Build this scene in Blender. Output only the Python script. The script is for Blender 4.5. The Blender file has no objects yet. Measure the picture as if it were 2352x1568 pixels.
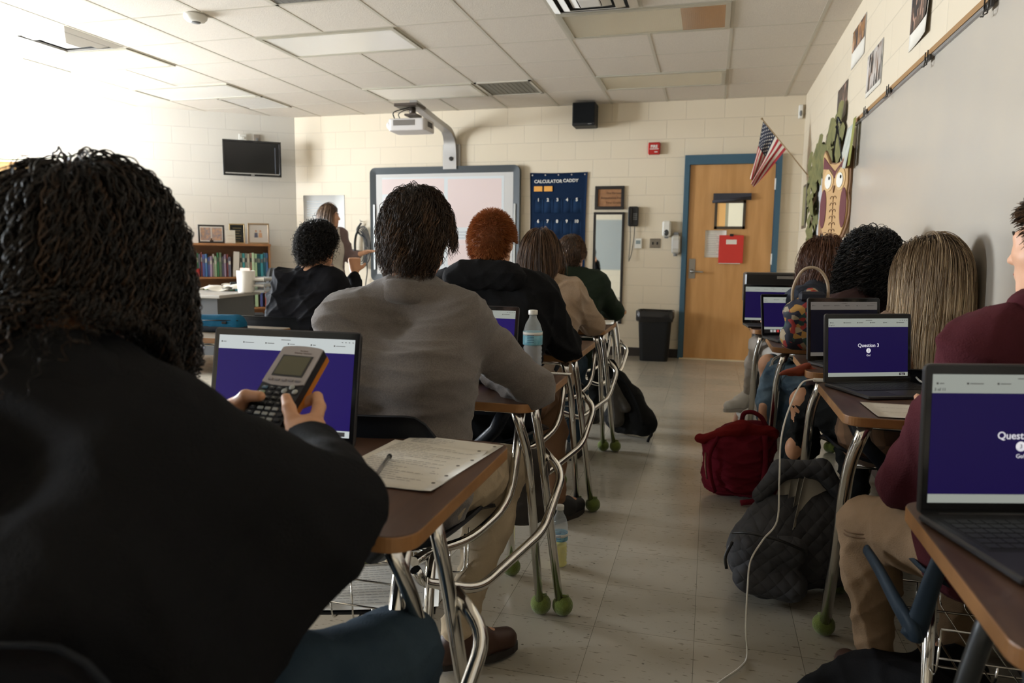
import bpy, math, random
import numpy as np
from mathutils import Vector, Matrix

# ---------------------------------------------------------------- camera, world, light, exposure
S = bpy.context.scene
col = S.collection
FPX, YAW, PITCH, ROLL, EYE = 1656.0, 0.266, 0.1211, 0.0111, 1.158

def _axes():
    cy, sy, cp, sp = math.cos(YAW), math.sin(YAW), math.cos(PITCH), math.sin(PITCH)
    fwd = np.array([-sy*cp, cy*cp, -sp]); right = np.array([cy, sy, 0.0]); up = np.cross(right, fwd)
    cr, sr = math.cos(ROLL), math.sin(ROLL)
    return cr*right+sr*up, -sr*right+cr*up, fwd
AX = _axes()
cam = bpy.data.cameras.new('camera'); camo = bpy.data.objects.new('camera', cam); col.objects.link(camo)
cam.sensor_width = 36.0; cam.lens = FPX/2352*36.0; cam.clip_start = 0.05; cam.clip_end = 60
mw = Matrix.Identity(4)
for i in range(3):
    mw[i][0] = AX[0][i]; mw[i][1] = AX[1][i]; mw[i][2] = -AX[2][i]
mw[0][3], mw[1][3], mw[2][3] = 0, 0, EYE
camo.matrix_world = mw
cam.dof.use_dof = True; cam.dof.focus_distance = 2.3; cam.dof.aperture_fstop = 4.5
S.camera = camo

w = bpy.data.worlds.new('daylight'); S.world = w; w.use_nodes = True
_bg = w.node_tree.nodes['Background']
_bg.inputs[0].default_value = (0.86, 0.93, 1.0, 1); _bg.inputs[1].default_value = 90.0
S.view_settings.view_transform = 'Standard'; S.view_settings.look = 'None'
S.view_settings.exposure = 0.0; S.view_settings.gamma = 1.0; S.view_settings.use_curve_mapping = False
S.cycles.max_bounces = 7; S.cycles.diffuse_bounces = 4; S.cycles.glossy_bounces = 3
S.cycles.transmission_bounces = 6; S.cycles.transparent_max_bounces = 8
S.cycles.caustics_reflective = False; S.cycles.caustics_refractive = False
S.cycles.sample_clamp_indirect = 6.0; S.cycles.use_adaptive_sampling = True

XR, XL, YF, YB, ZC = 0.895, -7.93, 8.35, -3.2, 2.841     # room planes: right, left, front, back walls, ceiling
WINS = [(3.6, 6.0, 0.90, 2.50), (-1.2, -0.3, 0.90, 2.30)]  # y0, y1, z0, z1 of the left wall openings; the second is an unseen window added for fill
for (y0, y1, z0, z1) in WINS:
    L = bpy.data.lights.new('window_daylight', 'AREA'); L.shape = 'RECTANGLE'; L.size = y1-y0; L.size_y = z1-z0
    L.cycles.is_portal = True
    o = bpy.data.objects.new('window_daylight', L); col.objects.link(o)
    o.location = (XL-0.10, (y0+y1)/2, (z0+z1)/2); o.rotation_euler = (math.pi/2, 0, -math.pi/2)

# ---------------------------------------------------------------- helpers
PI = math.pi
def V(*a): return np.array(a, float)
def at(u, v, z):
    """a point of the photograph at a measured distance (metres along the lens axis)"""
    d = AX[0]*((u-1176)/FPX) - AX[1]*((v-784)/FPX) + AX[2]
    return V(0, 0, EYE) + d*z

def on(u, v, ax, val):
    """where the sight line of a pixel meets the plane x, y or z = val"""
    d = AX[0]*((u-1176)/FPX) - AX[1]*((v-784)/FPX) + AX[2]; o = V(0, 0, EYE)
    return o + d*((val-o[ax])/d[ax])

class G:
    """collects shapes into ONE mesh; slots = material indices"""
    def __init__(s): s.v = []; s.f = []; s.m = []; s.sm = []
    def add(s, vs, fs, mi=0, smooth=False, M=None):
        b = len(s.v)
        if M is not None: vs = [tuple(M @ Vector(p)) for p in vs]
        s.v += [tuple(float(c) for c in p) for p in vs]
        s.f += [tuple(i+b for i in f) for f in fs]; s.m += [mi]*len(fs); s.sm += [smooth]*len(fs)
        return s
    def box(s, lo, hi, mi=0, M=None, bev=0.0):
        x0, y0, z0 = lo; x1, y1, z1 = hi
        if bev <= 0:
            vs = [(x0,y0,z0),(x1,y0,z0),(x1,y1,z0),(x0,y1,z0),(x0,y0,z1),(x1,y0,z1),(x1,y1,z1),(x0,y1,z1)]
            fs = [(0,3,2,1),(4,5,6,7),(0,1,5,4),(1,2,6,5),(2,3,7,6),(3,0,4,7)]
            return s.add(vs, fs, mi, False, M)
        b = min(bev, (x1-x0)/2.01, (y1-y0)/2.01, (z1-z0)/2.01)
        vs = []; idx = {}
        X = (x0, x1); Y = (y0, y1); Z = (z0, z1)
        for i in (0,1):
            for j in (0,1):
                for k in (0,1):
                    sx, sy, sz = (1-2*i)*b, (1-2*j)*b, (1-2*k)*b
                    idx[i,j,k,0] = len(vs); vs.append((X[i], Y[j]+sy, Z[k]+sz))
                    idx[i,j,k,1] = len(vs); vs.append((X[i]+sx, Y[j], Z[k]+sz))
                    idx[i,j,k,2] = len(vs); vs.append((X[i]+sx, Y[j]+sy, Z[k]))
        fs = []
        for a in (0,1):
            for ax, mk in ((0, lambda p,q,a=a:(a,p,q)), (1, lambda p,q,a=a:(p,a,q)), (2, lambda p,q,a=a:(p,q,a))):
                q = [idx[mk(*c)+(ax,)] for c in ((0,0),(1,0),(1,1),(0,1))]
                fs.append(tuple(q))
        for ax in range(3):
            o1, o2 = [t for t in range(3) if t != ax]
            for p in (0,1):
                for q in (0,1):
                    k0 = [0,0,0]; k0[o1] = p; k0[o2] = q; k1 = list(k0); k1[ax] = 1
                    fs.append((idx[tuple(k0)+(o1,)], idx[tuple(k1)+(o1,)], idx[tuple(k1)+(o2,)], idx[tuple(k0)+(o2,)]))
        for i in (0,1):
            for j in (0,1):
                for k in (0,1): fs.append((idx[i,j,k,0], idx[i,j,k,1], idx[i,j,k,2]))
        return s.add(vs, fs, mi, False, M)
    def tube(s, path, r, n=10, mi=0, closed=False, caps=True, M=None, sx=1.0):
        P = [np.array(p, float) for p in path]; m = len(P)
        rr = r if hasattr(r, '__len__') else [r]*m
        vs = []; prev = None
        for i in range(m):
            if closed: t = P[(i+1) % m]-P[i-1]
            else: t = P[min(i+1, m-1)]-P[max(i-1, 0)]
            t = t/(np.linalg.norm(t)+1e-12)
            if prev is None:
                a = np.array([0,0,1.0]) if abs(t[2]) < .9 else np.array([1.0,0,0])
                u = np.cross(t, a)
            else: u = prev - t*np.dot(prev, t)
            u /= np.linalg.norm(u)+1e-12; prev = u; wv = np.cross(t, u)
            for k in range(n):
                a = 2*PI*k/n; vs.append(P[i]+rr[i]*(math.cos(a)*u*sx+math.sin(a)*wv))
        fs = []
        for i in range(m if closed else m-1):
            j = (i+1) % m
            for k in range(n): fs.append((i*n+k, i*n+(k+1) % n, j*n+(k+1) % n, j*n+k))
        s.add(vs, fs, mi, True, M)
        if caps and not closed:
            b = len(s.v)-len(vs)
            s.f += [tuple(b+k for k in range(n))[::-1], tuple(b+(m-1)*n+k for k in range(n))]; s.m += [mi]*2; s.sm += [False]*2
        return s
    def lathe(s, prof, n=24, mi=0, M=None, c=(0,0,0), smooth=True):
        vs = [(c[0]+r*math.cos(2*PI*k/n), c[1]+r*math.sin(2*PI*k/n), c[2]+z) for r, z in prof for k in range(n)]
        fs = [(i*n+k, i*n+(k+1) % n, (i+1)*n+(k+1) % n, (i+1)*n+k) for i in range(len(prof)-1) for k in range(n)]
        fs += [tuple(range(n))[::-1], tuple((len(prof)-1)*n+k for k in range(n))]
        return s.add(vs, fs, mi, smooth, M)
    def prism(s, poly, z0, z1, mi=0, M=None, side=None):
        n = len(poly)
        vs = [(x, y, z0) for x, y in poly]+[(x, y, z1) for x, y in poly]
        s.add(vs, [tuple(range(n))[::-1], tuple(range(n, 2*n))], mi, False, M)
        b = len(s.v)-2*n
        s.f += [(b+i, b+(i+1) % n, b+n+(i+1) % n, b+n+i) for i in range(n)]; s.m += [mi if side is None else side]*n; s.sm += [False]*n
        return s
    def sphere(s, c, r, n=16, m=10, mi=0, M=None):
        r = r if hasattr(r, '__len__') else (r, r, r)
        vs = [(c[0], c[1], c[2]+r[2])]
        for i in range(1, m):
            a = PI*i/m
            vs += [(c[0]+r[0]*math.sin(a)*math.cos(2*PI*k/n), c[1]+r[1]*math.sin(a)*math.sin(2*PI*k/n), c[2]+r[2]*math.cos(a)) for k in range(n)]
        vs.append((c[0], c[1], c[2]-r[2])); e = len(vs)-1
        fs = [(0, 1+k, 1+(k+1) % n) for k in range(n)]
        for i in range(m-2):
            for k in range(n): fs.append((1+i*n+k, 1+(i+1)*n+k, 1+(i+1)*n+(k+1) % n, 1+i*n+(k+1) % n))
        fs += [(e, 1+(m-2)*n+(k+1) % n, 1+(m-2)*n+k) for k in range(n)]
        return s.add(vs, fs, mi, True, M)
    def sheet(s, fn, nu, nv, th=0.0, mi=0, M=None):
        """surface fn(u,v)->xyz, optionally given a thickness along its normal"""
        P = np.array([[fn(i/nu, j/nv) for j in range(nv+1)] for i in range(nu+1)], float)
        def q(b): return [(b+i*(nv+1)+j, b+(i+1)*(nv+1)+j, b+(i+1)*(nv+1)+j+1, b+i*(nv+1)+j+1) for i in range(nu) for j in range(nv)]
        if th == 0: return s.add(P.reshape(-1, 3), q(0), mi, True, M)
        du = np.gradient(P, axis=0); dv = np.gradient(P, axis=1); N = np.cross(du, dv); N /= np.linalg.norm(N, axis=2, keepdims=True)+1e-12
        Q = P-N*th; n = (nu+1)*(nv+1)
        vs = np.concatenate([P.reshape(-1, 3), Q.reshape(-1, 3)])
        fs = q(0)+[f[::-1] for f in q(n)]
        ring = [i*(nv+1) for i in range(nu+1)]+[nu*(nv+1)+j for j in range(1, nv+1)]+[i*(nv+1)+nv for i in range(nu-1, -1, -1)]+[j for j in range(nv-1, 0, -1)]
        fs += [(ring[i-1], ring[i], ring[i]+n, ring[i-1]+n) for i in range(len(ring))]
        return s.add(vs, fs, mi, True, M)
    def build(s, name, mats, parent=None, loc=(0,0,0), rot=(0,0,0), **kw):
        me = bpy.data.meshes.new(name); me.from_pydata(s.v, [], s.f)
        mats = mats if isinstance(mats, (list, tuple)) else [mats]
        for m in mats: me.materials.append(m)
        me.polygons.foreach_set('material_index', s.m); me.polygons.foreach_set('use_smooth', s.sm)
        me.update()
        return link(name, me, parent, loc, rot, **kw)

def link(name, me, parent=None, loc=(0,0,0), rot=(0,0,0), **kw):
    o = bpy.data.objects.new(name, me); col.objects.link(o)
    o.location = loc; o.rotation_euler = rot
    if parent is not None: o.parent = parent
    for k, v in kw.items(): o[k] = v
    return o
def thing(name, label, cat, loc=(0,0,0), rz=0.0, group=None, rot=None):
    o = link(name, None, None, loc, rot or (0,0,rz)); o['label'] = label; o['category'] = cat
    if group: o['group'] = group
    return o
def tag(o, label, cat, group=None):
    o['label'] = label; o['category'] = cat
    if group: o['group'] = group
    return o
def dup(root, loc=None, rz=None, label=None, group=None, name=None):
    def cp(o, par):
        c = o.copy(); col.objects.link(c)
        if par is not None: c.parent = par
        for ch in [x for x in col.objects if x.parent == o]: cp(ch, c)
        return c
    r = cp(root, None)
    if loc is not None: r.location = loc
    if rz is not None: r.rotation_euler = (0,0,rz)
    if label: r['label'] = label
    if group: r['group'] = group
    return r
def npmesh(name, v, f, mats, parent=None, smooth=True, attr=None, mi=None, **kw):
    """fast mesh from arrays; f (n,4) quads or (n,3)"""
    v = np.asarray(v, np.float32); f = np.asarray(f, np.int32); k = f.shape[1]
    me = bpy.data.meshes.new(name); me.vertices.add(len(v)); me.vertices.foreach_set('co', v.ravel())
    me.loops.add(f.size); me.loops.foreach_set('vertex_index', f.ravel())
    me.polygons.add(len(f)); me.polygons.foreach_set('loop_start', np.arange(0, f.size, k, dtype=np.int32))
    me.polygons.foreach_set('loop_total', np.full(len(f), k, np.int32))
    me.polygons.foreach_set('use_smooth', np.full(len(f), smooth))
    mats = mats if isinstance(mats, (list, tuple)) else [mats]
    for m in mats: me.materials.append(m)
    if mi is not None: me.polygons.foreach_set('material_index', np.asarray(mi, np.int32))
    if attr is not None:
        a = me.attributes.new('tone', 'FLOAT', 'POINT'); a.data.foreach_set('value', np.asarray(attr, np.float32))
    me.update(calc_edges=True); me.validate()
    return link(name, me, parent, **kw)
def text(name, s, size, M, mat, parent=None, ext=0.0006, align='CENTER', bold=0.0, spacing=1.0, **kw):
    """real lettering as a mesh; M places its local XY plane"""
    cu = bpy.data.curves.new(name, 'FONT'); cu.body = s; cu.size = size; cu.extrude = ext; cu.align_x = align; cu.align_y = 'CENTER'
    cu.offset = bold; cu.resolution_u = 3; cu.space_line = spacing
    t = bpy.data.objects.new('t', cu); col.objects.link(t)
    dg = bpy.context.evaluated_depsgraph_get(); me = bpy.data.meshes.new_from_object(t.evaluated_get(dg)); me.name = name
    bpy.data.objects.remove(t); bpy.data.curves.remove(cu)
    me.materials.clear(); me.materials.append(mat); me.transform(M)
    return link(name, me, parent, **kw)
def frameM(o, x, y, z=None):
    """matrix from origin and x, y axes"""
    x = Vector(x).normalized(); y = Vector(y).normalized(); z = x.cross(y)
    m = Matrix.Identity(4)
    for i in range(3): m[i][0] = x[i]; m[i][1] = y[i]; m[i][2] = z[i]; m[i][3] = o[i]
    return m
def smoothpath(pts, k=6):
    """Catmull-Rom through pts"""
    P = [np.array(p, float) for p in pts]; P = [2*P[0]-P[1]]+P+[2*P[-1]-P[-2]]; out = []
    for i in range(1, len(P)-2):
        for j in range(k):
            t = j/k; a, b, c, d = P[i-1], P[i], P[i+1], P[i+2]
            out.append(.5*((2*b)+(-a+c)*t+(2*a-5*b+4*c-d)*t*t+(-a+3*b-3*c+d)*t**3))
    out.append(P[-2]); return out
def bendpath(pts, r=.05, k=5):
    """straight runs with rounded corners, like bent tubing"""
    P = [np.array(p, float) for p in pts]; out = [P[0]]
    for i in range(1, len(P)-1):
        a, b, c = P[i-1], P[i], P[i+1]; u = a-b; v = c-b; lu, lv = np.linalg.norm(u), np.linalg.norm(v); d = min(r, lu*.45, lv*.45)
        s, e = b+u/lu*d, b+v/lv*d
        for j in range(k+1):
            t = j/k; out.append((1-t)**2*s+2*t*(1-t)*b+t*t*e)
    out.append(P[-1]); return out
def rrect(x0, y0, x1, y1, r, k=5):
    out = []
    for cx, cy, a0 in ((x1-r, y0+r, -90), (x1-r, y1-r, 0), (x0+r, y1-r, 90), (x0+r, y0+r, 180)):
        for j in range(k+1):
            a = math.radians(a0+90*j/k); out.append((cx+r*math.cos(a), cy+r*math.sin(a)))
    return out

# ---------------------------------------------------------------- materials (all procedural)
def mat(name, c, rough=.6, metal=0.0, var=None, bump=None, coat=0.0, emit=None, spec=.5, alpha=1.0, trans=0.0, ior=1.45, sheen=0.0):
    if sheen or (bump and bump[0] >= 150): spec = min(spec, .12)
    m = bpy.data.materials.new(name); m.use_nodes = True; nt = m.node_tree; N = nt.nodes; Lk = nt.links
    b = N['Principled BSDF']; b.inputs['Base Color'].default_value = (*c, 1); b.inputs['Roughness'].default_value = rough
    b.inputs['Metallic'].default_value = metal; b.inputs['Specular IOR Level'].default_value = spec
    b.inputs['Coat Weight'].default_value = coat; b.inputs['Alpha'].default_value = alpha
    b.inputs['Transmission Weight'].default_value = trans; b.inputs['IOR'].default_value = ior
    b.inputs['Sheen Weight'].default_value = sheen
    if emit: b.inputs['Emission Color'].default_value = (*emit[0], 1); b.inputs['Emission Strength'].default_value = emit[1]
    tc = N.new('ShaderNodeTexCoord')
    if var:   # (scale, colour2, [stretch])
        mp = N.new('ShaderNodeMapping'); Lk.new(tc.outputs['Object'], mp.inputs[0])
        if len(var) > 2: mp.inputs['Scale'].default_value = var[2]
        no = N.new('ShaderNodeTexNoise'); no.inputs['Scale'].default_value = var[0]; no.inputs['Detail'].default_value = 5
        Lk.new(mp.outputs[0], no.inputs['Vector'])
        rp = N.new('ShaderNodeValToRGB'); rp.color_ramp.elements[0].position = .35; rp.color_ramp.elements[1].position = .68
        rp.color_ramp.elements[0].color = (*c, 1); rp.color_ramp.elements[1].color = (*var[1], 1)
        Lk.new(no.outputs['Fac'], rp.inputs[0]); Lk.new(rp.outputs[0], b.inputs['Base Color'])
    if bump:  # (scale, strength)
        n2 = N.new('ShaderNodeTexNoise'); n2.inputs['Scale'].default_value = bump[0]; n2.inputs['Detail'].default_value = 3
        Lk.new(tc.outputs['Object'], n2.inputs['Vector'])
        bp = N.new('ShaderNodeBump'); bp.inputs['Strength'].default_value = bump[1]; bp.inputs['Distance'].default_value = .004
        Lk.new(n2.outputs['Fac'], bp.inputs['Height']); Lk.new(bp.outputs[0], b.inputs['Normal'])
    return m
def hairmat(name, stops, rough=.42):
    m = bpy.data.materials.new(name); m.use_nodes = True; N = m.node_tree.nodes; Lk = m.node_tree.links
    b = N['Principled BSDF']; b.inputs['Roughness'].default_value = rough; b.inputs['Specular IOR Level'].default_value = .35
    a = N.new('ShaderNodeAttribute'); a.attribute_name = 'tone'
    rp = N.new('ShaderNodeValToRGB'); el = rp.color_ramp.elements
    while len(el) < len(stops): el.new(.5)
    for i, (p, c) in enumerate(stops): el[i].position = p; el[i].color = (*c, 1)
    Lk.new(a.outputs['Fac'], rp.inputs[0]); Lk.new(rp.outputs[0], b.inputs['Base Color'])
    return m
chrome = mat('chrome', (.72,.70,.66), .14, 1.0)
black_pl = mat('black_plastic', (.012,.012,.013), .42)
black_gl = mat('black_gloss', (.008,.008,.009), .12)
white_pl = mat('white_plastic', (.72,.70,.64), .4)
grey_pl = mat('grey_plastic', (.18,.18,.18), .45)
paper_m = mat('paper', (.72,.68,.60), .8, var=(3,(.66,.62,.54)))
ink = mat('ink', (.05,.05,.06), .7)
skin = mat('skin', (.62,.33,.20), .5, var=(14,(.70,.40,.26)), bump=(60,.08))
skin_tan = mat('skin_tan', (.58,.29,.16), .5, var=(12,(.66,.35,.20)), bump=(60,.08))
black_cloth = mat('black_cloth', (.010,.010,.011), .9, bump=(240,.35), spec=.2)
# ---------------------------------------------------------------- organic surfaces: blended distance fields -> one continuous mesh
class Field:
    def __init__(s, lo, hi, h):
        s.h = h; s.lo = np.array(lo, float); n = np.ceil((np.array(hi)-s.lo)/h).astype(int)+1
        s.n = n; s.D = np.full(tuple(n), .3, np.float32)
        s.ax = [(s.lo[i]+h*np.arange(n[i])).astype(np.float32) for i in range(3)]
    def _sub(s, lo, hi, pad):
        a = np.maximum(((np.array(lo)-pad-s.lo)/s.h).astype(int), 0); b = np.minimum(((np.array(hi)+pad-s.lo)/s.h).astype(int)+2, s.n)
        if (b <= a).any(): return None
        sl = tuple(slice(a[i], b[i]) for i in range(3))
        return sl, s.ax[0][sl[0]][:,None,None], s.ax[1][sl[1]][None,:,None], s.ax[2][sl[2]][None,None,:]
    def _mix(s, sl, d, k, cut=False):
        D = s.D[sl]
        if cut: s.D[sl] = np.maximum(D, -d); return
        if k <= 0: s.D[sl] = np.minimum(D, d); return
        t = np.clip(.5+.5*(D-d)/k, 0, 1); s.D[sl] = D*(1-t)+d*t-k*t*(1-t)
    def cap(s, a, b, ra, rb=None, k=.03, cut=False):
        rb = ra if rb is None else rb; a = np.array(a, float); b = np.array(b, float); r = max(ra, rb)
        q = s._sub(np.minimum(a, b)-r, np.maximum(a, b)+r, k+3*s.h+.02)
        if q is None: return s
        sl, X, Y, Z = q; d = b-a; L2 = float(d@d)+1e-12
        t = np.clip(((X-a[0])*d[0]+(Y-a[1])*d[1]+(Z-a[2])*d[2])/L2, 0, 1)
        dist = np.sqrt((X-a[0]-t*d[0])**2+(Y-a[1]-t*d[1])**2+(Z-a[2]-t*d[2])**2)-(ra+(rb-ra)*t)
        s._mix(sl, dist.astype(np.float32), k, cut); return s
    def ell(s, c, r, R=None, k=.02, cut=False):
        c = np.array(c, float); r = np.array(r, float); m = r.max()
        q = s._sub(c-m, c+m, k+3*s.h+.02)
        if q is None: return s
        sl, X, Y, Z = q; X = X-c[0]; Y = Y-c[1]; Z = Z-c[2]
        if R is None: R = np.eye(3)
        u = [(R[i][0]*X+R[i][1]*Y+R[i][2]*Z)/r[i] for i in range(3)]
        g = np.sqrt(u[0]**2+u[1]**2+u[2]**2)+1e-6; g2 = np.sqrt((u[0]/r[0])**2+(u[1]/r[1])**2+(u[2]/r[2])**2)+1e-6
        s._mix(sl, (g*(g-1)/g2).astype(np.float32), k, cut); return s
    def plane_cut(s, p, n):
        n = np.array(n, float)/np.linalg.norm(n); X, Y, Z = s.ax[0][:,None,None], s.ax[1][None,:,None], s.ax[2][None,None,:]
        s.D = np.maximum(s.D, ((X-p[0])*n[0]+(Y-p[1])*n[1]+(Z-p[2])*n[2]).astype(np.float32)); return s
    def mesh(s):
        D = s.D; D[0] = D[-1] = .1; D[:,0] = D[:,-1] = .1; D[:,:,0] = D[:,:,-1] = .1
        ins = D < 0; n = np.array(D.shape)
        c = np.zeros(tuple(n-1), np.int8)
        for i in (0,1):
            for j in (0,1):
                for k in (0,1): c += ins[i:n[0]-1+i, j:n[1]-1+j, k:n[2]-1+k]
        act = (c > 0) & (c < 8); ids = np.full(act.shape, -1, np.int32); A = np.argwhere(act); ids[act] = np.arange(len(A))
        acc = np.zeros((len(A), 3)); cnt = np.zeros(len(A)); base = A.astype(float)
        offs = [(i,j,k) for i in (0,1) for j in (0,1) for k in (0,1)]
        for a in offs:
            for ax in range(3):
                if a[ax] == 0:
                    b = list(a); b[ax] = 1
                    da = D[A[:,0]+a[0], A[:,1]+a[1], A[:,2]+a[2]]; db = D[A[:,0]+b[0], A[:,1]+b[1], A[:,2]+b[2]]
                    m = (da < 0) != (db < 0); t = np.where(m, da/(da-db+1e-12), 0)
                    p = np.array(a, float)[None]+np.zeros((len(A),3)); p[:,ax] += t
                    acc[m] += p[m]; cnt[m] += 1
        vert = s.lo+s.h*(base+acc/np.maximum(cnt,1)[:,None])
        F = []
        for ax in range(3):
            sl0 = [slice(1,-1)]*3; sl0[ax] = slice(0,-1); sl1 = list(sl0); sl1[ax] = slice(1,None)
            a = ins[tuple(sl0)]; b = ins[tuple(sl1)]; o = [1,1,1]; o[ax] = 0
            for flip, m in ((0, a & ~b), (1, ~a & b)):
                q = np.argwhere(m)+np.array(o)
                if len(q) == 0: continue
                u, v = [t for t in range(3) if t != ax]
                def g(du, dv):
                    r = q.copy(); r[:,u] -= du; r[:,v] -= dv; return ids[r[:,0], r[:,1], r[:,2]]
                f = np.stack([g(1,1), g(0,1), g(0,0), g(1,0)], 1)
                if (ax == 1) ^ bool(flip): f = f[:,::-1]
                F.append(f)
        F = np.concatenate(F); F = F[(F >= 0).all(1)]
        return vert, F

def vnormals(v, f):
    n = np.cross(v[f[:,2]]-v[f[:,0]], v[f[:,3]]-v[f[:,1]]); N = np.zeros_like(v)
    for i in range(4): np.add.at(N, f[:,i], n)
    return N/(np.linalg.norm(N, axis=1, keepdims=True)+1e-12)
def relax(v, f, it=2, lam=.5):
    for _ in range(it):
        acc = np.zeros_like(v); c = np.zeros(len(v))
        for i in range(4):
            np.add.at(acc, f[:,i], v[f[:,i-1]]); np.add.at(c, f[:,i], 1)
            np.add.at(acc, f[:,i], v[f[:,(i+1)%4]]); np.add.at(c, f[:,i], 1)
        v = v*(1-lam)+lam*acc/np.maximum(c,1)[:,None]
    return v
def folds(v, n, amp, freq=18, seed=0, stretch=(1,1,1)):
    """soft cloth creases: warped ridges"""
    r = np.random.RandomState(seed); p = v*np.array(stretch)
    q = p+.035*np.sin(p[:,[1,2,0]]*9+r.rand(3)*6)+.02*np.sin(p[:,[2,0,1]]*21+r.rand(3)*6)
    d = 0
    for k in range(4):
        w = r.randn(3); w /= np.linalg.norm(w); w[2] *= 1.6
        s_ = np.sin(q@w*freq*(1+.5*k)+r.rand()*6); d = d+(1-np.abs(s_))**2*(.8/(1+k*.6))-.18
    mask = .9+.5*np.sin(p[:,0]*8+r.rand()*6)*np.sin(p[:,2]*7+r.rand()*6)
    return v+n*(amp*d*mask)[:,None]
def organic(name, prims, h, mats, parent=None, fold=0.0, ffreq=18, seed=1, rel=2, extra=None, cuts=(), **kw):
    """prims: ('cap',a,b,ra,rb,k) / ('ell',c,r,R,k)"""
    P = []
    for p in prims:
        if p[0] == 'cap': r = max(p[3], p[4] or p[3]); P += [np.array(p[1])-r, np.array(p[1])+r, np.array(p[2])-r, np.array(p[2])+r]
        else: r = max(p[2]); P += [np.array(p[1])-r, np.array(p[1])+r]
    P = np.array(P); F = Field(P.min(0)-3*h-.01, P.max(0)+3*h+.01, h)
    for p in prims:
        if p[0] == 'cap': F.cap(p[1], p[2], p[3], p[4], p[5] if len(p) > 5 else .03)
        else: F.ell(p[1], p[2], p[3] if len(p) > 3 else None, p[4] if len(p) > 4 else .02)
    for c in cuts:
        if c[0] == 'plane': F.plane_cut(c[1], c[2])
        elif c[0] == 'ell': F.ell(c[1], c[2], cut=True)
        else: F.cap(c[1], c[2], c[3], c[4], 0, cut=True)
    v, f = F.mesh(); v = relax(v, f, rel)
    if fold: v = folds(v, vnormals(v, f), fold, ffreq, seed)
    if extra is not None: v = extra(v, vnormals(v, f))
    v[:,0] = np.minimum(v[:,0], XR-.012)                 # nothing presses through the right wall
    return npmesh(name, v, f, mats, parent, **kw)

# ---------------------------------------------------------------- hair: a rooted cap plus thousands of modelled strands
def strands(name, paths, rad, tone, mats, parent, base=None, taper=.35, rootdark=0.0):
    """paths (N,S,3)"""
    N, Sg, _ = paths.shape; T = np.gradient(paths, axis=1); T /= np.linalg.norm(T, axis=2, keepdims=True)+1e-9
    ref = np.tile(np.array([.3,.8,.5]), (N,1)); ref = ref/np.linalg.norm(ref[0])
    U = np.cross(T, ref[:,None,:]); U /= np.linalg.norm(U, axis=2, keepdims=True)+1e-9; W = np.cross(T, U)
    r = np.asarray(rad).reshape(-1,1)*np.ones((N,Sg)); t = np.linspace(0,1,Sg)[None]; r = r*(1-(1-taper)*np.clip((t-.5)*2,0,1))
    V_ = []
    for k in range(3):
        a = 2*PI*k/3; V_.append(paths+r[...,None]*(math.cos(a)*U+math.sin(a)*W))
    vs = np.stack(V_, 2).reshape(-1, 3)
    i = np.arange(N)[:,None,None]; s_ = np.arange(Sg-1)[None,:,None]; k = np.arange(3)[None,None,:]; b = i*Sg*3+s_*3
    f = np.stack([b+k, b+(k+1)%3, b+3+(k+1)%3, b+3+k], -1).reshape(-1, 4)
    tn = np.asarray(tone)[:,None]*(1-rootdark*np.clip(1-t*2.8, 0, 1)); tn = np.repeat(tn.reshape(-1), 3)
    if base is not None:
        bv, bf, bt = base; f = np.concatenate([f, bf+len(vs)]); vs = np.concatenate([vs, bv]); tn = np.concatenate([tn, np.full(len(bv), bt)])
    return npmesh(name, vs, f, mats, parent, attr=tn)

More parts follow.
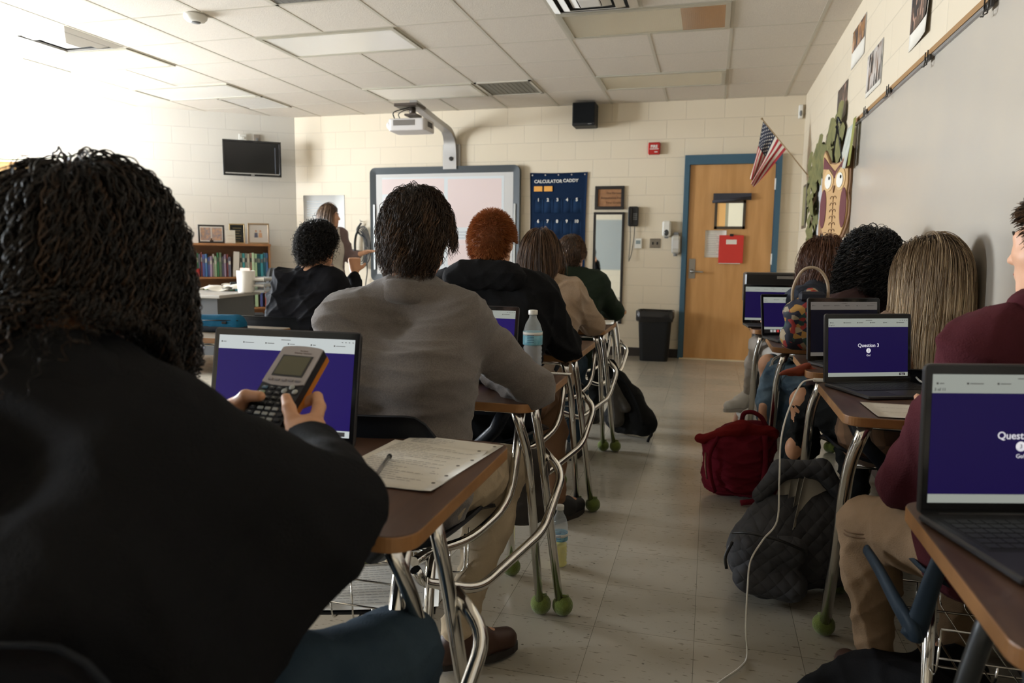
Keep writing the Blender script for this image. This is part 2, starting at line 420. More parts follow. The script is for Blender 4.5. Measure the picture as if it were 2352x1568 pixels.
def hair(name, mats, parent, c, R, face, kind, n, length, rad=.0011, vol=.03, seed=0, curl=(0,0), grav=.35, base_t=.12,
         body=(), cover=-.15, steps=14, part=0.0, jit=.25, capgrow=1.04, tones=None, back=1.0, tilt=0.0, lift=0.0, shell=None, ears=False, clump=0.0, K=70, rootdark=0.0, zmin=None):
    """c head centre, R radii (x,y,z), face = heading angle of the face (0 -> +y). body: capsules the hair lies on."""
    rs = np.random.RandomState(seed); c = np.array(c, float); R = np.array(R, float)
    fd = np.array([-math.sin(face), math.cos(face), 0.0]); rt = np.array([math.cos(face), math.sin(face), 0.0])
    M = np.stack([rt, fd, [0,0,1.0]])            # world -> head local
    # roots on the scalp: everything but the face and the neck
    q = rs.randn(n*6, 3); q /= np.linalg.norm(q, axis=1, keepdims=True)
    hairline = cover+np.clip(q[:,1], 0, 1)*1.15-np.clip(-q[:,1], 0, 1)*.35*back
    if ears: hairline = np.where((np.abs(q[:,0]) > .66) & (q[:,1] > -.42), np.maximum(hairline, .05), hairline)
    q = q[(q[:,2] > hairline)][:n]; n = len(q)
    gk = rs.randn(K, 3); gk /= np.linalg.norm(gk, axis=1, keepdims=True); gid = np.argmax(q@gk.T, axis=1); gj = rs.randn(K, 3); gt = rs.rand(K)
    lay = rs.rand(n)
    p = q.copy(); crown = np.array([part*.25, -.25, .97]) if kind != 'long' else np.array([0, .0, 1.0])
    paths = np.zeros((n, steps, 3)); ln = length*(.75+.5*rs.rand(n)); st = (ln/(steps-1))[:,None]
    pos = p*R*(1.05 if kind == 'crop' else max(capgrow, 1.08))   # local metres
    d = pos-crown*R
    if kind == 'long':
        d = np.stack([np.tanh((q[:,0]-part*.3)*5)*.8+q[:,0]*.6, -.45-.5*rs.rand(n)-.3*np.clip(-q[:,1],0,1), .05-.3*np.abs(q[:,0])], 1)
    d /= np.linalg.norm(d, axis=1, keepdims=True)+1e-9
    d += jit*rs.randn(n,3)*(.6 if kind == 'long' else 1)+clump*gj[gid]
    if kind in ('crop',): d = q*1.2+d*.6
    if lift: d += q*lift
    shc = 1.055 if kind == 'crop' else max(capgrow, 1.08)
    lev = shc+.004+lay*vol/R.mean()
    if kind != 'crop':
        n0 = q/R; n0 /= np.linalg.norm(n0, axis=1, keepdims=True); d /= np.linalg.norm(d, axis=1, keepdims=True)+1e-9; d = d-n0*(d*n0).sum(1)[:,None]*1.15+n0*lift*.5; d[:,2] = np.minimum(d[:,2], .25)
    down = np.array([0,0,-1.0])
    nat = M.T
    caps = [(np.array(a), np.array(b), r) for a, b, r in body]
    for s_ in range(steps):
        paths[:,s_] = c+pos@M
        g = grav*(0.5+s_/steps)
        d = d*(1-g)+down*g
        u = pos/R; rr = np.linalg.norm(u, axis=1, keepdims=True)
        nn = u/R; nn /= np.linalg.norm(nn, axis=1, keepdims=True)+1e-9
        near = (rr[:,0] < lev+.06)
        dn = (d*nn).sum(1)
        if kind != 'crop': d = d-nn*(np.where(near & (dn < 0), dn, 0))[:,None]
        d /= np.linalg.norm(d, axis=1, keepdims=True)+1e-9
        d += jit*.18*rs.randn(n,3)
        if zmin is not None: d = d*np.where((c[2]+pos[:,2]) < zmin+lay*.05, 0.0, 1.0)[:,None]
        pos = pos+d*st
        u = pos/R; rr = np.linalg.norm(u, axis=1)
        m = rr < lev; pos[m] = pos[m]*(lev[m]/rr[m])[:,None]
        if caps:
            wp = c+pos@M
            for a, b, r in caps:
                e = b-a; t = np.clip(((wp-a)@e)/(e@e+1e-9), 0, 1); cl = a+t[:,None]*e; dv = wp-cl; dd = np.linalg.norm(dv, axis=1)
                rr_ = r+.004+lay*vol*.5; m = dd < rr_; wp[m] = cl[m]+dv[m]/dd[m][:,None]*rr_[m][:,None]
            pos = (wp-c)@M.T
    if clump:
        for k in range(K):
            m = gid == k
            if m.sum() > 2:
                mu = paths[m].mean(0); t_ = np.linspace(0, 1, steps)[None,:,None]**1.5; paths[m] = paths[m]*(1-.30*t_)+mu[None]*.30*t_
    for _ in range(2): paths[:,1:-1] = .5*paths[:,1:-1]+.25*(paths[:,:-2]+paths[:,2:])
    if curl[0]:
        if kind == 'curl':
            P2 = np.zeros((n, steps*2-1, 3)); P2[:,::2] = paths; P2[:,1::2] = .5*(paths[:,1:]+paths[:,:-1]); P2[:,1:-1] = .5*P2[:,1:-1]+.25*(P2[:,:-2]+P2[:,2:]); paths = P2; steps = paths.shape[1]
        ph = rs.rand(n)*6.28; s_ = np.linspace(0,1,steps)[None]; w = ln[:,None]*s_/curl[1]*6.28*(.8+.4*rs.rand(n)[:,None])+ph[:,None]
        T = np.gradient(paths, axis=1); T /= np.linalg.norm(T, axis=2, keepdims=True)+1e-9
        U = np.cross(T, np.array([.2,.9,.4])); U /= np.linalg.norm(U, axis=2, keepdims=True)+1e-9; W = np.cross(T, U)
        am = curl[0]*np.clip(s_*2.5, 0, 1)*(.6+.8*rs.rand(n)[:,None])
        paths = paths+(am*np.cos(w))[...,None]*U+(am*np.sin(w))[...,None]*W
    # base shell close to the scalp so no skin glints through
    prims = [('ell', c, R*capgrow, M, .01)]
    base = None
    F = Field(c-R.max()*1.6, c+R.max()*1.6, .007)
    F.ell(c+M.T@V(0,-.010,.004), R*shc, M, .01)
    F.plane_cut(c+M.T@np.array([0, R[1]*(.02 if ears else .30), -R[2]*(.0 if ears else .10)]), M.T@np.array([0, .80, -.62]))   # open at the face
    if ears:
        for sx in (-1, 1): F.ell(c+M.T@V(sx*R[0]*1.05, R[1]*.05, -R[2]*.28), (.035,.045,.040), M, cut=True)
    F.plane_cut(c+M.T@np.array([0, 0, -R[2]*.72*back]), (0,0,-1))
    bv, bf = F.mesh(); bv = relax(bv, bf, 1)
    rt_ = rs.rand(n); rt_ = .5*rt_+.5*gt[gid] if clump else rt_
    tn = base_t+(1-base_t)*(rt_**1.5)
    paths[...,0] = np.minimum(paths[...,0], XR-.022+.006*lay[:,None]); bv[:,0] = np.minimum(bv[:,0], XR-.02)
    if shell is not None:
        prs, sh = shell; F2P = np.array([np.array(p[1])-p[3] for p in prs]+[np.array(p[2])-p[3] for p in prs]); F2Q = np.array([np.array(p[1])+p[3] for p in prs]+[np.array(p[2])+p[3] for p in prs])
        F2 = Field(F2P.min(0)-.02, F2Q.max(0)+.02, sh)
        for pz in prs: F2.cap(pz[1], pz[2], pz[3], pz[4], .03)
        v2, f2 = F2.mesh(); bf = np.concatenate([bf, f2+len(bv)]); bv = np.concatenate([bv, v2])
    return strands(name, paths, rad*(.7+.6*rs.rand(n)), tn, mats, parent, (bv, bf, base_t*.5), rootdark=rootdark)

# ---------------------------------------------------------------- people
def rotz(a): return np.array([[math.cos(a), -math.sin(a), 0], [math.sin(a), math.cos(a), 0], [0,0,1.0]])
def pose(x, y, th=0.0, lean=.08, hz=.555, sc=1.0, **over):
    """seated pose; th = heading (0 looks along +y), positive turns to the left"""
    R = rotz(th); o = V(x, y, 0)
    def L(a, b, c): return o+R@V(a*sc, b*sc, 0)+V(0, 0, c)
    J = dict(hipL=L(-.085,0,hz), hipR=L(.085,0,hz), chL=L(-.085,lean*.7,.86), chR=L(.085,lean*.7,.86),
             shL=L(-.17,lean*1.1,1.01), shR=L(.17,lean*1.1,1.01), neck=L(0,lean*1.15,1.06), head=L(0,lean*1.6+.03,1.20),
             elL=L(-.27,lean+.17,.79), elR=L(.27,lean+.17,.79), wrL=L(-.13,lean+.38,.80), wrR=L(.13,lean+.38,.80),
             knL=L(-.13,.42,.54), knR=L(.13,.42,.54), anL=L(-.14,.40,.10), anR=L(.14,.40,.10),
             toL=L(-.15,.54,.05), toR=L(.15,.54,.05), face=th)
    J.update(over); J['th'] = th; return J
def hand_prims(wr, el, th, side, curl=.5, up=(0,0,1), s=1.0):
    """palm, four unequal bent fingers and a thumb from the side of the palm"""
    d = np.array(wr)-np.array(el); d /= np.linalg.norm(d)+1e-9; u = np.array(up, float); u -= d*(u@d); u /= np.linalg.norm(u)+1e-9
    sd = np.cross(d, u)*side                 # towards the thumb side is -sd
    wr = np.array(wr, float); P = []
    P.append(('cap', wr, wr+d*.035*s, .021*s, .022*s, .012))
    for i, (o, ln) in enumerate(((-.027,.070),(-.009,.078),(.009,.073),(.026,.058))):
        kn = wr+d*.078*s+sd*o*s
        P.append(('cap', wr+d*.02*s+sd*o*.55*s, kn, .0145*s, .011*s, .010))
        a = curl*.7; d1 = d*math.cos(a)-u*math.sin(a); m1 = kn+d1*ln*.45*s
        a = curl*1.7; d2 = d*math.cos(a)-u*math.sin(a); m2 = m1+d2*ln*.32*s
        a = curl*2.5; d3 = d*math.cos(a)-u*math.sin(a); m3 = m2+d3*ln*.26*s
        P += [('cap', kn, m1, .0095*s, .0088*s, .004), ('cap', m1, m2, .0088*s, .0080*s, .004), ('cap', m2, m3, .0080*s, .0070*s, .004)]
    t0 = wr+d*.022*s-sd*.022*s; t1 = t0+(d*.6-sd*.75-u*.3*curl)*.036*s; t2 = t1+(d*.85-sd*.35-u*.5*curl)*.032*s
    P += [('cap', t0, t1, .0135*s, .0105*s, .008), ('cap', t1, t2, .0105*s, .0085*s, .004)]
    return P
def head_prims(c, face, s=1.0, neck=None, pitch=0.0):
    M = np.stack([[math.cos(face), math.sin(face), 0], [-math.sin(face), math.cos(face), 0], [0,0,1.0]])
    cp, sp = math.cos(pitch), math.sin(pitch); Rx = np.array([[1,0,0],[0,cp,-sp],[0,sp,cp]]); M = Rx@M
    def w(a, b, z): return c+M.T@V(a*s, b*s, z*s)
    P = [('ell', w(0,-.012,.022), (.076*s,.094*s,.092*s), M, .01), ('ell', w(0,.022,-.030), (.062*s,.070*s,.078*s), M, .03),
         ('cap', w(0,.052,-.088), w(0,.046,-.080), .026*s, .030*s, .03), ('cap', w(-.045,.01,-.065), w(0,.055,-.092), .020*s, .018*s, .03),
         ('cap', w(.045,.01,-.065), w(0,.055,-.092), .020*s, .018*s, .03),
         ('cap', w(0,.082,.012), w(0,.104,-.026), .008*s, .012*s, .010), ('cap', w(-.010,.094,-.028), w(.010,.094,-.028), .008*s, .008*s, .008),
         ('cap', w(-.040,.075,.024), w(.040,.075,.024), .012*s, .012*s, .02), ('cap', w(-.036,.070,-.012), w(-.046,.05,-.020), .016*s, .016*s, .02),
         ('cap', w(.036,.070,-.012), w(.046,.05,-.020), .016*s, .016*s, .02), ('cap', w(-.018,.083,-.052), w(.018,.083,-.052), .0075*s, .0075*s, .006),
         ('cap', w(-.016,.081,-.061), w(.016,.081,-.061), .0085*s, .0085*s, .006)]
    for sx in (-1, 1):
        P += [('ell', w(sx*.078,-.010,-.004), (.010*s,.019*s,.031*s), M, .006), ('cap', w(sx*.086,-.024,.016), w(sx*.084,-.022,-.012), .006*s, .006*s, .005)]
    if neck is not None: P.append(('cap', neck, w(0,-.018,-.06), .056*s, .052*s, .025))
    return P, w
def torso_prims(J, r=0.0, k=.05, w=1.0):
    n = np.array(J['neck'])
    t = [('cap', J['hipL'], J['hipR'], .105*w+r, .105*w+r, k), ('cap', J['hipL'], J['chL'], .098*w+r, .100*w+r, k), ('cap', J['hipR'], J['chR'], .098*w+r, .100*w+r, k),
         ('cap', J['chL'], J['chR'], .100*w+r, .100*w+r, k), ('cap', J['chL'], J['shL'], .095*w+r, .066*w+r, k), ('cap', J['chR'], J['shR'], .095*w+r, .066*w+r, k),
         ('cap', J['shL'], n, .060*w+r, .052+r, k), ('cap', J['shR'], n, .060*w+r, .052+r, k)]
    return t
def arm_prims(J, sd, r=0.0, k=.03, w=1.0, cuff=.0):
    e = np.array(J['el'+sd], float); s_ = np.array(J['sh'+sd], float); wr = np.array(J['wr'+sd], float)
    return [('cap', s_, (s_+e)/2, .062*w+r, .050*w+r, k), ('cap', (s_+e)/2, e, .050*w+r, .043*w+r, k), ('cap', e, e+(wr-e)*.35, .043*w+r, .041*w+r, k), ('cap', e+(wr-e)*.35, wr, .041*w+r, .029*w+r+cuff, k)]
def leg_prims(J, sd, r=0.0, k=.04, w=1.0, hem=0.0):
    h = np.array(J['hip'+sd], float); kn = np.array(J['kn'+sd], float); an = np.array(J['an'+sd], float)
    return [('cap', h, (h+kn)/2, .092*w+r, .078*w+r, k), ('cap', (h+kn)/2, kn, .078*w+r, .060*w+r, k), ('cap', kn, kn+(an-kn)*.35, .058*w+r, .056*w+r, k), ('cap', kn+(an-kn)*.35, an, .056*w+r, .037*w+r+hem, k)]
def shoe(name, an, to, mats, parent, s=1.0):
    an = np.array(an, float); to = np.array(to, float); d = to-an; d[2] = 0; L = np.linalg.norm(d); d /= L+1e-9
    z = max(an[2]-.10, to[2]-.05)
    sx = np.array([-d[1], d[0], 0]); heel = an-d*.035; heel[2] = z+.045; mid = an+d*.06; mid[2] = z+.045; tip = an+d*.155; tip[2] = z+.038
    P = [('cap', heel, mid, .036*s, .040*s, .02), ('cap', mid, tip, .040*s, .033*s, .02), ('cap', an+V(0,0,-.01), mid+V(0,0,.02), .040*s, .034*s, .03)]
    o = organic(name, P, .006, mats[0], parent, cuts=[('plane', (0,0,z+.004), (0,0,-1))])
    # sole
    pts = []
    for i in range(20):
        a = 2*PI*i/20; x = math.cos(a); y = math.sin(a); ww = (.043 if x > 0 else .036)*s
        pts.append(an+d*(.062+x*.132)+sx*(y*ww))
    g = G(); b = [(p[0], p[1]) for p in pts]; 
    area = sum(b[i-1][0]*b[i][1]-b[i][0]*b[i-1][1] for i in range(20))
    if area < 0: b = b[::-1]
    g.prism(b, z+.001, z+.022); g.build('sole', mats[1], o)
    return o
def person(label, J, top, trousers, hairfn=None, skin_m=None, shoes=None, sleeve=True, topname='sweater', fold=.006, group=None, hands=('L','R'),
           collar=None, collar_m=None, hood=None, waist=.0, seed=1, h=.0075, loose=.014, hs=1.0, curl=.6, trouser_name='trousers', legs=True, hip_drop=True, extra_top=(), head_pitch=0.0, bw=1.0, handprims=None, lw=1.0, short_sleeves=False):
    sk = skin_m or skin
    c0 = (np.array(J['hipL'])+np.array(J['hipR']))/2
    root = thing('person', label, 'person', (c0[0], c0[1], 0.0), group=group)
    inv = V(-c0[0], -c0[1], 0)
    def place(o): o.location = (inv[0], inv[1], 0); return o
    hp, w = head_prims(J['head'], J['face'], hs, J['neck'], head_pitch)
    B = hp+torso_prims(J, -.010, w=bw)
    for sd in 'LR':
        B += arm_prims(J, sd, -.008)
        if legs: B += leg_prims(J, sd, -.008, w=lw)
        if legs and 'foot' not in J: B.append(('cap', J['an'+sd], J['to'+sd], .030, .022, .02))
        if handprims is None and sd in hands:
            B += hand_prims(J['wr'+sd], J['el'+sd], 0, 1 if sd == 'L' else -1, curl)
    body = place(organic('body', B, h*.9, sk, root, rel=1))
    if handprims: # finer grid for hands seen close up, welded into the same mesh
        ob = organic('hands', handprims, .0028, sk, None, rel=1)
        a, b = body.data, ob.data
        va = np.empty(len(a.vertices)*3, np.float32); a.vertices.foreach_get('co', va); vb = np.empty(len(b.vertices)*3, np.float32); b.vertices.foreach_get('co', vb)
        fa = np.empty(len(a.loops), np.int32); a.loops.foreach_get('vertex_index', fa); fb = np.empty(len(b.loops), np.int32); b.loops.foreach_get('vertex_index', fb)
        v = np.concatenate([va, vb]).reshape(-1,3); f = np.concatenate([fa, fb+len(va)//3]).reshape(-1,4)
        bpy.data.objects.remove(ob); bpy.data.objects.remove(body); body = place(npmesh('body', v, f, sk, root))
    # eyes and brows, only where a face is turned to view
    if J.get('eyes'):
        g = G()
        for sx in (-1, 1):
            g.sphere(tuple(w(sx*.031,.076,.010)), .011*hs, 12, 8, 0); g.sphere(tuple(w(sx*.031,.0825,.010)), .0058*hs, 10, 6, 1)
        place(g.build('eyes', [white_pl, black_gl], root))
        g = G()
        for sx in (-1, 1): g.tube([w(sx*.016,.092,.028), w(sx*.032,.091,.034), w(sx*.048,.080,.028)], .003, 6)
        place(g.build('eyebrows', J['eyes'], root))
        g = G(); g.tube([w(-.02,.0865,-.0565), w(0,.0915,-.055), w(.02,.0865,-.0565)], .0035, 6); place(g.build('lips', mat('lips', (.42,.12,.10), .5), root))
    T = torso_prims(J, loose, w=bw)
    JC = dict(J)
    for sd in 'LR': JC['wr'+sd] = J['el'+sd]+(J['wr'+sd]-J['el'+sd])*.87; T += arm_prims(JC, sd, loose*.8)[:(1 if short_sleeves else 4)]
    T += list(extra_top)
    place(organic(topname, T, h, top, root, fold=fold, seed=seed, rel=2,
        cuts=[('cap', np.array(J['neck'])+V(0,0,.055), w(0,-.01,-.02), .050, .062)]))
    if collar:
        n = np.array(J['neck'], float); ax = w(0,-.018,-.06)-n; ax /= np.linalg.norm(ax)
        u = np.cross(ax, [0,1,0]); u /= np.linalg.norm(u); v_ = np.cross(u, ax); ring = []
        for i in range(24):
            a = 2*PI*i/24; ring.append(n+ax*(collar[1])+(u*math.cos(a)+v_*math.sin(a))*(.062+collar[0]))
        nx = collar[2] if len(collar) > 2 else .016
        P = [('cap', ring[i], ring[(i+1)%24], nx, nx, .01) for i in range(24)]+[('cap', ring[i]-ax*.03, ring[(i+1)%24]-ax*.03, nx*1.1, nx*1.1, .02) for i in range(24)]
        place(organic('collar', P, .005, collar_m or top, root, rel=1, fold=.006 if collar_m else 0, ffreq=40))
    if hood is not None:
        place(organic('hood', hood, .007, top, root, fold=.006, ffreq=26, seed=seed+3))
    if legs:
        Lg = [('cap', J['hipL'], J['hipR'], .112*bw, .112*bw, .05)]
        for sd in 'LR': Lg += leg_prims(J, sd, .010, w=lw)
        place(organic(trouser_name, Lg, h, trousers, root, fold=.012, ffreq=20, seed=seed+7, cuts=J.get('legcuts', ())))
        if shoes:
            for sd in 'LR':
                sh = shoe('shoe', J['an'+sd], J['to'+sd], shoes, root); place(sh)
    if hairfn: hairfn(root, place, w)
    return root
# ---------------------------------------------------------------- room shell
def node_mat(name):
    m = bpy.data.materials.new(name); m.use_nodes = True; nt = m.node_tree
    return m, nt.nodes, nt.links, nt.nodes['Principled BSDF']
def block_wall_mat(name, c1, c2):
    m, N, Lk, b = node_mat(name)
    tc = N.new('ShaderNodeTexCoord'); sp = N.new('ShaderNodeSeparateXYZ'); cb = N.new('ShaderNodeCombineXYZ')
    Lk.new(tc.outputs['Object'], sp.inputs[0]); Lk.new(sp.outputs['X'], cb.inputs['X']); Lk.new(sp.outputs['Z'], cb.inputs['Y'])
    br = N.new('ShaderNodeTexBrick'); Lk.new(cb.outputs[0], br.inputs['Vector'])
    br.inputs['Scale'].default_value = 1; br.inputs['Brick Width'].default_value = .4064; br.inputs['Row Height'].default_value = .2032
    br.inputs['Mortar Size'].default_value = .0042; br.inputs['Mortar Smooth'].default_value = .6; br.inputs['Bias'].default_value = -.2
    br.inputs['Color1'].default_value = (*c1, 1); br.inputs['Color2'].default_value = (*c2, 1); br.inputs['Mortar'].default_value = (*[x*.86 for x in c1], 1)
    Lk.new(br.outputs['Color'], b.inputs['Base Color']); b.inputs['Roughness'].default_value = .42; b.inputs['Specular IOR Level'].default_value = .35
    no = N.new('ShaderNodeTexNoise'); no.inputs['Scale'].default_value = 90; Lk.new(tc.outputs['Object'], no.inputs['Vector'])
    mx = N.new('ShaderNodeMath'); mx.operation = 'MULTIPLY_ADD'; mx.inputs[1].default_value = .12
    iv = N.new('ShaderNodeMath'); iv.operation = 'SUBTRACT'; iv.inputs[0].default_value = 1; Lk.new(br.outputs['Fac'], iv.inputs[1])
    Lk.new(no.outputs['Fac'], mx.inputs[0]); Lk.new(iv.outputs[0], mx.inputs[2])
    bp = N.new('ShaderNodeBump'); bp.inputs['Strength'].default_value = .5; bp.inputs['Distance'].default_value = .004
    Lk.new(mx.outputs[0], bp.inputs['Height']); Lk.new(bp.outputs[0], b.inputs['Normal'])
    return m
wall_m = block_wall_mat('painted_block', (.69,.60,.46), (.675,.585,.445))
wall_g = block_wall_mat('painted_block_pale', (.68,.65,.59), (.665,.635,.575))

def floor_mat():
    m, N, Lk, b = node_mat('vinyl_tile'); tc = N.new('ShaderNodeTexCoord')
    br = N.new('ShaderNodeTexBrick'); br.offset = 0; Lk.new(tc.outputs['Object'], br.inputs['Vector'])
    for k, v in (('Scale',1),('Brick Width',.3048),('Row Height',.3048),('Mortar Size',.0009),('Mortar Smooth',.2)): br.inputs[k].default_value = v
    br.inputs['Color1'].default_value = (.40,.365,.30,1); br.inputs['Color2'].default_value = (.465,.415,.335,1); br.inputs['Mortar'].default_value = (.16,.14,.11,1)
    mp = N.new('ShaderNodeMapping'); mp.inputs['Scale'].default_value = (28, 100, 1); mp.inputs['Rotation'].default_value = (0,0,.15); Lk.new(tc.outputs['Object'], mp.inputs[0])
    n1 = N.new('ShaderNodeTexNoise'); n1.inputs['Scale'].default_value = 1; n1.inputs['Detail'].default_value = 3; Lk.new(mp.outputs[0], n1.inputs['Vector'])
    r1 = N.new('ShaderNodeValToRGB'); r1.color_ramp.elements[0].position = .63; r1.color_ramp.elements[1].position = .67; Lk.new(n1.outputs['Fac'], r1.inputs[0])
    v1 = N.new('ShaderNodeTexVoronoi'); v1.inputs['Scale'].default_value = 16; Lk.new(tc.outputs['Object'], v1.inputs['Vector'])
    r2 = N.new('ShaderNodeValToRGB'); r2.color_ramp.elements[0].position = .05; r2.color_ramp.elements[0].color = (1,1,1,1); r2.color_ramp.elements[1].position = .075; r2.color_ramp.elements[1].color = (0,0,0,1); Lk.new(v1.outputs['Distance'], r2.inputs[0])
    m1 = N.new('ShaderNodeMixRGB'); m1.inputs[2].default_value = (.15,.12,.09,1); Lk.new(br.outputs['Color'], m1.inputs[1])
    s1 = N.new('ShaderNodeMath'); s1.operation = 'MULTIPLY'; s1.inputs[1].default_value = .7; Lk.new(r1.outputs[0], s1.inputs[0]); Lk.new(s1.outputs[0], m1.inputs[0])
    m2 = N.new('ShaderNodeMixRGB'); m2.inputs[2].default_value = (.08,.065,.05,1); Lk.new(m1.outputs[0], m2.inputs[1])
    s2 = N.new('ShaderNodeMath'); s2.operation = 'MULTIPLY'; s2.inputs[1].default_value = .75; Lk.new(r2.outputs[0], s2.inputs[0]); Lk.new(s2.outputs[0], m2.inputs[0])
    n3 = N.new('ShaderNodeTexNoise'); n3.inputs['Scale'].default_value = 2.2; n3.inputs['Detail'].default_value = 6; Lk.new(tc.outputs['Object'], n3.inputs['Vector'])
    m3 = N.new('ShaderNodeMixRGB'); m3.blend_type = 'MULTIPLY'; m3.inputs[0].default_value = .22; Lk.new(m2.outputs[0], m3.inputs[1]); Lk.new(n3.outputs['Fac'], m3.inputs[2]); Lk.new(m3.outputs[0], b.inputs['Base Color'])
    rr = N.new('ShaderNodeMapRange'); rr.inputs['To Min'].default_value = .12; rr.inputs['To Max'].default_value = .28; Lk.new(n3.outputs['Fac'], rr.inputs[0]); Lk.new(rr.outputs[0], b.inputs['Roughness'])
    bp = N.new('ShaderNodeBump'); bp.inputs['Strength'].default_value = .05; bp.inputs['Distance'].default_value = .01
    n4 = N.new('ShaderNodeTexNoise'); n4.inputs['Scale'].default_value = 7; Lk.new(tc.outputs['Object'], n4.inputs['Vector']); Lk.new(n4.outputs['Fac'], bp.inputs['Height']); Lk.new(bp.outputs[0], b.inputs['Normal'])
    return m
def struct(name, g, m, parent=None, **kw):
    o = g.build(name, m, parent, **kw)
    if parent is None: o['kind'] = 'structure'
    return o
struct('floor', G().box((XL-.3, YB-.3, -.12), (XR+.3, YF+.3, 0)), floor_mat())
tile_m = mat('ceiling_tile', (.66,.60,.52), .9, var=(160,(.58,.525,.45)), bump=(140,.5))
ceil = struct('ceiling', G().box((XL-.3, YB-.3, ZC), (XR+.3, YF+.3, ZC+.15)), tile_m)
TT, GX, GY = .6096, .686, 7.653                                # tile pitch and one grid crossing
bar_m = mat('grid_bar', (.50,.46,.38), .6)
g = G()
a = -2
while GX+a*-1*TT > XL and a < 16:
    x = GX-a*TT
    if x < XR: g.box((x-.012, YB, ZC-.0025), (x+.012, YF, ZC+.001))
    a += 1
k = -1
while GY-k*TT > YB:
    y = GY-k*TT
    if y < YF: g.box((XL, y-.008, ZC-.0018), (XR, y+.008, ZC+.001))
    k += 1
g.build('ceiling_grid', bar_m, ceil)
# walls
CX, CY = -5.17, 8.35                                           # corner where the angled wall starts
AD = V(-.813, -.582, 0)                                        # direction of the angled wall away from that corner
LW = 3.40; AE = V(CX, CY, 0)+AD*LW                             # its far end, at the window wall
struct('wall_front', G().box((CX-XR-.1, 0, 0), (0.1, .15, ZC)), wall_m, loc=(XR, YF, 0))
ang = math.atan2(.582, .813)
struct('wall_left', G().box((-LW-.1, 0, 0), (0.05, .15, ZC)), wall_g, loc=(CX, CY, 0), rot=(0, 0, ang))
def AW(t, off, z): return V(CX, CY, 0)+AD*t+V(.582, -.813, 0)*off+V(0, 0, z)   # a point at distance t along and off the angled wall
struct('wall_right', G().box((YB, 0, 0), (YF, .15, ZC)), wall_m, loc=(XR, 0, 0), rot=(0, 0, PI/2)).location = (XR+.15, 0, 0)
struct('wall_back', G().box((XL, -.15, 0), (XR, 0, ZC)), wall_m, loc=(0, YB, 0))
g = G(); ys = [YB]+sum([[wy[0], wy[1]] for wy in sorted(WINS)], [])+[AE[1]+.1]
# side wall with window openings, modelled along its own x axis
for i in range(0, len(ys), 2): g.box((ys[i], 0, 0), (ys[i+1], .22, ZC))
for (y0, y1, z0, z1) in WINS: g.box((y0, 0, 0), (y1, .22, z0)); g.box((y0, 0, z1), (y1, .22, ZC))
struct('wall_side', g, wall_g, loc=(XL, 0, 0), rot=(0, 0, PI/2))
alu = mat('window_aluminium', (.35,.34,.32), .35, .6)
for i, (y0, y1, z0, z1) in enumerate(WINS):
    g = G(); X = XL-.14
    for a, b in ((y0, y0+.05), (y1-.05, y1), ((y0+y1)/2-.03, (y0+y1)/2+.03)): g.box((X, a, z0), (X+.06, b, z1))
    g.box((X, y0, z0), (X+.06, y1, z0+.05)); g.box((X, y0, z1-.05), (X+.06, y1, z1))
    o = struct('window_%d' % (i+1), g, alu)  # second window is added out of view, only to let in fill light
    g = G(); g.box((XL-.02, y0-.03, z0-.035), (XL+.12, y1+.03, z0)); g.build('window_sill', mat('sill', (.6,.57,.5), .4), o)
base_m = mat('rubber_base', (.025,.018,.015), .4)
struct('baseboard_front', G().box((-5.15, YF-.008, 0), (-.29, YF, .10)).box((.70, YF-.008, 0), (XR, YF, .10)), base_m)
struct('baseboard_right', G().box((XR-.008, YB, 0), (XR, YF-.01, .10)), base_m)
struct('baseboard_left', G().box((-LW, -.008, 0), (-.02, 0, .10)), base_m, loc=(CX, CY, 0), rot=(0, 0, ang))

# door in the front wall
blue = mat('door_frame_blue', (.045,.105,.155), .4, bump=(30,.1))
g = G(); g.box((-.318, YF-.05, 0), (-.266, YF+.0, 2.25)).box((.640, YF-.05, 0), (.692, YF, 2.25)).box((-.266, YF-.05, 2.148), (.640, YF, 2.25))
g.box((-.268, YF-.018, 0), (-.256, YF, 2.15)).box((.63, YF-.018, 0), (.642, YF, 2.15))
fr = struct('trim_1', g, blue)
oak = mat('door_oak', (.46,.235,.080), .38, var=(5,(.56,.30,.115),(3,1,.35)), coat=.15)
d = struct('door_1', G().box((-.262, YF-.016, .012), (.636, YF-.004, 2.146)), oak)
thr = G(); thr.box((-.30, YF-.06, 0), (.68, YF-.001, .012)); thr.build('threshold', mat('threshold', (.70,.58,.38), .35), d)
g = G(); dk = mat('vision_frame', (.06,.045,.03), .45)
wx0, wx1, wz0, wz1 = .020, .345, 1.452, 1.76
g.box((wx0, YF-.028, wz0), (wx0+.028, YF-.016, wz1)).box((wx1-.028, YF-.028, wz0), (wx1, YF-.016, wz1)).box((wx0, YF-.028, wz0), (wx1, YF-.016, wz0+.028)).box((wx0, YF-.028, wz1-.028), (wx1, YF-.016, wz1))
vf = g.build('vision_panel_frame', dk, d)
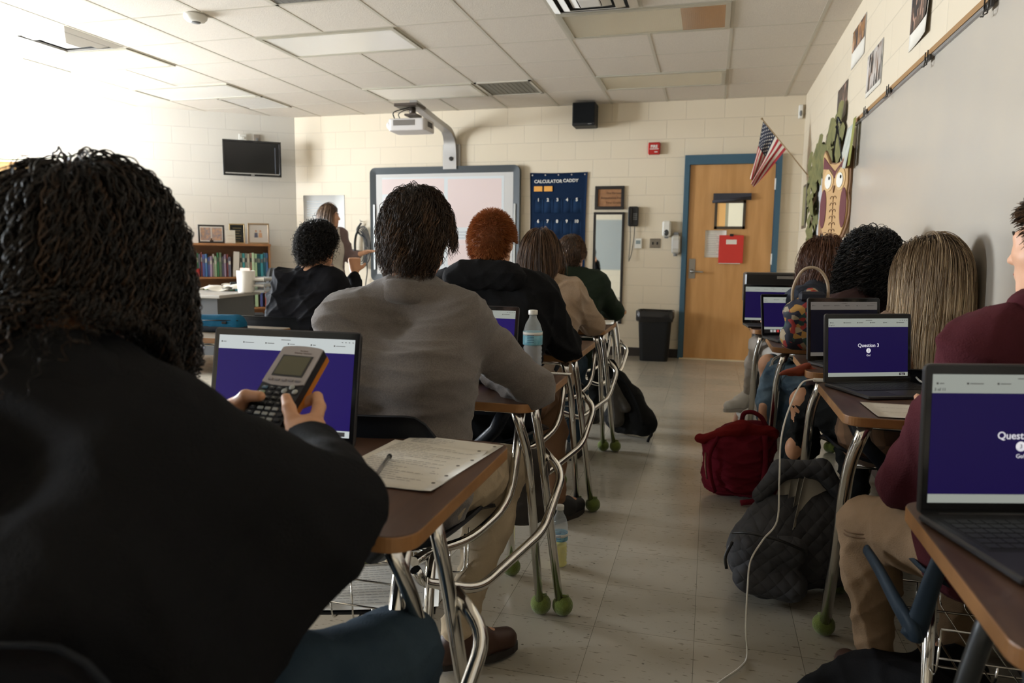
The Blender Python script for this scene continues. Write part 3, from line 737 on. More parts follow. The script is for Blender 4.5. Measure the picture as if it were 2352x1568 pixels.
# beyond the pane: a lit corridor wall
g = G(); g.box((wx0+.028, YF-.0175, wz0+.028), (wx0+.115, YF-.0165, wz1-.028), 0).box((wx0+.115, YF-.0175, wz0+.028), (wx0+.145, YF-.0165, wz1-.028), 1).box((wx0+.145, YF-.0175, wz0+.028), (wx1-.028, YF-.0165, wz1-.028), 2)
g.build('vision_panel_pane', [mat('pane_oak', (.62,.36,.13), .25, emit=((.8,.45,.16), .30)), mat('pane_grey', (.30,.29,.20), .25, emit=((.35,.33,.24), .3)), mat('pane_pale', (.6,.58,.45), .25, emit=((.80,.74,.55), .45))], vf, label='pane looking into the lit corridor')
g = G(); g.tube([(wx0-.03, YF-.05, 1.745), (wx1+.045, YF-.05, 1.785)], .016, 10); g.box((wx0-.02, YF-.052, 1.765), (wx1+.05, YF-.017, 1.835))
g.build('rolled_blind', mat('blind_fabric', (.035,.035,.045), .8), d, label='dark blind rolled up above the pane')
g = G(); g.box((-.232, YF-.022, .905), (-.163, YF-.016, 1.125), bev=.002); g.tube([(-.198, YF-.02, .985), (-.198, YF-.065, .985), (-.185, YF-.07, .985), (-.075, YF-.07, .98)], .010, 8); g.sphere((-.198, YF-.03, .985), .024)
g.build('door_handle', mat('brushed_steel', (.42,.41,.39), .28, 1.0), d)
for z in (.25, 1.13, 1.93):
    g = G(); g.tube([(.638, YF-.024, z-.06), (.638, YF-.024, z+.06)], .008, 8); g.box((.625, YF-.02, z-.06), (.650, YF-.015, z+.06)); g.build('hinge', white_pl, d)

# ceiling fittings
def ceil_light(a0, a1, c0, lens, label, end=False):
    x0, x1 = GX-a1*TT, GX-a0*TT; y0, y1 = GY-c0*TT, GY-(c0-1)*TT
    t = thing('ceiling_light', label, 'ceiling light', ((x0+x1)/2, (y0+y1)/2, ZC), group='recessed ceiling lights, switched off')
    w_, h_ = (x1-x0)/2-.014, (y1-y0)/2-.012
    g = G(); b = .035
    g.box((-w_, -h_, -.012), (w_, -h_+b, 0)).box((-w_, h_-b, -.012), (w_, h_, 0)).box((-w_, -h_+b, -.012), (-w_+b, h_-b, 0)).box((w_-b, -h_+b, -.012), (w_, h_-b, 0))
    g.build('frame', mat('light_frame', (.42,.39,.31), .35), t)
    o = G().box((-w_+b, -h_+b, -.006), (w_-b, h_-b, -.001)).build('diffuser', lens, t)
    if end: G().box((w_-b-.30, -h_+b, -.0066), (w_-b, h_-b, -.0062)).build('browned_end', lens_mat('prismatic_lens_brown', (.36,.20,.10)), o, label='browned end of the lens')
def lens_mat(name, c):
    m, N, Lk, b = node_mat(name); b.inputs['Base Color'].default_value = (*c, 1); b.inputs['Roughness'].default_value = .22; b.inputs['Specular IOR Level'].default_value = .9
    tc = N.new('ShaderNodeTexCoord'); ck = N.new('ShaderNodeTexVoronoi'); ck.inputs['Scale'].default_value = 75; ck.inputs['Randomness'].default_value = 0
    Lk.new(tc.outputs['Object'], ck.inputs['Vector']); bp = N.new('ShaderNodeBump'); bp.inputs['Strength'].default_value = .22; bp.inputs['Distance'].default_value = .003
    Lk.new(ck.outputs['Distance'], bp.inputs['Height']); Lk.new(bp.outputs[0], b.inputs['Normal']); return m
lens_a = lens_mat('prismatic_lens', (.50,.44,.32)); lens_b = lens_mat('prismatic_lens_glare', (.76,.73,.67))  # lens_b: window glare put into a paler copy of the lens colour
ceil_light(1, 3, 4, lens_a, 'unlit ceiling light at upper right with one browned end', True)
ceil_light(1, 3, 1, lens_a, 'unlit ceiling light near the door wall, above the speaker and flag')
ceil_light(5, 7, 4, lens_b, 'unlit ceiling light reflecting window glare left of centre')
ceil_light(5, 7, 1, lens_b, 'long unlit ceiling light beside the small dark ceiling grille')
ceil_light(9, 11, 4, lens_b, 'glare-washed ceiling light next to the square air diffuser')
ceil_light(9, 11, 1.85, lens_b, 'grey-looking unlit ceiling light above the angled wall with the television')
def grille(a, c, m, label, w=1, name='ceiling_grille'):
    x0, x1 = GX-(a+w)*TT, GX-a*TT; y0, y1 = GY-c*TT, GY-(c-1)*TT
    t = thing(name, label, 'vent', ((x0+x1)/2, (y0+y1)/2, ZC)); h = TT/2-.015
    g = G(); g.box((-h, -h, -.010), (h, -h+.025, 0)).box((-h, h-.025, -.010), (h, h, 0)).box((-h, -h, -.010), (-h+.025, h, 0)).box((h-.025, -h, -.010), (h, h, 0)); g.build('frame', bar_m, t)
    g = G()
    for i in range(36):
        y = -h+.03+i*(2*h-.06)/35; g.box((-h+.025, y-.003, -.006), (h-.025, y+.002, -.001))
    for i in range(12):
        x = -h+.03+i*(2*h-.06)/11; g.box((x-.002, -h+.025, -.006), (x+.002, h-.025, -.002))
    G().box((-h+.02, -h+.02, -.0012), (h-.02, h-.02, -.0004)).build('backing', mat('vent_dark', (.05,.045,.035), .8), t)
    g.build('slats', m, t); return t
grille(4, 1, mat('grille_brown', (.16,.14,.10), .6), 'small dark return grille set in the ceiling beside the long unlit light')
grille(5, 6, mat('grille_grey', (.30,.29,.27), .6), 'grey return grille cut off by the top edge, above the glare-lit light')
grille(9, .85, mat('grille_beige', (.46,.42,.36), .7), 'pale beige return grille near the angled wall corner')
def diffuser(a, c, label):
    x0, x1 = GX-(a+1)*TT, GX-a*TT; y0, y1 = GY-c*TT, GY-(c-1)*TT
    t = thing('air_diffuser', label, 'vent', ((x0+x1)/2, (y0+y1)/2, ZC)); h = TT/2-.012
    wm = mat('diffuser_white', (.72,.70,.66), .35)
    G().box((-h+.02, -h+.02, -.002), (h-.02, h-.02, -.0008)).build('dark_core', mat('vent_core', (.035,.033,.03), .9), t)
    for i, (r0, z0) in enumerate(((h, -.004), (h*.72, -.020), (h*.45, -.028))):
        g = G(); r1 = r0-.055
        for k in range(4):
            a_ = k*PI/2; M = Matrix.Rotation(a_, 4, 'Z')
            g.add([(-r0, -r0, z0), (r0, -r0, z0), (r1, -r1, z0-.022), (-r1, -r1, z0-.022), (-r0, -r0, z0+.003), (r0, -r0, z0+.003), (r1, -r1, z0-.018), (-r1, -r1, z0-.018)],
                  [(0,3,2,1), (4,5,6,7), (0,1,5,4), (3,7,6,2)], M=M)
        g.build('louver_ring', wm, t)
    G().box((-.07, -.07, -.052), (.07, .07, -.040), bev=.01).build('center_plate', wm, t)
diffuser(9, 5, 'square white four-way air diffuser in the ceiling at far left')
diffuser(2, 5, 'white air diffuser at the top edge just before the browned light')
t = thing('smoke_detector', 'round white smoke detector on the ceiling at upper left', 'smoke detector', tuple(on(449, 34, 2, ZC)))
G().lathe([(0.0,-.052),(.04,-.052),(.062,-.045),(.078,-.028),(.082,-.012),(.078,0)], 28).build('housing', white_pl, t)
G().lathe([(.03,-.057),(.034,-.053),(.034,-.050),(.03,-.050)], 20).build('sensor_ring', grey_pl, t)
# ---------------------------------------------------------------- front wall fittings
def wall_box(name, label, cat, x0, x1, z0, z1, dep, m, bev=.006, y=YF):
    t = thing(name, label, cat, ((x0+x1)/2, y, (z0+z1)/2)); w_, h_ = (x1-x0)/2, (z1-z0)/2
    G().box((-w_, -dep, -h_), (w_, -.001, h_), bev=bev).build('housing', m, t); return t, w_, h_
FX = Matrix(((1,0,0,0),(0,0,-1,0),(0,1,0,0),(0,0,0,1)))          # XY lettering -> standing on a wall facing -y
def onwall(x, y, z): return Matrix.Translation((x, y, z)) @ FX
# smartboard
bx0, bx1, bz1, bz0 = -4.095, -2.185, 2.185, .80
t = thing('interactive_whiteboard', 'large framed interactive whiteboard with a pink projected page, behind the students', 'whiteboard', ((bx0+bx1)/2, YF, (bz0+bz1)/2))
W2, H2 = (bx1-bx0)/2, (bz1-bz0)/2
g = G(); outer = rrect(-W2, -H2, W2, H2, .07, 6); inner = rrect(-W2+.085, -H2+.10, W2-.085, H2-.085, .01, 6)
n = len(outer); vs = [(x, -.075, z) for x, z in outer]+[(x, -.060, z) for x, z in inner]+[(x, -.002, z) for x, z in outer]
g.add(vs, [(i, (i+1) % n, n+(i+1) % n, n+i) for i in range(n)]+[(i, 2*n+i, 2*n+(i+1) % n, (i+1) % n) for i in range(n)])
g.build('frame', mat('board_frame', (.045,.055,.062), .32), t)
scr = mat('board_screen', (.48,.47,.45), .35, emit=((1,.95,.93), .06))
G().box((-W2+.08, -.062, -H2+.09), (W2-.08, -.050, H2-.08)).build('writing_surface', scr, t)
px0, px1, pz0, pz1 = -W2+.16, W2-.19, -H2+.16, H2-.12
def proj_quad(g, x0, x1, z0, z1, mi, d=.0635): g.box((x0, -d, z0), (x1, -.062, z1), mi)
g = G(); proj_quad(g, px0, px1, pz0, pz1, 0)
proj_quad(g, px0, px0+(px1-px0)*.52, pz1-.20, pz1-.02, 1, .0642); proj_quad(g, px0+(px1-px0)*.55, px1-.03, pz1-.60, pz1-.03, 1, .0642)
proj_quad(g, px0+.02, px0+(px1-px0)*.50, pz1-.60, pz1-.24, 2, .0642)
proj_quad(g, px0+(px1-px0)*.55, px1-.03, pz0+.36, pz1-.80, 1, .0642); proj_quad(g, px0+.02, px0+(px1-px0)*.50, pz0+.20, pz1-.66, 1, .0642)
proj_quad(g, px0+(px1-px0)*.55, px1-.03, pz0+.05, pz0+.30, 1, .0642)
g.build('projected_page', [mat('page_white', (.40,.41,.41), .5, emit=((.86,.95,.97), .22)), mat('page_pink', (.43,.36,.345), .5, emit=((1.0,.78,.73), .24)), mat('page_rose', (.43,.39,.39), .5, emit=((1,.84,.86), .24))], t)
g = G()
for i, wd in enumerate((.55, .42, .50)): g.box((px0+(px1-px0)*.60, -.066, pz1-.66-i*.035), (px0+(px1-px0)*.60+wd, -.0642, pz1-.652-i*.035))
g.build('page_lines', mat('page_ink', (.35,.37,.40), .6), t)
g = G()
for s_ in (-1, 1): g.box((s_*(W2-.055)-.012, -.082, -.55), (s_*(W2-.055)+.012, -.074, .25), bev=.003)
g.build('side_rail', mat('board_rail', (.52,.54,.54), .3, .5), t)
# projector arm and projector
silver = mat('satin_silver', (.42,.41,.40), .35, .7)
t = thing('projector_mount', 'curved grey wall arm reaching over the interactive whiteboard', 'projector arm', (-3.045, YF, 2.15))
g = G(); pth = [(0, -.06, .0), (0, -.06, .22), (0, -.08, .33), (0, -.15, .41), (0, -.26, .445), (0, -.6, .48), (0, -1.18, .55)]
P_ = smoothpath(pth, 5); wd = [.085-.045*i/(len(P_)-1) for i in range(len(P_))]
vs = []; 
for i, p in enumerate(P_):
    tg = P_[min(i+1, len(P_)-1)]-P_[max(i-1, 0)]; tg /= np.linalg.norm(tg); nn = np.cross(tg, [1,0,0])
    for sx, sn in ((-1,-1),(1,-1),(1,1),(-1,1)): vs.append(p+V(sx*wd[i],0,0)+nn*sn*.028)
fs = [(i*4+k, i*4+(k+1)%4, i*4+4+(k+1)%4, i*4+4+k) for i in range(len(P_)-1) for k in range(4)]+[(3,2,1,0), tuple(len(vs)-4+k for k in range(4))]
g.add(vs, fs); g.build('arm', silver, t)
G().box((-.11, -.035, -.02), (.11, -.001, .30), bev=.01).build('wall_plate', silver, t)
g = G(); g.tube([(.02, -.088, .12), (.02, -.096, .12)], .026, 16); g.build('cable_port', black_gl, t)
g = G(); g.box((-.20, -1.22, .515), (.06, -.98, .545), bev=.004); g.tube([(-.04, -1.1, .52), (-.04, -1.1, .44)], .035, 14); g.box((-.10, -1.18, .425), (.03, -1.02, .445)); g.build('mount', mat('mount_bronze', (.07,.055,.045), .4, .5), t)
g = G(); g.tube(smoothpath([(-.22, -1.16, .40), (-.22, -1.18, .46), (-.12, -1.14, .50), (-.03, -1.08, .52), (.0, -.9, .53)], 6), .006, 6); g.tube(smoothpath([(-.16, -1.16, .40), (-.17, -1.16, .45), (-.08, -1.14, .49), (.0, -.95, .53)], 6), .005, 6); g.build('cable', black_pl, t)
t = thing('projector', 'light grey projector hanging from the arm above the whiteboard', 'projector', (-3.12, 7.28, 2.48), .05)
g = G(); body = rrect(-.20, -.15, .22, .15, .045, 5)
g.prism(body, -.062, .062); pj = g.build('body', mat('projector_shell', (.56,.53,.51), .4), t)
bv = pj.modifiers.new('soft', 'BEVEL'); bv.width = .014; bv.segments = 3
g = G()
for i in range(20): g.box((-.135+i*.012, -.153, -.012), (-.130+i*.012, -.149, .045))
g.build('front_grille', mat('grille_dim', (.14,.13,.12), .6), t)
g = G()
for i in range(8): g.box((.2185, -.09+i*.02, -.02), (.2225, -.08+i*.02, .035))
g.build('side_vent', mat('side_vent', (.07,.06,.05), .6), t)
g = G(); g.sphere((-.19, -.06, 0), (.05,.085,.05), 16, 10); g.build('lens_hood', mat('lens_cover', (.62,.60,.58), .35), t)
# speaker, fire alarm, sensors
t, w_, h_ = wall_box('loudspeaker', 'square black loudspeaker hung just below the ceiling', 'loudspeaker', -1.54, -1.285, 2.565, 2.815, .22, mat('speaker_body', (.012,.012,.012), .6), .008)
t.location.y = YF-.06
G().box((-w_+.012, -.228, -h_+.03), (w_-.012, -.221, h_-.012)).build('front_cloth', mat('speaker_cloth', (.010,.011,.012), .9, bump=(300,.4)), t)
G().box((.05, -.232, -h_+.012), (.09, -.227, -h_+.020)).build('badge', grey_pl, t)
g = G(); g.box((-.03, -.08, h_-.01), (.03, .058, h_+.012)).box((-.06, .045, -.05), (.06, .059, .1)); g.tube([(0,-.03,h_), (0,-.03,h_+.022)], .01, 8); g.build('bracket', black_pl, t)
red = mat('alarm_red', (.40,.018,.015), .35)
t, w_, h_ = wall_box('fire_alarm', 'small red fire alarm unit high on the wall left of the door', 'fire alarm', -.722, -.590, 2.268, 2.398, .055, red, .01)
text('lettering', 'FIRE', .042, onwall(0, -.057, .018), white_pl, t, bold=.0015)
G().box((-.045, -.060, -.004), (.05, -.055, -.012)).build('strobe_strip', white_pl, t); G().box((.005, -.060, -.045), (.04, -.055, -.035)).build('status_label', white_pl, t)
t, w_, h_ = wall_box('motion_sensor', 'small white motion sensor in the top right corner', 'sensor', .825, .868, 2.60, 2.74, .05, white_pl, .008)
G().sphere((0, -.05, -.02), (.014,.008,.03), 12, 8).build('lens', grey_pl, t)
# calculator caddy
navy = mat('navy_felt', (.006,.017,.045), .85, bump=(200,.3))
cx0, cx1, cz1, cz0 = -2.075, -1.398, 2.095, .62
t = thing('calculator_caddy', 'navy hanging pocket chart titled CALCULATOR CADDY with numbered pockets', 'pocket chart', ((cx0+cx1)/2, YF, cz1))
cw = (cx1-cx0)/2
g = G(); g.sheet(lambda u, v: ((2*u-1)*(cw-.012*math.sin(v*3.1)), -.012-.005*math.sin(u*19+v*3)*v, -.02*math.sin(u*3.14)*.4-(cz1-cz0)*v), 24, 24, .006); g.build('backing', navy, t)
R_, C_ = 7, 5
pk = mat('pocket_felt', (.007,.020,.052), .8, bump=(160,.35), var=(9,(.010,.030,.075)))
for r in range(R_):
    for c in range(C_):
        x = -cw+.055+c*(2*cw-.11)/C_; ww = (2*cw-.11)/C_-.008; z = -.30-r*.245
        if z-.14 < -(cz1-cz0)+.02: continue
        g = G(); g.sheet(lambda u, v: (x+u*ww, -.016-.014*math.sin(u*PI)*(.55+.45*v), z-.005+.0-v*.155), 6, 3, .003); g.build('pocket', pk, t)
        text('pocket_number', str(r*C_+c+1), .05, onwall(x+ww/2, -.030, z-.028+.015), white_pl, t, bold=.002)
for i, (s_, x0) in enumerate((('CALCULATOR', -.075), ('CADDY', .19))):
    text('title', s_, .051, onwall(x0-.045, -.022, -.102+(.006 if i else 0)), white_pl, t, bold=.0012)
for c in range(2): G().box((-.285+c*.12, -.030, -.215), (-.185+c*.12, -.0215, -.155), bev=.003).build('yellow_card', mat('card_orange', (.72,.34,.06), .5), t)
g = G()
for i in range(5): g.tube([(-cw+.03+i*(2*cw-.06)/4, -.012, -.028), (-cw+.03+i*(2*cw-.06)/4, -.024, -.028)], .009, 10)
g.build('eyelets', silver, t)
# plaque, mirror
blkwood = mat('black_wood', (.016,.013,.012), .4)
def frame_g(w_, h_, b, d, y0=-.001):
    g = G(); g.box((-w_, -d, -h_), (w_, y0, -h_+b), bev=.003).box((-w_, -d, h_-b), (w_, y0, h_), bev=.003).box((-w_, -d, -h_+b), (-w_+b, y0, h_-b), bev=.003).box((w_-b, -d, -h_+b), (w_, y0, h_-b), bev=.003); return g
t = thing('framed_plaque', 'black framed plaque with brown text panel above the tall mirror', 'plaque', (-1.140, YF, 1.801))
frame_g(.166, .131, .034, .028).build('frame', blkwood, t)
G().box((-.134, -.012, -.099), (.134, -.004, .099)).build('panel', mat('plaque_brown', (.32,.155,.065), .6, var=(20,(.26,.12,.05))), t)
pin = mat('plaque_ink', (.10,.045,.02), .6)
for i, (s_, dx) in enumerate((('The Person', .045), ('Responsible For', .02), ('Your Grade', .045))): text('lettering', s_, .036, onwall(dx, -.0135, .052-i*.053), pin, t)
t = thing('wall_mirror', 'tall narrow black framed mirror on the front wall', 'mirror', (-1.140, YF, 1.005))
frame_g(.175, .635, .026, .026).build('frame', blkwood, t)
G().box((-.151, -.010, -.611), (.151, -.006, .611)).build('glass', mat('mirror_glass', (.80,.84,.84), .02, 1.0), t)
# phone
t, w_, h_ = wall_box('wall_phone', 'black wall telephone with hanging coiled cord right of the mirror', 'telephone', -.918, -.806, 1.480, 1.700, .075, black_pl, .012)
G().box((-.046, -.105, -.095), (-.012, -.076, .095), bev=.012).build('handset', black_gl, t)
g = G()
for i in range(4):
    for j in range(3): g.box((.002+j*.016, -.080, .02-i*.02), (.013+j*.016, -.0745, .033-i*.02), bev=.001)
g.build('keypad', grey_pl, t)
pts = [(-.03+.006*math.cos(i*1.3)+.004*math.sin(i*.05), -.05+.006*math.sin(i*1.3), -.11-i*.0042) for i in range(95)]
g = G(); g.tube(pts, .0028, 5); g.tube(smoothpath([(.02,-.04,-.11), (.012,-.03,-.25), (-.01,-.03,-.42), (-.03,-.045,-.49)], 6), .004, 6); g.build('cord', black_pl, t)
t, w_, h_ = wall_box('thermostat', 'small white thermostat below the wall telephone', 'thermostat', -.842, -.758, 1.232, 1.345, .03, white_pl, .006)
G().box((-.025, -.032, -.005), (.025, -.029, .035)).build('display', mat('lcd', (.25,.30,.30), .3), t)
t, w_, h_ = wall_box('switch_plate', 'brushed steel double switch plate between thermostat and dispensers', 'light switch', -.672, -.555, 1.240, 1.345, .008, mat('switch_steel', (.26,.23,.19), .35, .8), .002)
for s_ in (-1, 1): G().box((s_*.024-.009, -.016, -.016), (s_*.024+.009, -.008, .016), bev=.003).build('toggle', black_pl, t)
t, w_, h_ = wall_box('soap_dispenser', 'white soap dispenser with dark window, upper left of the door frame', 'dispenser', -.535, -.440, 1.365, 1.540, .10, white_pl, .018)
g = G(); g.sphere((0, -.100, -.045), (.026,.008,.035), 14, 8); g.build('level_window', mat('smoke_window', (.05,.05,.05), .15), t)
G().box((-.02, -.09, -.105), (.02, -.05, -.086), bev=.004).build('nozzle', grey_pl, t)
t, w_, h_ = wall_box('hand_sanitizer', 'clear and white sanitizer dispenser touching the blue door frame', 'dispenser', -.430, -.335, 1.175, 1.385, .085, mat('clear_plastic', (.50,.48,.43), .15, spec=.8), .02)
G().box((-.035, -.09, -.05), (.035, -.084, .05), bev=.004).build('label_card', mat('sanitizer_label', (.55,.53,.50), .6), t)
G().box((-.03, -.07, .105), (.03, -.02, .135), bev=.008).build('cap', grey_pl, t); G().tube([(0,-.06,-.10), (0,-.06,-.13)], .022, 12).build('pump', grey_pl, t)
# things on the door
t = thing('paper_notice', 'white printed sheet taped on the wooden door', 'paper', (.043, YF-.017, 1.290)); G().sheet(lambda u, v: (-.112+.224*u, -.001-.004*v*u, .148-.296*v), 4, 4, .0006).build('sheet', paper_m, t)
g = G()
for i in range(12): g.box((-.09, -.0052, .095-i*.019), (-.09+.10+.07*((i*37)%5)/5, -.0048, .099-i*.019))
g.build('printed_lines', mat('faint_ink', (.30,.28,.27), .7), t)
t = thing('red_folder', 'red folder clipped to the wooden door under its window', 'folder', (.210, YF-.024, 1.232)); G().box((-.130, -.022, -.150), (.128, -.002, .152), bev=.003).build('cover', mat('folder_red', (.55,.035,.025), .5), t)
G().box((-.055, -.0235, .055), (.055, -.022, .105)).build('white_label', paper_m, t); G().box((-.125, -.019, -.157), (.10, -.008, -.150)).build('sheets', paper_m, t)
G().box((-.02, -.028, .14), (.02, -.004, .168), bev=.003).build('binder_clip', black_pl, t)
# flag
pole0, pole1 = V(.862, 7.40, 1.90), on(1750, 273, 1, 7.75)
t = thing('flag', 'small United States flag on a slanted stick beside the door', 'flag', tuple(pole0))
dv = pole1-pole0; L_ = np.linalg.norm(dv); du = dv/L_
g = G(); g.tube([(0,0,0), tuple(dv)], .006, 8); g.sphere(tuple(dv), .012, 10, 6); g.tube([(.03,0,-.02), (-.01,0,.03)], .015, 8); g.build('pole', mat('pole_wood', (.30,.20,.10), .5), t)
hst0, hst1 = .97, .47                       # hoist runs along the pole between these fractions
def flagpt(u, v):                            # u along the fly, hanging down; v along the hoist from the top
    p = dv*(hst0+(hst1-hst0)*v)
    e = V(-.09-.20*v, -.02, -.56+.19*v)*u
    q = p+e+V(.012*math.sin(v*12+u*4)*u, .040*math.sin(v*14+u*2.5)*min(1, u*2), 0)
    return q
NU, NV = 30, 39; vs = []; fs = []; mi = []
for j in range(NV+1):
    for i in range(NU+1): vs.append(tuple(flagpt(i/NU, j/NV)))
for j in range(NV):
    for i in range(NU):
        fs.append((j*(NU+1)+i, j*(NU+1)+i+1, (j+1)*(NU+1)+i+1, (j+1)*(NU+1)+i)); mi.append(2 if (i < 13 and j < 21) else (0 if (j//3) % 2 == 0 else 1))
o = npmesh('cloth', vs, fs, [mat('flag_red', (.30,.015,.02), .7), mat('flag_white', (.62,.55,.46), .7), mat('flag_blue', (.010,.014,.032), .7)], t, mi=mi)
g = G()
for r in range(9):
    for c in range(6 if r % 2 == 0 else 5):
        u = ((c+.5)/6 if r % 2 == 0 else (c+1)/6)*13/30; v = (r+.9)/10*21/39
        p = flagpt(u, v); a = flagpt(u+.004, v)-p; b = flagpt(u, v+.004)-p; a /= np.linalg.norm(a); b /= np.linalg.norm(b); nn = np.cross(a, b)
        for sg in (-1, 1):
            ring = [p+nn*sg*.003+(a*math.cos(k*PI/5)+b*math.sin(k*PI/5))*(.0095 if k % 2 == 0 else .004) for k in range(10)]
            g.add(ring+[p+nn*sg*.003], [(k, (k+1) % 10, 10) for k in range(10)])
g.build('stars', mat('star_white', (.66,.62,.55), .7), o)
# waste bin
t = thing('trash_can', 'black waste bin with liner bag against the wall left of the door', 'trash can', (-.565, 8.10, 0))
def ring(w_, d_, z, r=.05, k=5): return [(x, y, z) for x, y in rrect(-w_, -d_, w_, d_, r, k)]
rings = [ring(.150, .115, 0), ring(.152, .117, .01), ring(.178, .135, .48), ring(.178, .135, .50), ring(.192, .148, .50), ring(.192, .148, .545), ring(.180, .137, .55), ring(.172, .128, .50), ring(.145, .108, .03)]
n = len(rings[0]); vs = sum(rings, []); g = G(); g.add(vs, [(i*n+k, i*n+(k+1) % n, (i+1)*n+(k+1) % n, (i+1)*n+k) for i in range(len(rings)-1) for k in range(n)]+[tuple(range(n))[::-1], tuple((len(rings)-1)*n+k for k in range(n))], smooth=False)
g.build('bin', mat('bin_black', (.008,.008,.008), .6, bump=(50,.1), spec=.2), t)
rs = random.Random(4); g = G(); rg = []
for lev, (w_, z) in enumerate(((.150,.53),(.196,.556),(.200,.545),(.199,.47),(.194,.44))):
    rr = rrect(-w_, -w_*.76, w_, w_*.76, .05, 9); rg.append([(x+rs.uniform(-.004,.004), y+rs.uniform(-.004,.004), z+rs.uniform(-.012,.012)*(1 if lev > 1 else .2)) for x, y in rr])
n = len(rg[0]); g.add(sum(rg, []), [(i*n+k, i*n+(k+1) % n, (i+1)*n+(k+1) % n, (i+1)*n+k) for i in range(4) for k in range(n)], smooth=True); g.build('liner_bag', mat('liner', (.012,.011,.011), .16), t)
# cable bundle on a hook left of the smartboard
t = thing('cable_bundle', 'black cables coiled on a wall hook left of the whiteboard', 'cables', tuple(on(832, 512, 1, YF-.01)))
g = G()
for k in range(6):
    r1, r2 = .10+.012*k, .16+.015*k
    g.tube([( -.02+.10*math.cos(a)*(.6+.1*k)+.01*k, -.03-.008*k, -.30+(.20+.012*k)*math.sin(a)+.01*math.sin(3*a+k)) for a in np.linspace(0, 2*PI, 26)[:-1]], .006, 6, closed=True)
g.tube(smoothpath([(0,-.03,0), (-.05,-.04,-.1), (.06,-.04,-.2), (.08,-.03,-.30)], 6), .013, 6); g.tube(smoothpath([(-.12,-.04,-.34), (0,-.06,-.36), (.09,-.05,-.35)], 6), .016, 6)
g.tube(smoothpath([(.06,-.03,-.3), (.08,-.04,-.6), (.05,-.03,-.8), (.06,-.02,-1.25)], 6), .007, 6)
g.build('cables', black_pl, t)
G().tube([(0,0,.02), (0,-.05,.02), (0,-.06,.04)], .006, 6).build('hook', silver, t)
t = thing('wall_chart', 'pale paper chart on the wall behind the standing teacher', 'poster', tuple(on(745, 525, 1, YF-.002)))
G().sheet(lambda u, v: (-.29+.58*u, -.002, .42-.84*v), 4, 4, .001).build('sheet', mat('chart_paper', (.62,.62,.60), .7), t)
g = G()
for i in range(7): g.box((-.24, -.0042, .34-i*.03), (-.24+.2+.2*((i*31)%7)/7, -.0034, .346-i*.03))
g.build('faint_lines', mat('chart_ink', (.45,.52,.58), .7), t)

# ---------------------------------------------------------------- angled wall fittings
def awobj(name, label, cat, tt, z, off=0):
    p = AW(tt, off, z); return thing(name, label, cat, tuple(p), rz=ang)        # local x points towards the corner, local -y into the room
t = awobj('television', 'black flat television on a bracket on the pale angled wall', 'television', .52, 2.275, .22)
frame_g(.335, .212, .024, .05, .0).build('bezel', mat('tv_bezel', (.010,.010,.011), .15), t)
G().box((-.315, -.040, -.175), (.315, .03, .195)).build('screen', mat('tv_screen', (.006,.006,.007), .12), t)
G().box((-.02, -.0535, -.206), (.02, -.049, -.194)).build('badge', silver, t); G().box((.26, -.052, -.18), (.268, -.0495, .14)).build('grey_strip', mat('strip_grey', (.12,.14,.18), .3), t)  # narrow blue-grey strip down one side of the screen
g = G(); g.box((-.10, .03, -.10), (.10, .06, .10)); g.box((-.03, .06, -.03), (.03, .218, .03)).box((-.08, .205, -.12), (.08, .219, .12)); g.build('wall_bracket', black_pl, t)
t = awobj('outlet_box', 'white wall outlet with a plug above the television', 'outlet', .62, 2.540, .002); G().box((-.045, -.02, -.055), (.045, 0, .055), bev=.004).build('plate', white_pl, t); G().box((-.02, -.035, -.01), (.02, -.02, .02), bev=.003).build('plug', white_pl, t)
t = awobj('outlet_box', 'grey metal cable outlet above the right end of the television', 'outlet', .455, 2.545, .002); G().box((-.04, -.015, -.055), (.04, 0, .055), bev=.003).build('plate', mat('outlet_metal', (.30,.26,.22), .4, .5), t); G().box((-.015, -.03, -.03), (.015, -.015, .01), bev=.003).build('socket', grey_pl, t)
# bookcase
oakb = mat('bookcase_wood', (.26,.115,.045), .4, var=(6,(.34,.16,.065),(1,6,6)))
BT0, BT1 = .345, 1.45                       # along the wall
bc = awobj('bookcase', 'reddish wooden bookcase under the television, filled with books', 'bookcase', (BT0+BT1)/2, 0, .004)
bw, bd = (BT1-BT0)/2, .30
G().box((-bw, -bd, 0), (-bw+.022, 0, 1.215)).build('side_panel', oakb, bc); G().box((bw-.022, -bd, 0), (bw, 0, 1.215)).build('side_panel', oakb, bc)
G().box((-bw-.01, -bd-.01, 1.215), (bw+.01, 0, 1.245), bev=.004).build('top_panel', oakb, bc); G().box((-bw+.022, -.012, .02), (bw-.022, 0, 1.215)).build('back_panel', oakb, bc)
for z in (.06, .44, .815): G().box((-bw+.022, -bd+.005, z), (bw-.022, -.012, z+.022)).build('shelf', oakb, bc)
cols = [(.55,.50,.40),(.05,.30,.32),(.55,.30,.25),(.45,.60,.38),(.35,.50,.32),(.04,.25,.32),(.05,.14,.32),(.08,.30,.40),(.40,.38,.30),(.05,.20,.25),(.55,.52,.48),(.30,.08,.08),(.05,.22,.10),(.25,.35,.22),(.10,.10,.14),(.30,.22,.32),(.06,.08,.25)]
cnames = ['cream','teal','salmon','pale green','sage','deep teal','navy','turquoise','tan','dark teal','white','maroon','dark green','moss','black','mauve','indigo']
bmats = [mat('book_cover', c, .5) for c in cols]
ORD = ['first','second','third','fourth','fifth','sixth','seventh','eighth','ninth','tenth','eleventh','twelfth','thirteenth','fourteenth','fifteenth']
seq = [6,7,5,9,4,3,2,8,10,1,0, 14,11,15,14, 13,12,13,10,15,16,6,16,11,14,12]
x = bw-.03; bn = 0
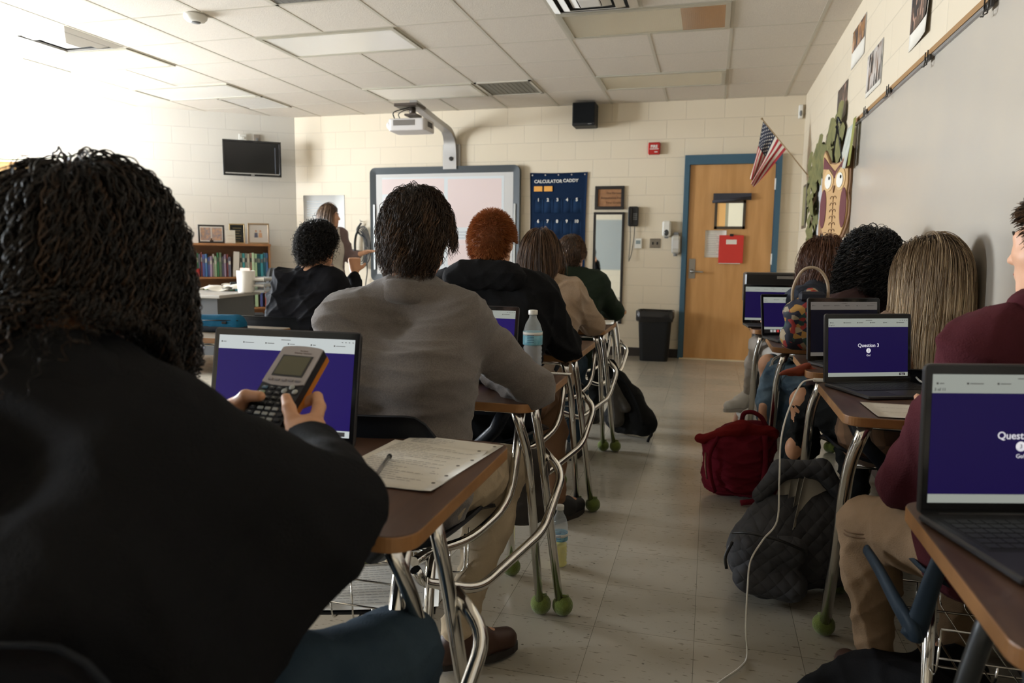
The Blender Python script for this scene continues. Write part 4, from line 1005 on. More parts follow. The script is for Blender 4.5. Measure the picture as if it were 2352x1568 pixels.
for k, ci in enumerate(seq):
    rs2 = random.Random(k*7+1); wdt = rs2.uniform(.020, .034) if k > 10 else rs2.uniform(.024,.036); hh = rs2.uniform(.235,.30) if k > 10 else .285+rs2.uniform(-.006,.01); dp = rs2.uniform(.19,.24)
    p = AW(BT0+.5*(BT1-BT0)-x+wdt/2+.0, .004+.262-dp/2, .838) if False else None
    tcen = (BT0+BT1)/2-(x-wdt/2)
    t = awobj('book', '%s book on the upper shelf, %s' % (cnames[ci], ORD[k]+' from its right end' if k < 11 else ORD[k-11]+' to the left of the white binder'), 'book', tcen, .838, .004+.02+dp/2+.02)
    t['group'] = 'books on the upper bookcase shelf'
    G().box((-wdt/2+.001, -dp/2, 0), (wdt/2-.001, dp/2, hh), bev=.003).build('cover', bmats[ci], t)
    G().box((-wdt/2+.004, -dp/2+.008, hh-.004), (wdt/2-.004, dp/2-.004, hh+.0006)).build('pages', paper_m, t)
    G().box((-wdt/2+.004, -dp/2-.0012, hh*.62), (wdt/2-.004, -dp/2+.002, hh*.80)).build('spine_label', mat('spine', (.5,.48,.42) if k % 2 else (.08,.08,.08), .6), t)
    x -= wdt+.001
    if k == 10:
        t = awobj('binder', 'thick white ring binder leaning on the upper shelf', 'binder', (BT0+BT1)/2-(x-.05), .838, .15); t.rotation_euler = (0, .06, ang)
        G().box((-.035, -.125, 0), (.035, .125, .31), bev=.004).build('cover', mat('binder_white', (.66,.63,.58), .4), t); x -= .10
t = awobj('mug', 'red mug on the upper bookcase shelf', 'mug', 1.20, .838, .255); G().lathe([(.0,0),(.036,0),(.042,.01),(.042,.10),(.038,.10),(.037,.012),(0,.010)], 20).build('cup', mat('mug_red', (.35,.02,.02), .25), t); G().tube([(-.04,0,.08), (-.07,0,.07), (-.07,0,.035), (-.04,0,.025)], .006, 8).build('handle', mat('mug_red2', (.35,.02,.02), .25), t)
# lower shelf books
for k in range(14):
    rs2 = random.Random(k+90); wdt = rs2.uniform(.03,.05)
    t = awobj('book', 'book low behind the desk, %s from the right on the lower shelf' % ORD[k], 'book', BT0+.06+k*.058, .463, .15); t['group'] = 'books on the lower bookcase shelf'
    G().box((-wdt/2, -.10, 0), (wdt/2, .10, rs2.uniform(.2,.28)), bev=.003).build('cover', bmats[(k*5+11) % len(bmats)], t)
# framed pictures on top
def pic(tt, w_, h_, label, fm, draw, off=.14, tilt=.10, b=.018):
    t = awobj('picture_frame', label, 'picture frame', tt, 1.246, off); t.rotation_euler = (tilt, 0, ang)
    g = frame_g(w_, h_, b, .018); g2 = g.build('frame', fm, t, loc=(0,0,h_)); draw(t, w_-b, h_-b, h_)
    G().add([(-.02,.0,.06),(.02,.0,.06),(.02,.10,.0),(-.02,.10,.0),(-.02,.003,.06),(.02,.003,.06),(.02,.103,.0),(-.02,.103,.0)], [(0,1,2,3),(7,6,5,4),(0,4,5,1),(2,6,7,3),(1,5,6,2),(3,7,4,0)]).build('stand', blkwood, t)
def people_photo(t, w_, h_, zc):
    G().box((-w_, -.008, zc-h_), (w_, -.002, zc+h_), 0).build('print', mat('photo_mat', (.62,.60,.57), .5), t)
    g = G(); rs2 = random.Random(int(w_*9999))
    for i, (x, c) in enumerate(((-.028, 0), (.022, 1))):
        g.prism([(x-.022, zc-h_*.45), (x+.022, zc-h_*.45), (x+.018, zc+.01), (x-.018, zc+.01)], .0082, .0086, c, M=FX); g.sphere((x, -.0085, zc+.03), (.012,.001,.014), 10, 6, 2)
    g.build('figures', [mat('photo_dark', (.08,.09,.14), .5), mat('photo_peach', (.55,.33,.20), .5), mat('photo_skin', (.5,.28,.18), .5)], t)
def two_photos(t, w_, h_, zc):
    for s_ in (-1, 1):
        G().box((s_*w_*.5-w_*.45, -.009, zc-h_*.85), (s_*w_*.5+w_*.45, -.004, zc+h_*.85)).build('print', mat('snapshot', (.55,.33,.20), .5, var=(28,(.20,.20,.24))), t)
def award(t, w_, h_, zc):
    G().box((-w_, -.008, zc-h_), (w_, -.003, zc+h_)).build('panel', mat('award_black', (.010,.012,.011), .3), t)
    g = G()
    for i in range(6): g.box((-.05+.01*(i%2), -.0095, zc+h_*.6-i*.032), (.05-.012*(i%3), -.008, zc+h_*.6-i*.032+.006))
    g.build('gold_lines', mat('award_gold', (.30,.24,.12), .4), t)
pic(.475, .128, .128, 'square gold framed photo of two people on the bookcase top', mat('frame_gold', (.36,.26,.16), .35, .3), people_photo)
pic(.725, .092, .122, 'black award plaque in a gold frame on the bookcase top', mat('frame_gold2', (.40,.30,.15), .35, .4), award, b=.014)
pic(1.02, .150, .112, 'dark double photo frame next to the curly head', blkwood, two_photos, b=.022)
t = awobj('card', 'small white card standing in front of the award plaque', 'card', .80, 1.246, .27); G().box((-.055, -.006, 0), (.055, 0, .158), bev=.002).build('sheet', paper_m, t, rot=(-.03,0,0)); g=G(); g.box((-.03,-.0075,.05),(.03,-.006,.056)).box((-.035,-.0075,.09),(.035,-.006,.096)); g.build('faint_print', mat('card_ink', (.6,.5,.4), .7), t)

# teacher's desk in front of the bookcase
deskgrey = mat('desk_laminate', (.33,.31,.28), .35); deskdark = mat('desk_steel', (.055,.058,.062), .45)
td = thing('teacher_desk', 'grey topped steel office desk in front of the bookcase', 'desk', (-4.92, 5.86, 0), .11)
G().box((-1.15, -.34, .725), (.62, .42, .755), bev=.006).build('desktop', deskgrey, td); G().box((-1.10, -.30, .20), (.57, -.28, .725)).build('modesty_panel', deskdark, td)
for s_, x in ((0,-1.08),(1,.50)): G().box((x, -.28, .03), (x+.06, .38, .725)).build('side_panel', deskdark, td)
g = G()
for x in (-1.05, .53):
    for y in (-.25, .35): g.tube([(x, y, 0), (x, y, .04)], .02, 8)
g.build('feet', black_pl, td)
def ondesk(u, v): return on(u, v, 2, .756)
p = ondesk(566, 671); t = thing('white_container', 'tall white cylindrical container on the grey desk', 'container', tuple(p)); G().lathe([(0,0),(.074,0),(.078,.01),(.088,.21),(.082,.21),(.072,.014),(0,.012)], 28).build('cup', mat('container_white', (.70,.66,.60), .4), t)
g = G(); g.box((-.06,-.01,.05), (.05,.01,.235), bev=.004); g.box((-.02,-.03,.05), (.07,-.02,.225), bev=.004); g.build('papers_inside', mat('container_paper', (.62,.45,.38), .7), t)
p = ondesk(598, 670); t = thing('letter_trays', 'stack of clear letter trays beside the white container', 'letter tray', tuple(p), .1)
trm = mat('tray_clear', (.35,.36,.35), .15, alpha=.45, spec=.9)
for i in range(3):
    g = G(); z = i*.055; g.box((-.10,-.14,z), (.12,.14,z+.004)).box((-.10,-.14,z), (-.096,.14,z+.035)).box((.116,-.14,z), (.12,.14,z+.035)).box((-.10,.136,z), (.12,.14,z+.035)); g.tube([(-.095,-.13,z), (-.095,-.13,z+.055)], .004, 6); g.tube([(.115,-.13,z), (.115,-.13,z+.055)], .004, 6); g.build('tray', trm, t)
    G().box((-.085,-.125,z+.005), (.105,.125,z+.012+.006*i)).build('papers', paper_m, t)
rs2 = random.Random(8)
for k in range(7):
    p = ondesk(500+k*8, 668-k%3*3); t = thing('loose_paper', 'crumpled white paper, %s in the row of loose sheets counted from the left' % ORD[k], 'paper', (p[0], p[1]+.05*(k % 2), .757+k*.003), rs2.uniform(-1,1), 'loose papers on the teacher desk')
    a_ = rs2.uniform(.01,.03); G().sheet(lambda u, v: (-.10+.2*u, -.14+.28*v, a_*(1+math.sin(u*5+k)*math.sin(v*4+k*2))), 8, 8, .001).build('sheet', paper_m, t)
p = ondesk(530, 668); t = thing('stapler', 'black stapler lying on the papers of the grey desk', 'stapler', (p[0]+.02, p[1]+.08, .80), .5); G().box((-.07,-.02,0), (.07,.02,.02), bev=.006).box((-.07,-.016,.022), (.075,.016,.045), bev=.008).build('body', black_pl, t)
t = thing('office_chair', 'dark office chair behind the grey desk', 'chair', (-4.73, 6.60, 0), -.9)
G().sheet(lambda u, v: (-.22+.44*u, .22+.05*math.cos((u-.5)*2.6), .52+.46*v-.10*(2*u-1)**4*v), 12, 10, .05).build('backrest', mat('chair_mesh', (.018,.019,.02), .8), t)
G().box((-.24,-.22,.42), (.24,.22,.49), bev=.03).build('seat', mat('chair_seat', (.016,.016,.018), .85), t); G().tube([(0,0,.07),(0,0,.42)], .03, 12).build('gas_lift', black_pl, t)
g = G()
for k in range(5): g.tube([(0,0,.09), (.28*math.cos(k*1.2566), .28*math.sin(k*1.2566), .06)], .022, 8); g.sphere((.28*math.cos(k*1.2566), .28*math.sin(k*1.2566), .03), .03, 10, 6)
g.build('star_base', black_pl, t); G().tube([(0,.22,.45),(0,.26,.60)], .025, 8).build('back_bar', black_pl, t)
# wooden cupboard at the far left
t = thing('cupboard', 'light wooden cupboard at the far left edge behind the curly head', 'cupboard', (-7.12, 5.95, 0), .62)
pine = mat('cupboard_pine', (.55,.33,.14), .45, var=(4,(.62,.39,.18),(5,5,.6)))
G().box((-.50,-.26,.06), (.46,.26,2.02), bev=.004).build('body', pine, t); G().box((-.48,-.28,.08), (-.02,-.261,2.0), bev=.003).build('door', pine, t); G().box((-.01,-.28,.08), (.44,-.261,2.0), bev=.003).build('door', pine, t); G().box((-.48,-.24,0), (.44,.24,.06)).build('plinth', deskdark, t)
t = thing('garland_string', 'thin green string hanging over the cupboard at far left', 'string', (-7.3, 5.9, 2.02), .6); G().tube(smoothpath([(-.6,-.30,.16),(-.2,-.30,.09),(.2,-.30,.03),(.5,-.30,.035),(.9,-.25,.10)], 8), .006, 6).build('string', mat('string_green', (.14,.18,.08), .8), t)

# ---------------------------------------------------------------- right wall: whiteboard, photos, owl
wb = thing('whiteboard', 'very long glossy whiteboard on the right wall', 'whiteboard', (XR, 2.0, .90))
G().box((-.018, -4.6, 0), (-.001, 3.24, 1.118)).build('writing_surface', mat('board_enamel', (.50,.445,.37), .20, var=(1.3,(.46,.42,.365))), wb)
g = G(); g.box((-.026, -4.6, 1.105), (-.001, 3.25, 1.150), bev=.004); g.build('frame', silver, wb)
G().box((-.030, -4.6, 1.122), (-.026, 3.25, 1.146)).build('cork_strip', mat('cork', (.30,.17,.07), .8), wb)
G().box((-.075, -4.6, -.03), (-.001, 3.25, -.012), bev=.004).build('marker_tray', silver, wb)
for k, (u, v) in enumerate(((1991, 257), (2045, 209), (2136, 134), (2277, 12))):
    p = on(u, v, 0, XR-.03); t = thing('rail_clip', 'small metal map clip on the whiteboard top rail, %s' % ('nearest the green leaves', 'second from the green leaves', 'third from the green leaves', 'at the top edge of the picture')[k], 'clip', tuple(p)); t['group'] = 'clips on the whiteboard rail'
    g = G(); g.box((-.012,-.03,-.012), (0,.03,.012), bev=.002); g.tube([(-.014,-.02,.03),(-.016,-.02,-.03)], .0025, 6); g.tube([(-.014,.02,.03),(-.016,.02,-.03)], .0025, 6); g.tube([(-.016,-.02,-.03),(-.03,0,-.035),(-.016,.02,-.03)], .0022, 6); g.build('clip', mat('clip_metal', (.08,.075,.07), .3, .8), t)
def wphoto(corners, label, m, margin=None, curl=0):
    P3 = [on(u, v, 0, XR) for u, v in corners]; y0 = max(P3[0][1], P3[3][1]); y1 = min(P3[1][1], P3[2][1]); z1 = (P3[0][2]+P3[1][2])/2; z0 = (P3[2][2]+P3[3][2])/2
    t = thing('wall_photo', label, 'photo', (XR-.002, (y0+y1)/2, (z0+z1)/2)); hy, hz_ = abs(y0-y1)/2, (z1-z0)/2; b = .04 if margin else 0
    G().sheet(lambda u, v: (-.001-curl*(u**2)*(.3+.7*v), hy-2*hy*u, hz_-2*hz_*v), 8, 6, .0008).build('print', paper_m if margin else m, t)
    if margin: G().sheet(lambda u, v: (-.003-curl*(u**2)*(.3+.7*v), hy*.94-1.88*hy*u, hz_*.94-(2*hz_*.94-margin)*v), 8, 6, .0006).build('picture', m, t)
def photo_mat(name, a, b, c, sc=22):
    m, N, Lk, bb = node_mat(name); tc = N.new('ShaderNodeTexCoord'); mp = N.new('ShaderNodeMapping'); mp.inputs['Scale'].default_value = (1, 1.5, .55); Lk.new(tc.outputs['Object'], mp.inputs[0])
    vo = N.new('ShaderNodeTexVoronoi'); vo.inputs['Scale'].default_value = sc; Lk.new(mp.outputs[0], vo.inputs['Vector']); rp = N.new('ShaderNodeValToRGB'); e = rp.color_ramp.elements; rp.color_ramp.interpolation = 'CONSTANT'; e.new(.5); e.new(.75)
    for i, (p, c_) in enumerate(((0, a), (.34, b), (.56, c), (.8, (.02,.02,.025)))): e[i].position = p; e[i].color = (*c_, 1)
    sx = N.new('ShaderNodeSeparateXYZ'); Lk.new(vo.outputs['Color'], sx.inputs[0]); Lk.new(sx.outputs[0], rp.inputs[0]); Lk.new(rp.outputs[0], bb.inputs['Base Color']); bb.inputs['Roughness'].default_value = .35; return m
wphoto([(1961,75),(1988,32),(1986,118),(1959,160)], 'colour photo of a dressed-up group, highest of the small wall photos', photo_mat('photo_1', (.30,.14,.05), (.03,.03,.06), (.50,.30,.18)), .10)
wphoto([(1995,135),(2027,85),(2024,192),(1992,222)], 'faded group photo just above the whiteboard rail', photo_mat('photo_2', (.45,.40,.36), (.20,.12,.08), (.55,.50,.46)), .02)
wphoto([(1926,212),(1947,182),(1944,262),(1922,287)], 'contact sheet of dark portraits, lowest photo above the owl', photo_mat('photo_3', (.08,.05,.04), (.35,.20,.16), (.04,.035,.035), 30))
wphoto([(2099,-25),(2148,-75),(2133,72),(2094,118)], 'large curling class photo at the top edge of the right wall', photo_mat('photo_4', (.04,.03,.03), (.40,.24,.18), (.12,.07,.05), 26), .07, .018)
# owl and its leafy frame
def rw(u, v, off=0): p = on(u, v, 0, XR-off); return p
brn = mat('owl_wood', (.45,.27,.11), .55); brd = mat('owl_edge', (.20,.10,.045), .6); mar = mat('owl_maroon', (.10,.012,.014), .6); ivory = mat('owl_ivory', (.70,.67,.60), .6)
oy, oz = 5.86, 1.69                                             # owl centre on the wall
t = thing('owl_sign', 'painted wooden owl cut-out hanging by the whiteboard end', 'wall decoration', tuple(on(1922, 440, 0, XR-.09)), rz=.47); t.scale = (1, .53, .80)
# local: Y runs left in the picture (deeper), so poly uses (-y, z)
def owlpoly(pts, x0, x1, m, name, par=t):
    g = G(); P = [(y, z) for y, z in pts]; n = len(P); vs = [(x0, y, z) for y, z in P]+[(x1, y, z) for y, z in P]
    g.add(vs, [tuple(range(n)), tuple(range(n, 2*n))[::-1]]+[(i, n+i, n+(i+1) % n, (i+1) % n) for i in range(n)]); return g.build(name, m, par)
def mirror(pts): return pts+[(-y, z) for y, z in pts[::-1]]
half = [(0,.235),(.13,.25),(.25,.36),(.285,.33),(.275,.20),(.285,.06),(.265,-.02),(.30,-.10),(.30,-.20),(.26,-.30),(.19,-.385),(.08,-.42)]
owlpoly(mirror(half), -.012, .004, brd, 'back_board'); owlpoly([(y*.90, z*.95) for y, z in mirror(half)], -.022, -.010, brn, 'body')
def ell(cy_, cz_, ry, rz_, n=20): return [(cy_+ry*math.cos(2*PI*i/n), cz_+rz_*math.sin(2*PI*i/n)) for i in range(n)]
owlpoly([(.235,.30),(.10,.22),(.0,.165),(-.10,.22),(-.235,.30),(-.235,.20),(-.12,.19),(0,.11),(.12,.19),(.235,.20)], -.026, -.020, mar, 'brow')
for s_ in (-1, 1):
    owlpoly(ell(s_*.115, .10, .10, .095), -.026, -.020, mat('owl_tan', (.55,.36,.16), .6), 'eye_ring'); owlpoly(ell(s_*.115, .09, .065, .062), -.030, -.024, ivory, 'eye_white')
    owlpoly(ell(s_*.115-.025, .115, .014, .014), -.033, -.028, black_gl, 'pupil'); owlpoly(ell(s_*.20, -.14, .062, .165), -.026, -.020, mar, 'wing')
owlpoly([(.02,.05),(-.02,.05),(0,-.01)], -.030, -.022, brd, 'beak')
g = G()
for i in range(6):
    for s_ in (-1, 1): g.tube([(-.024, s_*.03+.028*math.cos(a), -.06-i*.055+.022*math.sin(a)) for a in np.linspace(0, PI, 8)], .003, 5)
    g.tube([(-.024, 0, -.05-i*.055), (-.024, 0, -.09-i*.055)], .003, 5)
g.build('chest_scrolls', brd, t)
g = G()
for s_ in (-1, 1):
    for k in range(3): g.sphere((-.02, s_*.08+(k-1)*.035, -.43), (.018,.016,.02), 8, 6)
g.build('feet', mat('owl_feet', (.45,.25,.12), .6), t)
g = G(); g.tube([(-.01,.09,.25), (-.03,.0,.56), (-.01,-.09,.25)], .005, 6); g.sphere((-.03,0,.53), .014, 8, 6); g.tube(smoothpath([(-.03,0,.56),(-.05,-.06,.60),(-.04,-.1,.55)], 5), .008, 6); g.build('hanging_cord', black_pl, t)
# bulletin strip with leaf border
t = thing('bulletin_board', 'white paper bulletin panel half hidden by the owl', 'bulletin board', (XR-.002, 6.35, 1.45))
G().box((-.008, -.30, -.52), (-.001, .55, .50)).build('backing_paper', mat('bulletin_white', (.55,.55,.54), .7), t); g = G(); g.box((-.014,.55,-.52), (-.001,.575,.50)).box((-.014,-.96,-.54), (-.001,.575,-.52)); g.build('border_strip', black_pl, t)
g = G(); g.add([(-.010,.42,.0),(-.010,.20,.32),(-.010,.02,.05),(-.010,.38,-.26)], [(0,1,2,3)]); g.add([(-.010,.50,-.50),(-.010,.40,-.36),(-.010,.30,-.50)], [(0,1,2)]); g.build('brown_shape', mat('bulletin_brown', (.34,.19,.09), .7), t)
text('lettering', 'BEST', .16, frameM((-.011, .20, -.33), (0,-1,0), (0,0,1)), ink, t, bold=.004); text('lettering', 'IN', .13, frameM((-.011, .12, -.45), (0,-1,0), (0,0,1)), ink, t, bold=.003)
lf = mat('paper_leaf', (.20,.185,.070), .75, var=(10,(.11,.115,.045)))
g = G(); rs2 = random.Random(3)
def leaf(y, z, a, L, x): 
    pts = [(0,0),(.3,.30),(.55,.24),(.7,.34),(.9,.18),(1.0,0),(.9,-.18),(.7,-.34),(.55,-.24),(.3,-.30)]
    vs = [(x-.02*abs(q)*L*6, y+L*(p*math.cos(a)-q*math.sin(a)), z+L*(p*math.sin(a)+q*math.cos(a))) for p, q in pts]; c = (x-.03, y+L*.5*math.cos(a), z+L*.5*math.sin(a))
    g.add(vs+[c], [(i, (i+1) % 10, 10) for i in range(10)], 0, True)
for i in range(60):
    f = i/59; leaf(7.12-.12*math.sin(f*5)+rs2.uniform(-.10,.10), 1.98-f*1.12, rs2.uniform(-2.6,-.6), rs2.uniform(.15,.24), XR-.01-rs2.uniform(0,.05))
for i in range(40):
    f = i/39; leaf(7.35-f*1.45+rs2.uniform(-.05,.05), 1.90+f*.12+rs2.uniform(-.04,.05), rs2.uniform(2.2,4.4), rs2.uniform(.20,.30), XR-.01-rs2.uniform(0,.05))
o = g.build('leaf_garland', lf); tag(o, 'green paper leaf border around the bulletin panel', 'garland')
t = thing('dark_plaque', 'narrow dark framed plaque among the green paper leaves', 'frame', (XR-.075, 7.22, 1.62)); G().box((-.012,-.12,-.20), (0,.12,.20), bev=.003).build('frame', mat('plaque_frame', (.10,.08,.05), .5), t); G().box((-.014,-.095,-.175), (-.011,.095,.175)).build('panel', mat('plaque_olive', (.24,.22,.11), .6), t)
t = thing('paper_sheet', 'white and green paper hanging at the whiteboard corner', 'paper', (XR-.03, 5.27, 2.02))
G().sheet(lambda u, v: (-.01-.04*v, .16-.26*u, -.26*v-.03*u*v), 6, 6, .001).build('sheet', mat('sheet_white', (.56,.57,.50), .7, var=(14,(.40,.42,.36))), t)
G().sheet(lambda u, v: (-.02-.02*v, -.11-.09*u, .02-.30*v), 4, 6, .001).build('green_strip', mat('sheet_green', (.24,.24,.06), .7), t)

# what the mirror looks back on
t = thing('rear_whiteboard', 'grey whiteboard on the back wall, seen only in the tall mirror', 'whiteboard', (-2.75, YB, 1.35)); G().box((-.75, .001, -.60), (.60, .02, .75)).build('writing_surface', mat('rear_board', (.36,.38,.37), .25), t)
t = thing('rear_cabinet', 'brown wall cabinet beside the rear whiteboard, seen only in the tall mirror', 'cabinet', (-1.95, YB, 1.75)); G().box((-.17, .001, -.45), (.5, .30, .55), bev=.004).build('body', mat('rear_wood', (.12,.045,.02), .45), t)
# ---------------------------------------------------------------- student desks with attached chairs
lam = mat('desk_walnut', (.068,.033,.020), .40, var=(7,(.100,.050,.028),(6,.7,1)), coat=.06)
edge_m = mat('desk_edge', (.26,.12,.042), .4, var=(20,(.34,.165,.06)))
lam_pale = mat('desk_pale', (.40,.34,.27), .28, var=(9,(.44,.37,.30)))
shell_m = mat('seat_shell', (.014,.016,.020), .38, bump=(220,.10)); shell_b = mat('seat_shell_navy', (.022,.034,.048), .42, bump=(220,.12))
ball_m = mat('tennis_felt', (.10,.135,.025), .95, var=(30,(.16,.20,.045)), bump=(260,.9), sheen=.3)
dkgrey = mat('dark_tube', (.045,.05,.055), .4, .3)
def combo_desk(label, x, y, mx=1, d0=.42, d1=.98, w0=-.27, w1=.34, top=lam, edge=edge_m, shell=shell_m, tube=chrome, balls=True, rz=0, basket=True, t2=True, simple=False, group='student desks with attached chairs'):
    t = thing('student_desk', label, 'desk', (x, y, 0), rz, group)
    q = lambda a, b, c: (a*mx, b, c)
    # desktop: rounded polygon, a cut-away at the entry side near edge
    pl = rrect(w0, d0, w1, d1, .045, 9)
    P = [(a*mx, b) for a, b in pl]
    if mx < 0: P = P[::-1]
    o = G().prism(P, .722, .748, 0, None, 1).build('desktop', [top, edge], t)
    bvl = o.modifiers.new('edge', 'BEVEL'); bvl.width = .003; bvl.segments = 2
    r = .0135
    ex = w1-.025                                              # aisle side tube line
    def tb(name, pts, rad=r, m=tube, bend=.06):
        return G().tube(bendpath([q(*p) for p in pts], bend), rad, 10).build(name, m, t)
    l1 = tb('leg', [(ex-.04, d0+.06, .722), (ex-.01, d0+.10, .60), (ex-.005, d0+.285, .012)], .017 if simple else r)
    if not simple: tb('leg', [(ex-.02, d0+.20, .722), (ex+.0, d0+.215, .60), (ex+.060, d0+.295, .012)])
    wl = .065 if mx < 0 else 0; rl = .185 if mx < 0 else .20
    l3 = tb('leg', [(w0+.05, d0+.08, .722), (w0+.03, d0+.12, .6), (w0+.01+wl, d0+.285, .012)]); l4 = tb('leg', [(w0+.04, d0+.20, .722), (w0+.02, d0+.21, .6), (w0-.04+wl*2.2, d0+.295, .012)])
    # chair rear legs, splayed, joined under the seat
    for s_ in (-1, 1): tb('leg', [(s_*.13, .22, .40), (s_*.16, .12, .36), (s_*rl, -.02, .012)])
    if not simple: tb('support_tube', [(ex-.035, d0+.13, .722), (ex-.05, d0+.07, .44), (ex-.12, d0-.10, .385), (.13, d0-.22, .395), (.12, .12, .40)], bend=.12)
    if t2: tb('support_tube', [(ex+.005, d0+.245, .555), (ex+.075, d0+.215, .50), (ex+.045, d0+.09, .36), (ex-.06, d0-.20, .30), (.15, .10, .36), (.14, .08, .40)], bend=.05)
    tb('support_tube', [(w0+.04, d0+.13, .722), (w0+.05, d0+.07, .44), (-.14, d0-.10, .39), (-.12, .12, .40)], bend=.12)
    tb('cross_tube', [(w0+.05, d0+.14, .70), (ex-.03, d0+.14, .70)], .011); tb('cross_tube', [(-.14, .2, .40), (.14, .2, .40)], .011)
    # moulded seat and backrest joined by a V of plastic
    def seat_f(u, v):
        a = (u-.5)*(.44 if mx > 0 else .40); b = .03+v*.46
        return q(a, b, .438+.05*abs(2*u-1)**2.4*(1-.35*v)-.05*max(0, v-.72)**1.1*3+.02*(1-v)**3)
    G().sheet(seat_f, 16, 14, .010*mx, 0).build('seat', shell, t)
    def back_f(u, v):
        a = (u-.5)*(.445 if mx > 0 else .42)*(1-.10*(1-v)); 
        rc = .06; e = max(0, (abs(2*u-1)-.72)/.28); zt = .80-.05*e**2.2
        zb = .585+.03*e**2.2
        return q(a, .012-.055*(1-(2*u-1)**2)*.9-.03*v+.03, zb+(zt-zb)*v)
    G().sheet(back_f, 20, 8, -.010*mx, 0).build('backrest', shell, t)
    g = G()
    for s_ in (-1, 1): g.tube([q(s_*.165, .02, .61), q(s_*.13, -.005, .53), q(s_*.06, .01, .46), q(s_*.05, .08, .432)], [.026,.024,.026,.022], 10, sx=1.0)
    g.build('back_yoke', shell, t)
    if basket:
        g = G(); bz = .27
        for yy in (.08, .36):
            g.tube(bendpath([q(-.17, yy, .385), q(-.17, yy, bz), q(.17, yy, bz), q(.17, yy, .385)], .03), .003, 6)
        for k in range(7): a = -.165+k*.33/6; g.tube(bendpath([q(a, .02, .385 if k in (0, 3, 6) else bz+.05), q(a, .03, bz), q(a, .40, bz), q(a, .41, .385 if k in (0, 3, 6) else bz+.05)], .02), .0025, 5)
        for yy in (.02, .41): g.tube([q(-.165, yy, bz+.05), q(.165, yy, bz+.05)], .0025, 5)
        g.tube([q(-.165, .02, .385), q(.165, .02, .385)], .0025, 5)
        g.build('book_basket', chrome, t)
    if balls:
        for (a, b) in ((ex-.004, d0+.287), (ex+.066, d0+.298), (w0+.01+wl, d0+.289), (w0-.055+wl*2.2, d0+.297), (-rl, -.02), (rl, -.02)):
            if simple and abs(a-ex-.066) < .01: continue
            g = G(); g.sphere(q(a, b, .0335), .0335, 20, 14)
            for k in range(2):
                rg = [q(a+.0338*math.cos(u)*math.cos(.45*math.sin(2*u)+k*PI), b+.0338*math.sin(u)*math.cos(.45*math.sin(2*u)), .0335+.0338*math.sin(.45*math.sin(2*u))) for u in np.linspace(0, 2*PI, 30)[:-1]]
            g.tube([q(a-.016, b, .066), q(a-.006, b-.012, .071), q(a+.010, b-.010, .070), q(a+.016, b+.004, .066)], .004, 6)
            g.build('tennis_ball', ball_m, t)
    else:
        g = G()
        for (a, b) in ((ex-.004, d0+.287), (ex+.066, d0+.298), (w0+.01+wl, d0+.285), (w0-.04+wl*2.2, d0+.295)): g.lathe([(.017,0),(.017,.03),(.014,.035)], 10, 0, None, q(a, b, 0))
        g.build('foot_caps', black_pl, t)
    return t

D = {}
D[1] = combo_desk('walnut student desk of the curly-haired student, nearest on the left, with worksheets on it', -.740, .50)
D[2] = combo_desk('student desk of the student in the grey sweater, with the water bottle on it', -.795, 1.46)
D[3] = combo_desk('student desk in front of the red-haired student in the black hoodie', -.850, 2.43)
D[4] = combo_desk('student desk of the student in the beige sweater', -.880, 3.47)
D[5] = combo_desk('student desk of the student in the dark green pullover, farthest in the left row', -.93, 4.47)
D[6] = combo_desk('pale topped student desk with a blue pencil case on it', -2.505, 2.46, top=lam_pale)
D[7] = combo_desk('student desk of the student in the black long-sleeved shirt at left', -2.36, 3.50, top=lam_pale)
D[8] = combo_desk('student desk of the student in the maroon hoodie, with the Question 3 laptop', .665, 1.60, mx=-1, d0=.40, d1=.94, w0=-.215, w1=.310, shell=shell_b, t2=False, simple=True)
D[9] = combo_desk('student desk of the blond student, with the dimmed laptop', .660, 2.62, mx=-1, d0=.125, d1=.62, w0=-.21, w1=.31, t2=False, simple=True, basket=False)
D[10] = combo_desk('student desk with an open laptop and a spiral notebook near the floral bag', .640, 3.27, mx=-1, d0=.185, d1=.68, w0=-.20, w1=.35, t2=False, simple=True, basket=False)
D[11] = combo_desk('farthest student desk of the right row, by the door', .600, 4.00, mx=-1, d0=.26, d1=.80, w0=-.22, w1=.36, t2=False, simple=True, basket=False)
D[12] = combo_desk('nearest right-hand student desk cut off by the frame, with a big laptop', .665, .32, mx=-1, d0=.50, d1=1.01, w0=-.20, w1=.335, tube=dkgrey, balls=False, basket=False)

g = G()
for pts in ([on(1990,1262,1,1.82), on(2020,1310,1,1.74), on(2060,1385,1,1.66), on(2092,1440,1,1.62), on(2096,1462,1,1.62)], [on(2200,1190,1,1.62), on(2150,1310,1,1.61), on(2112,1420,1,1.62), on(2094,1462,1,1.62)]):
    P_ = smoothpath(pts, 5); g.tube([p-V(.665,1.60,0) for p in P_], [.014+.010*min(i/len(P_)*1.3, 1) for i in range(len(P_))], 12, sx=.6)
g.build('v_support', shell_b, D[8])
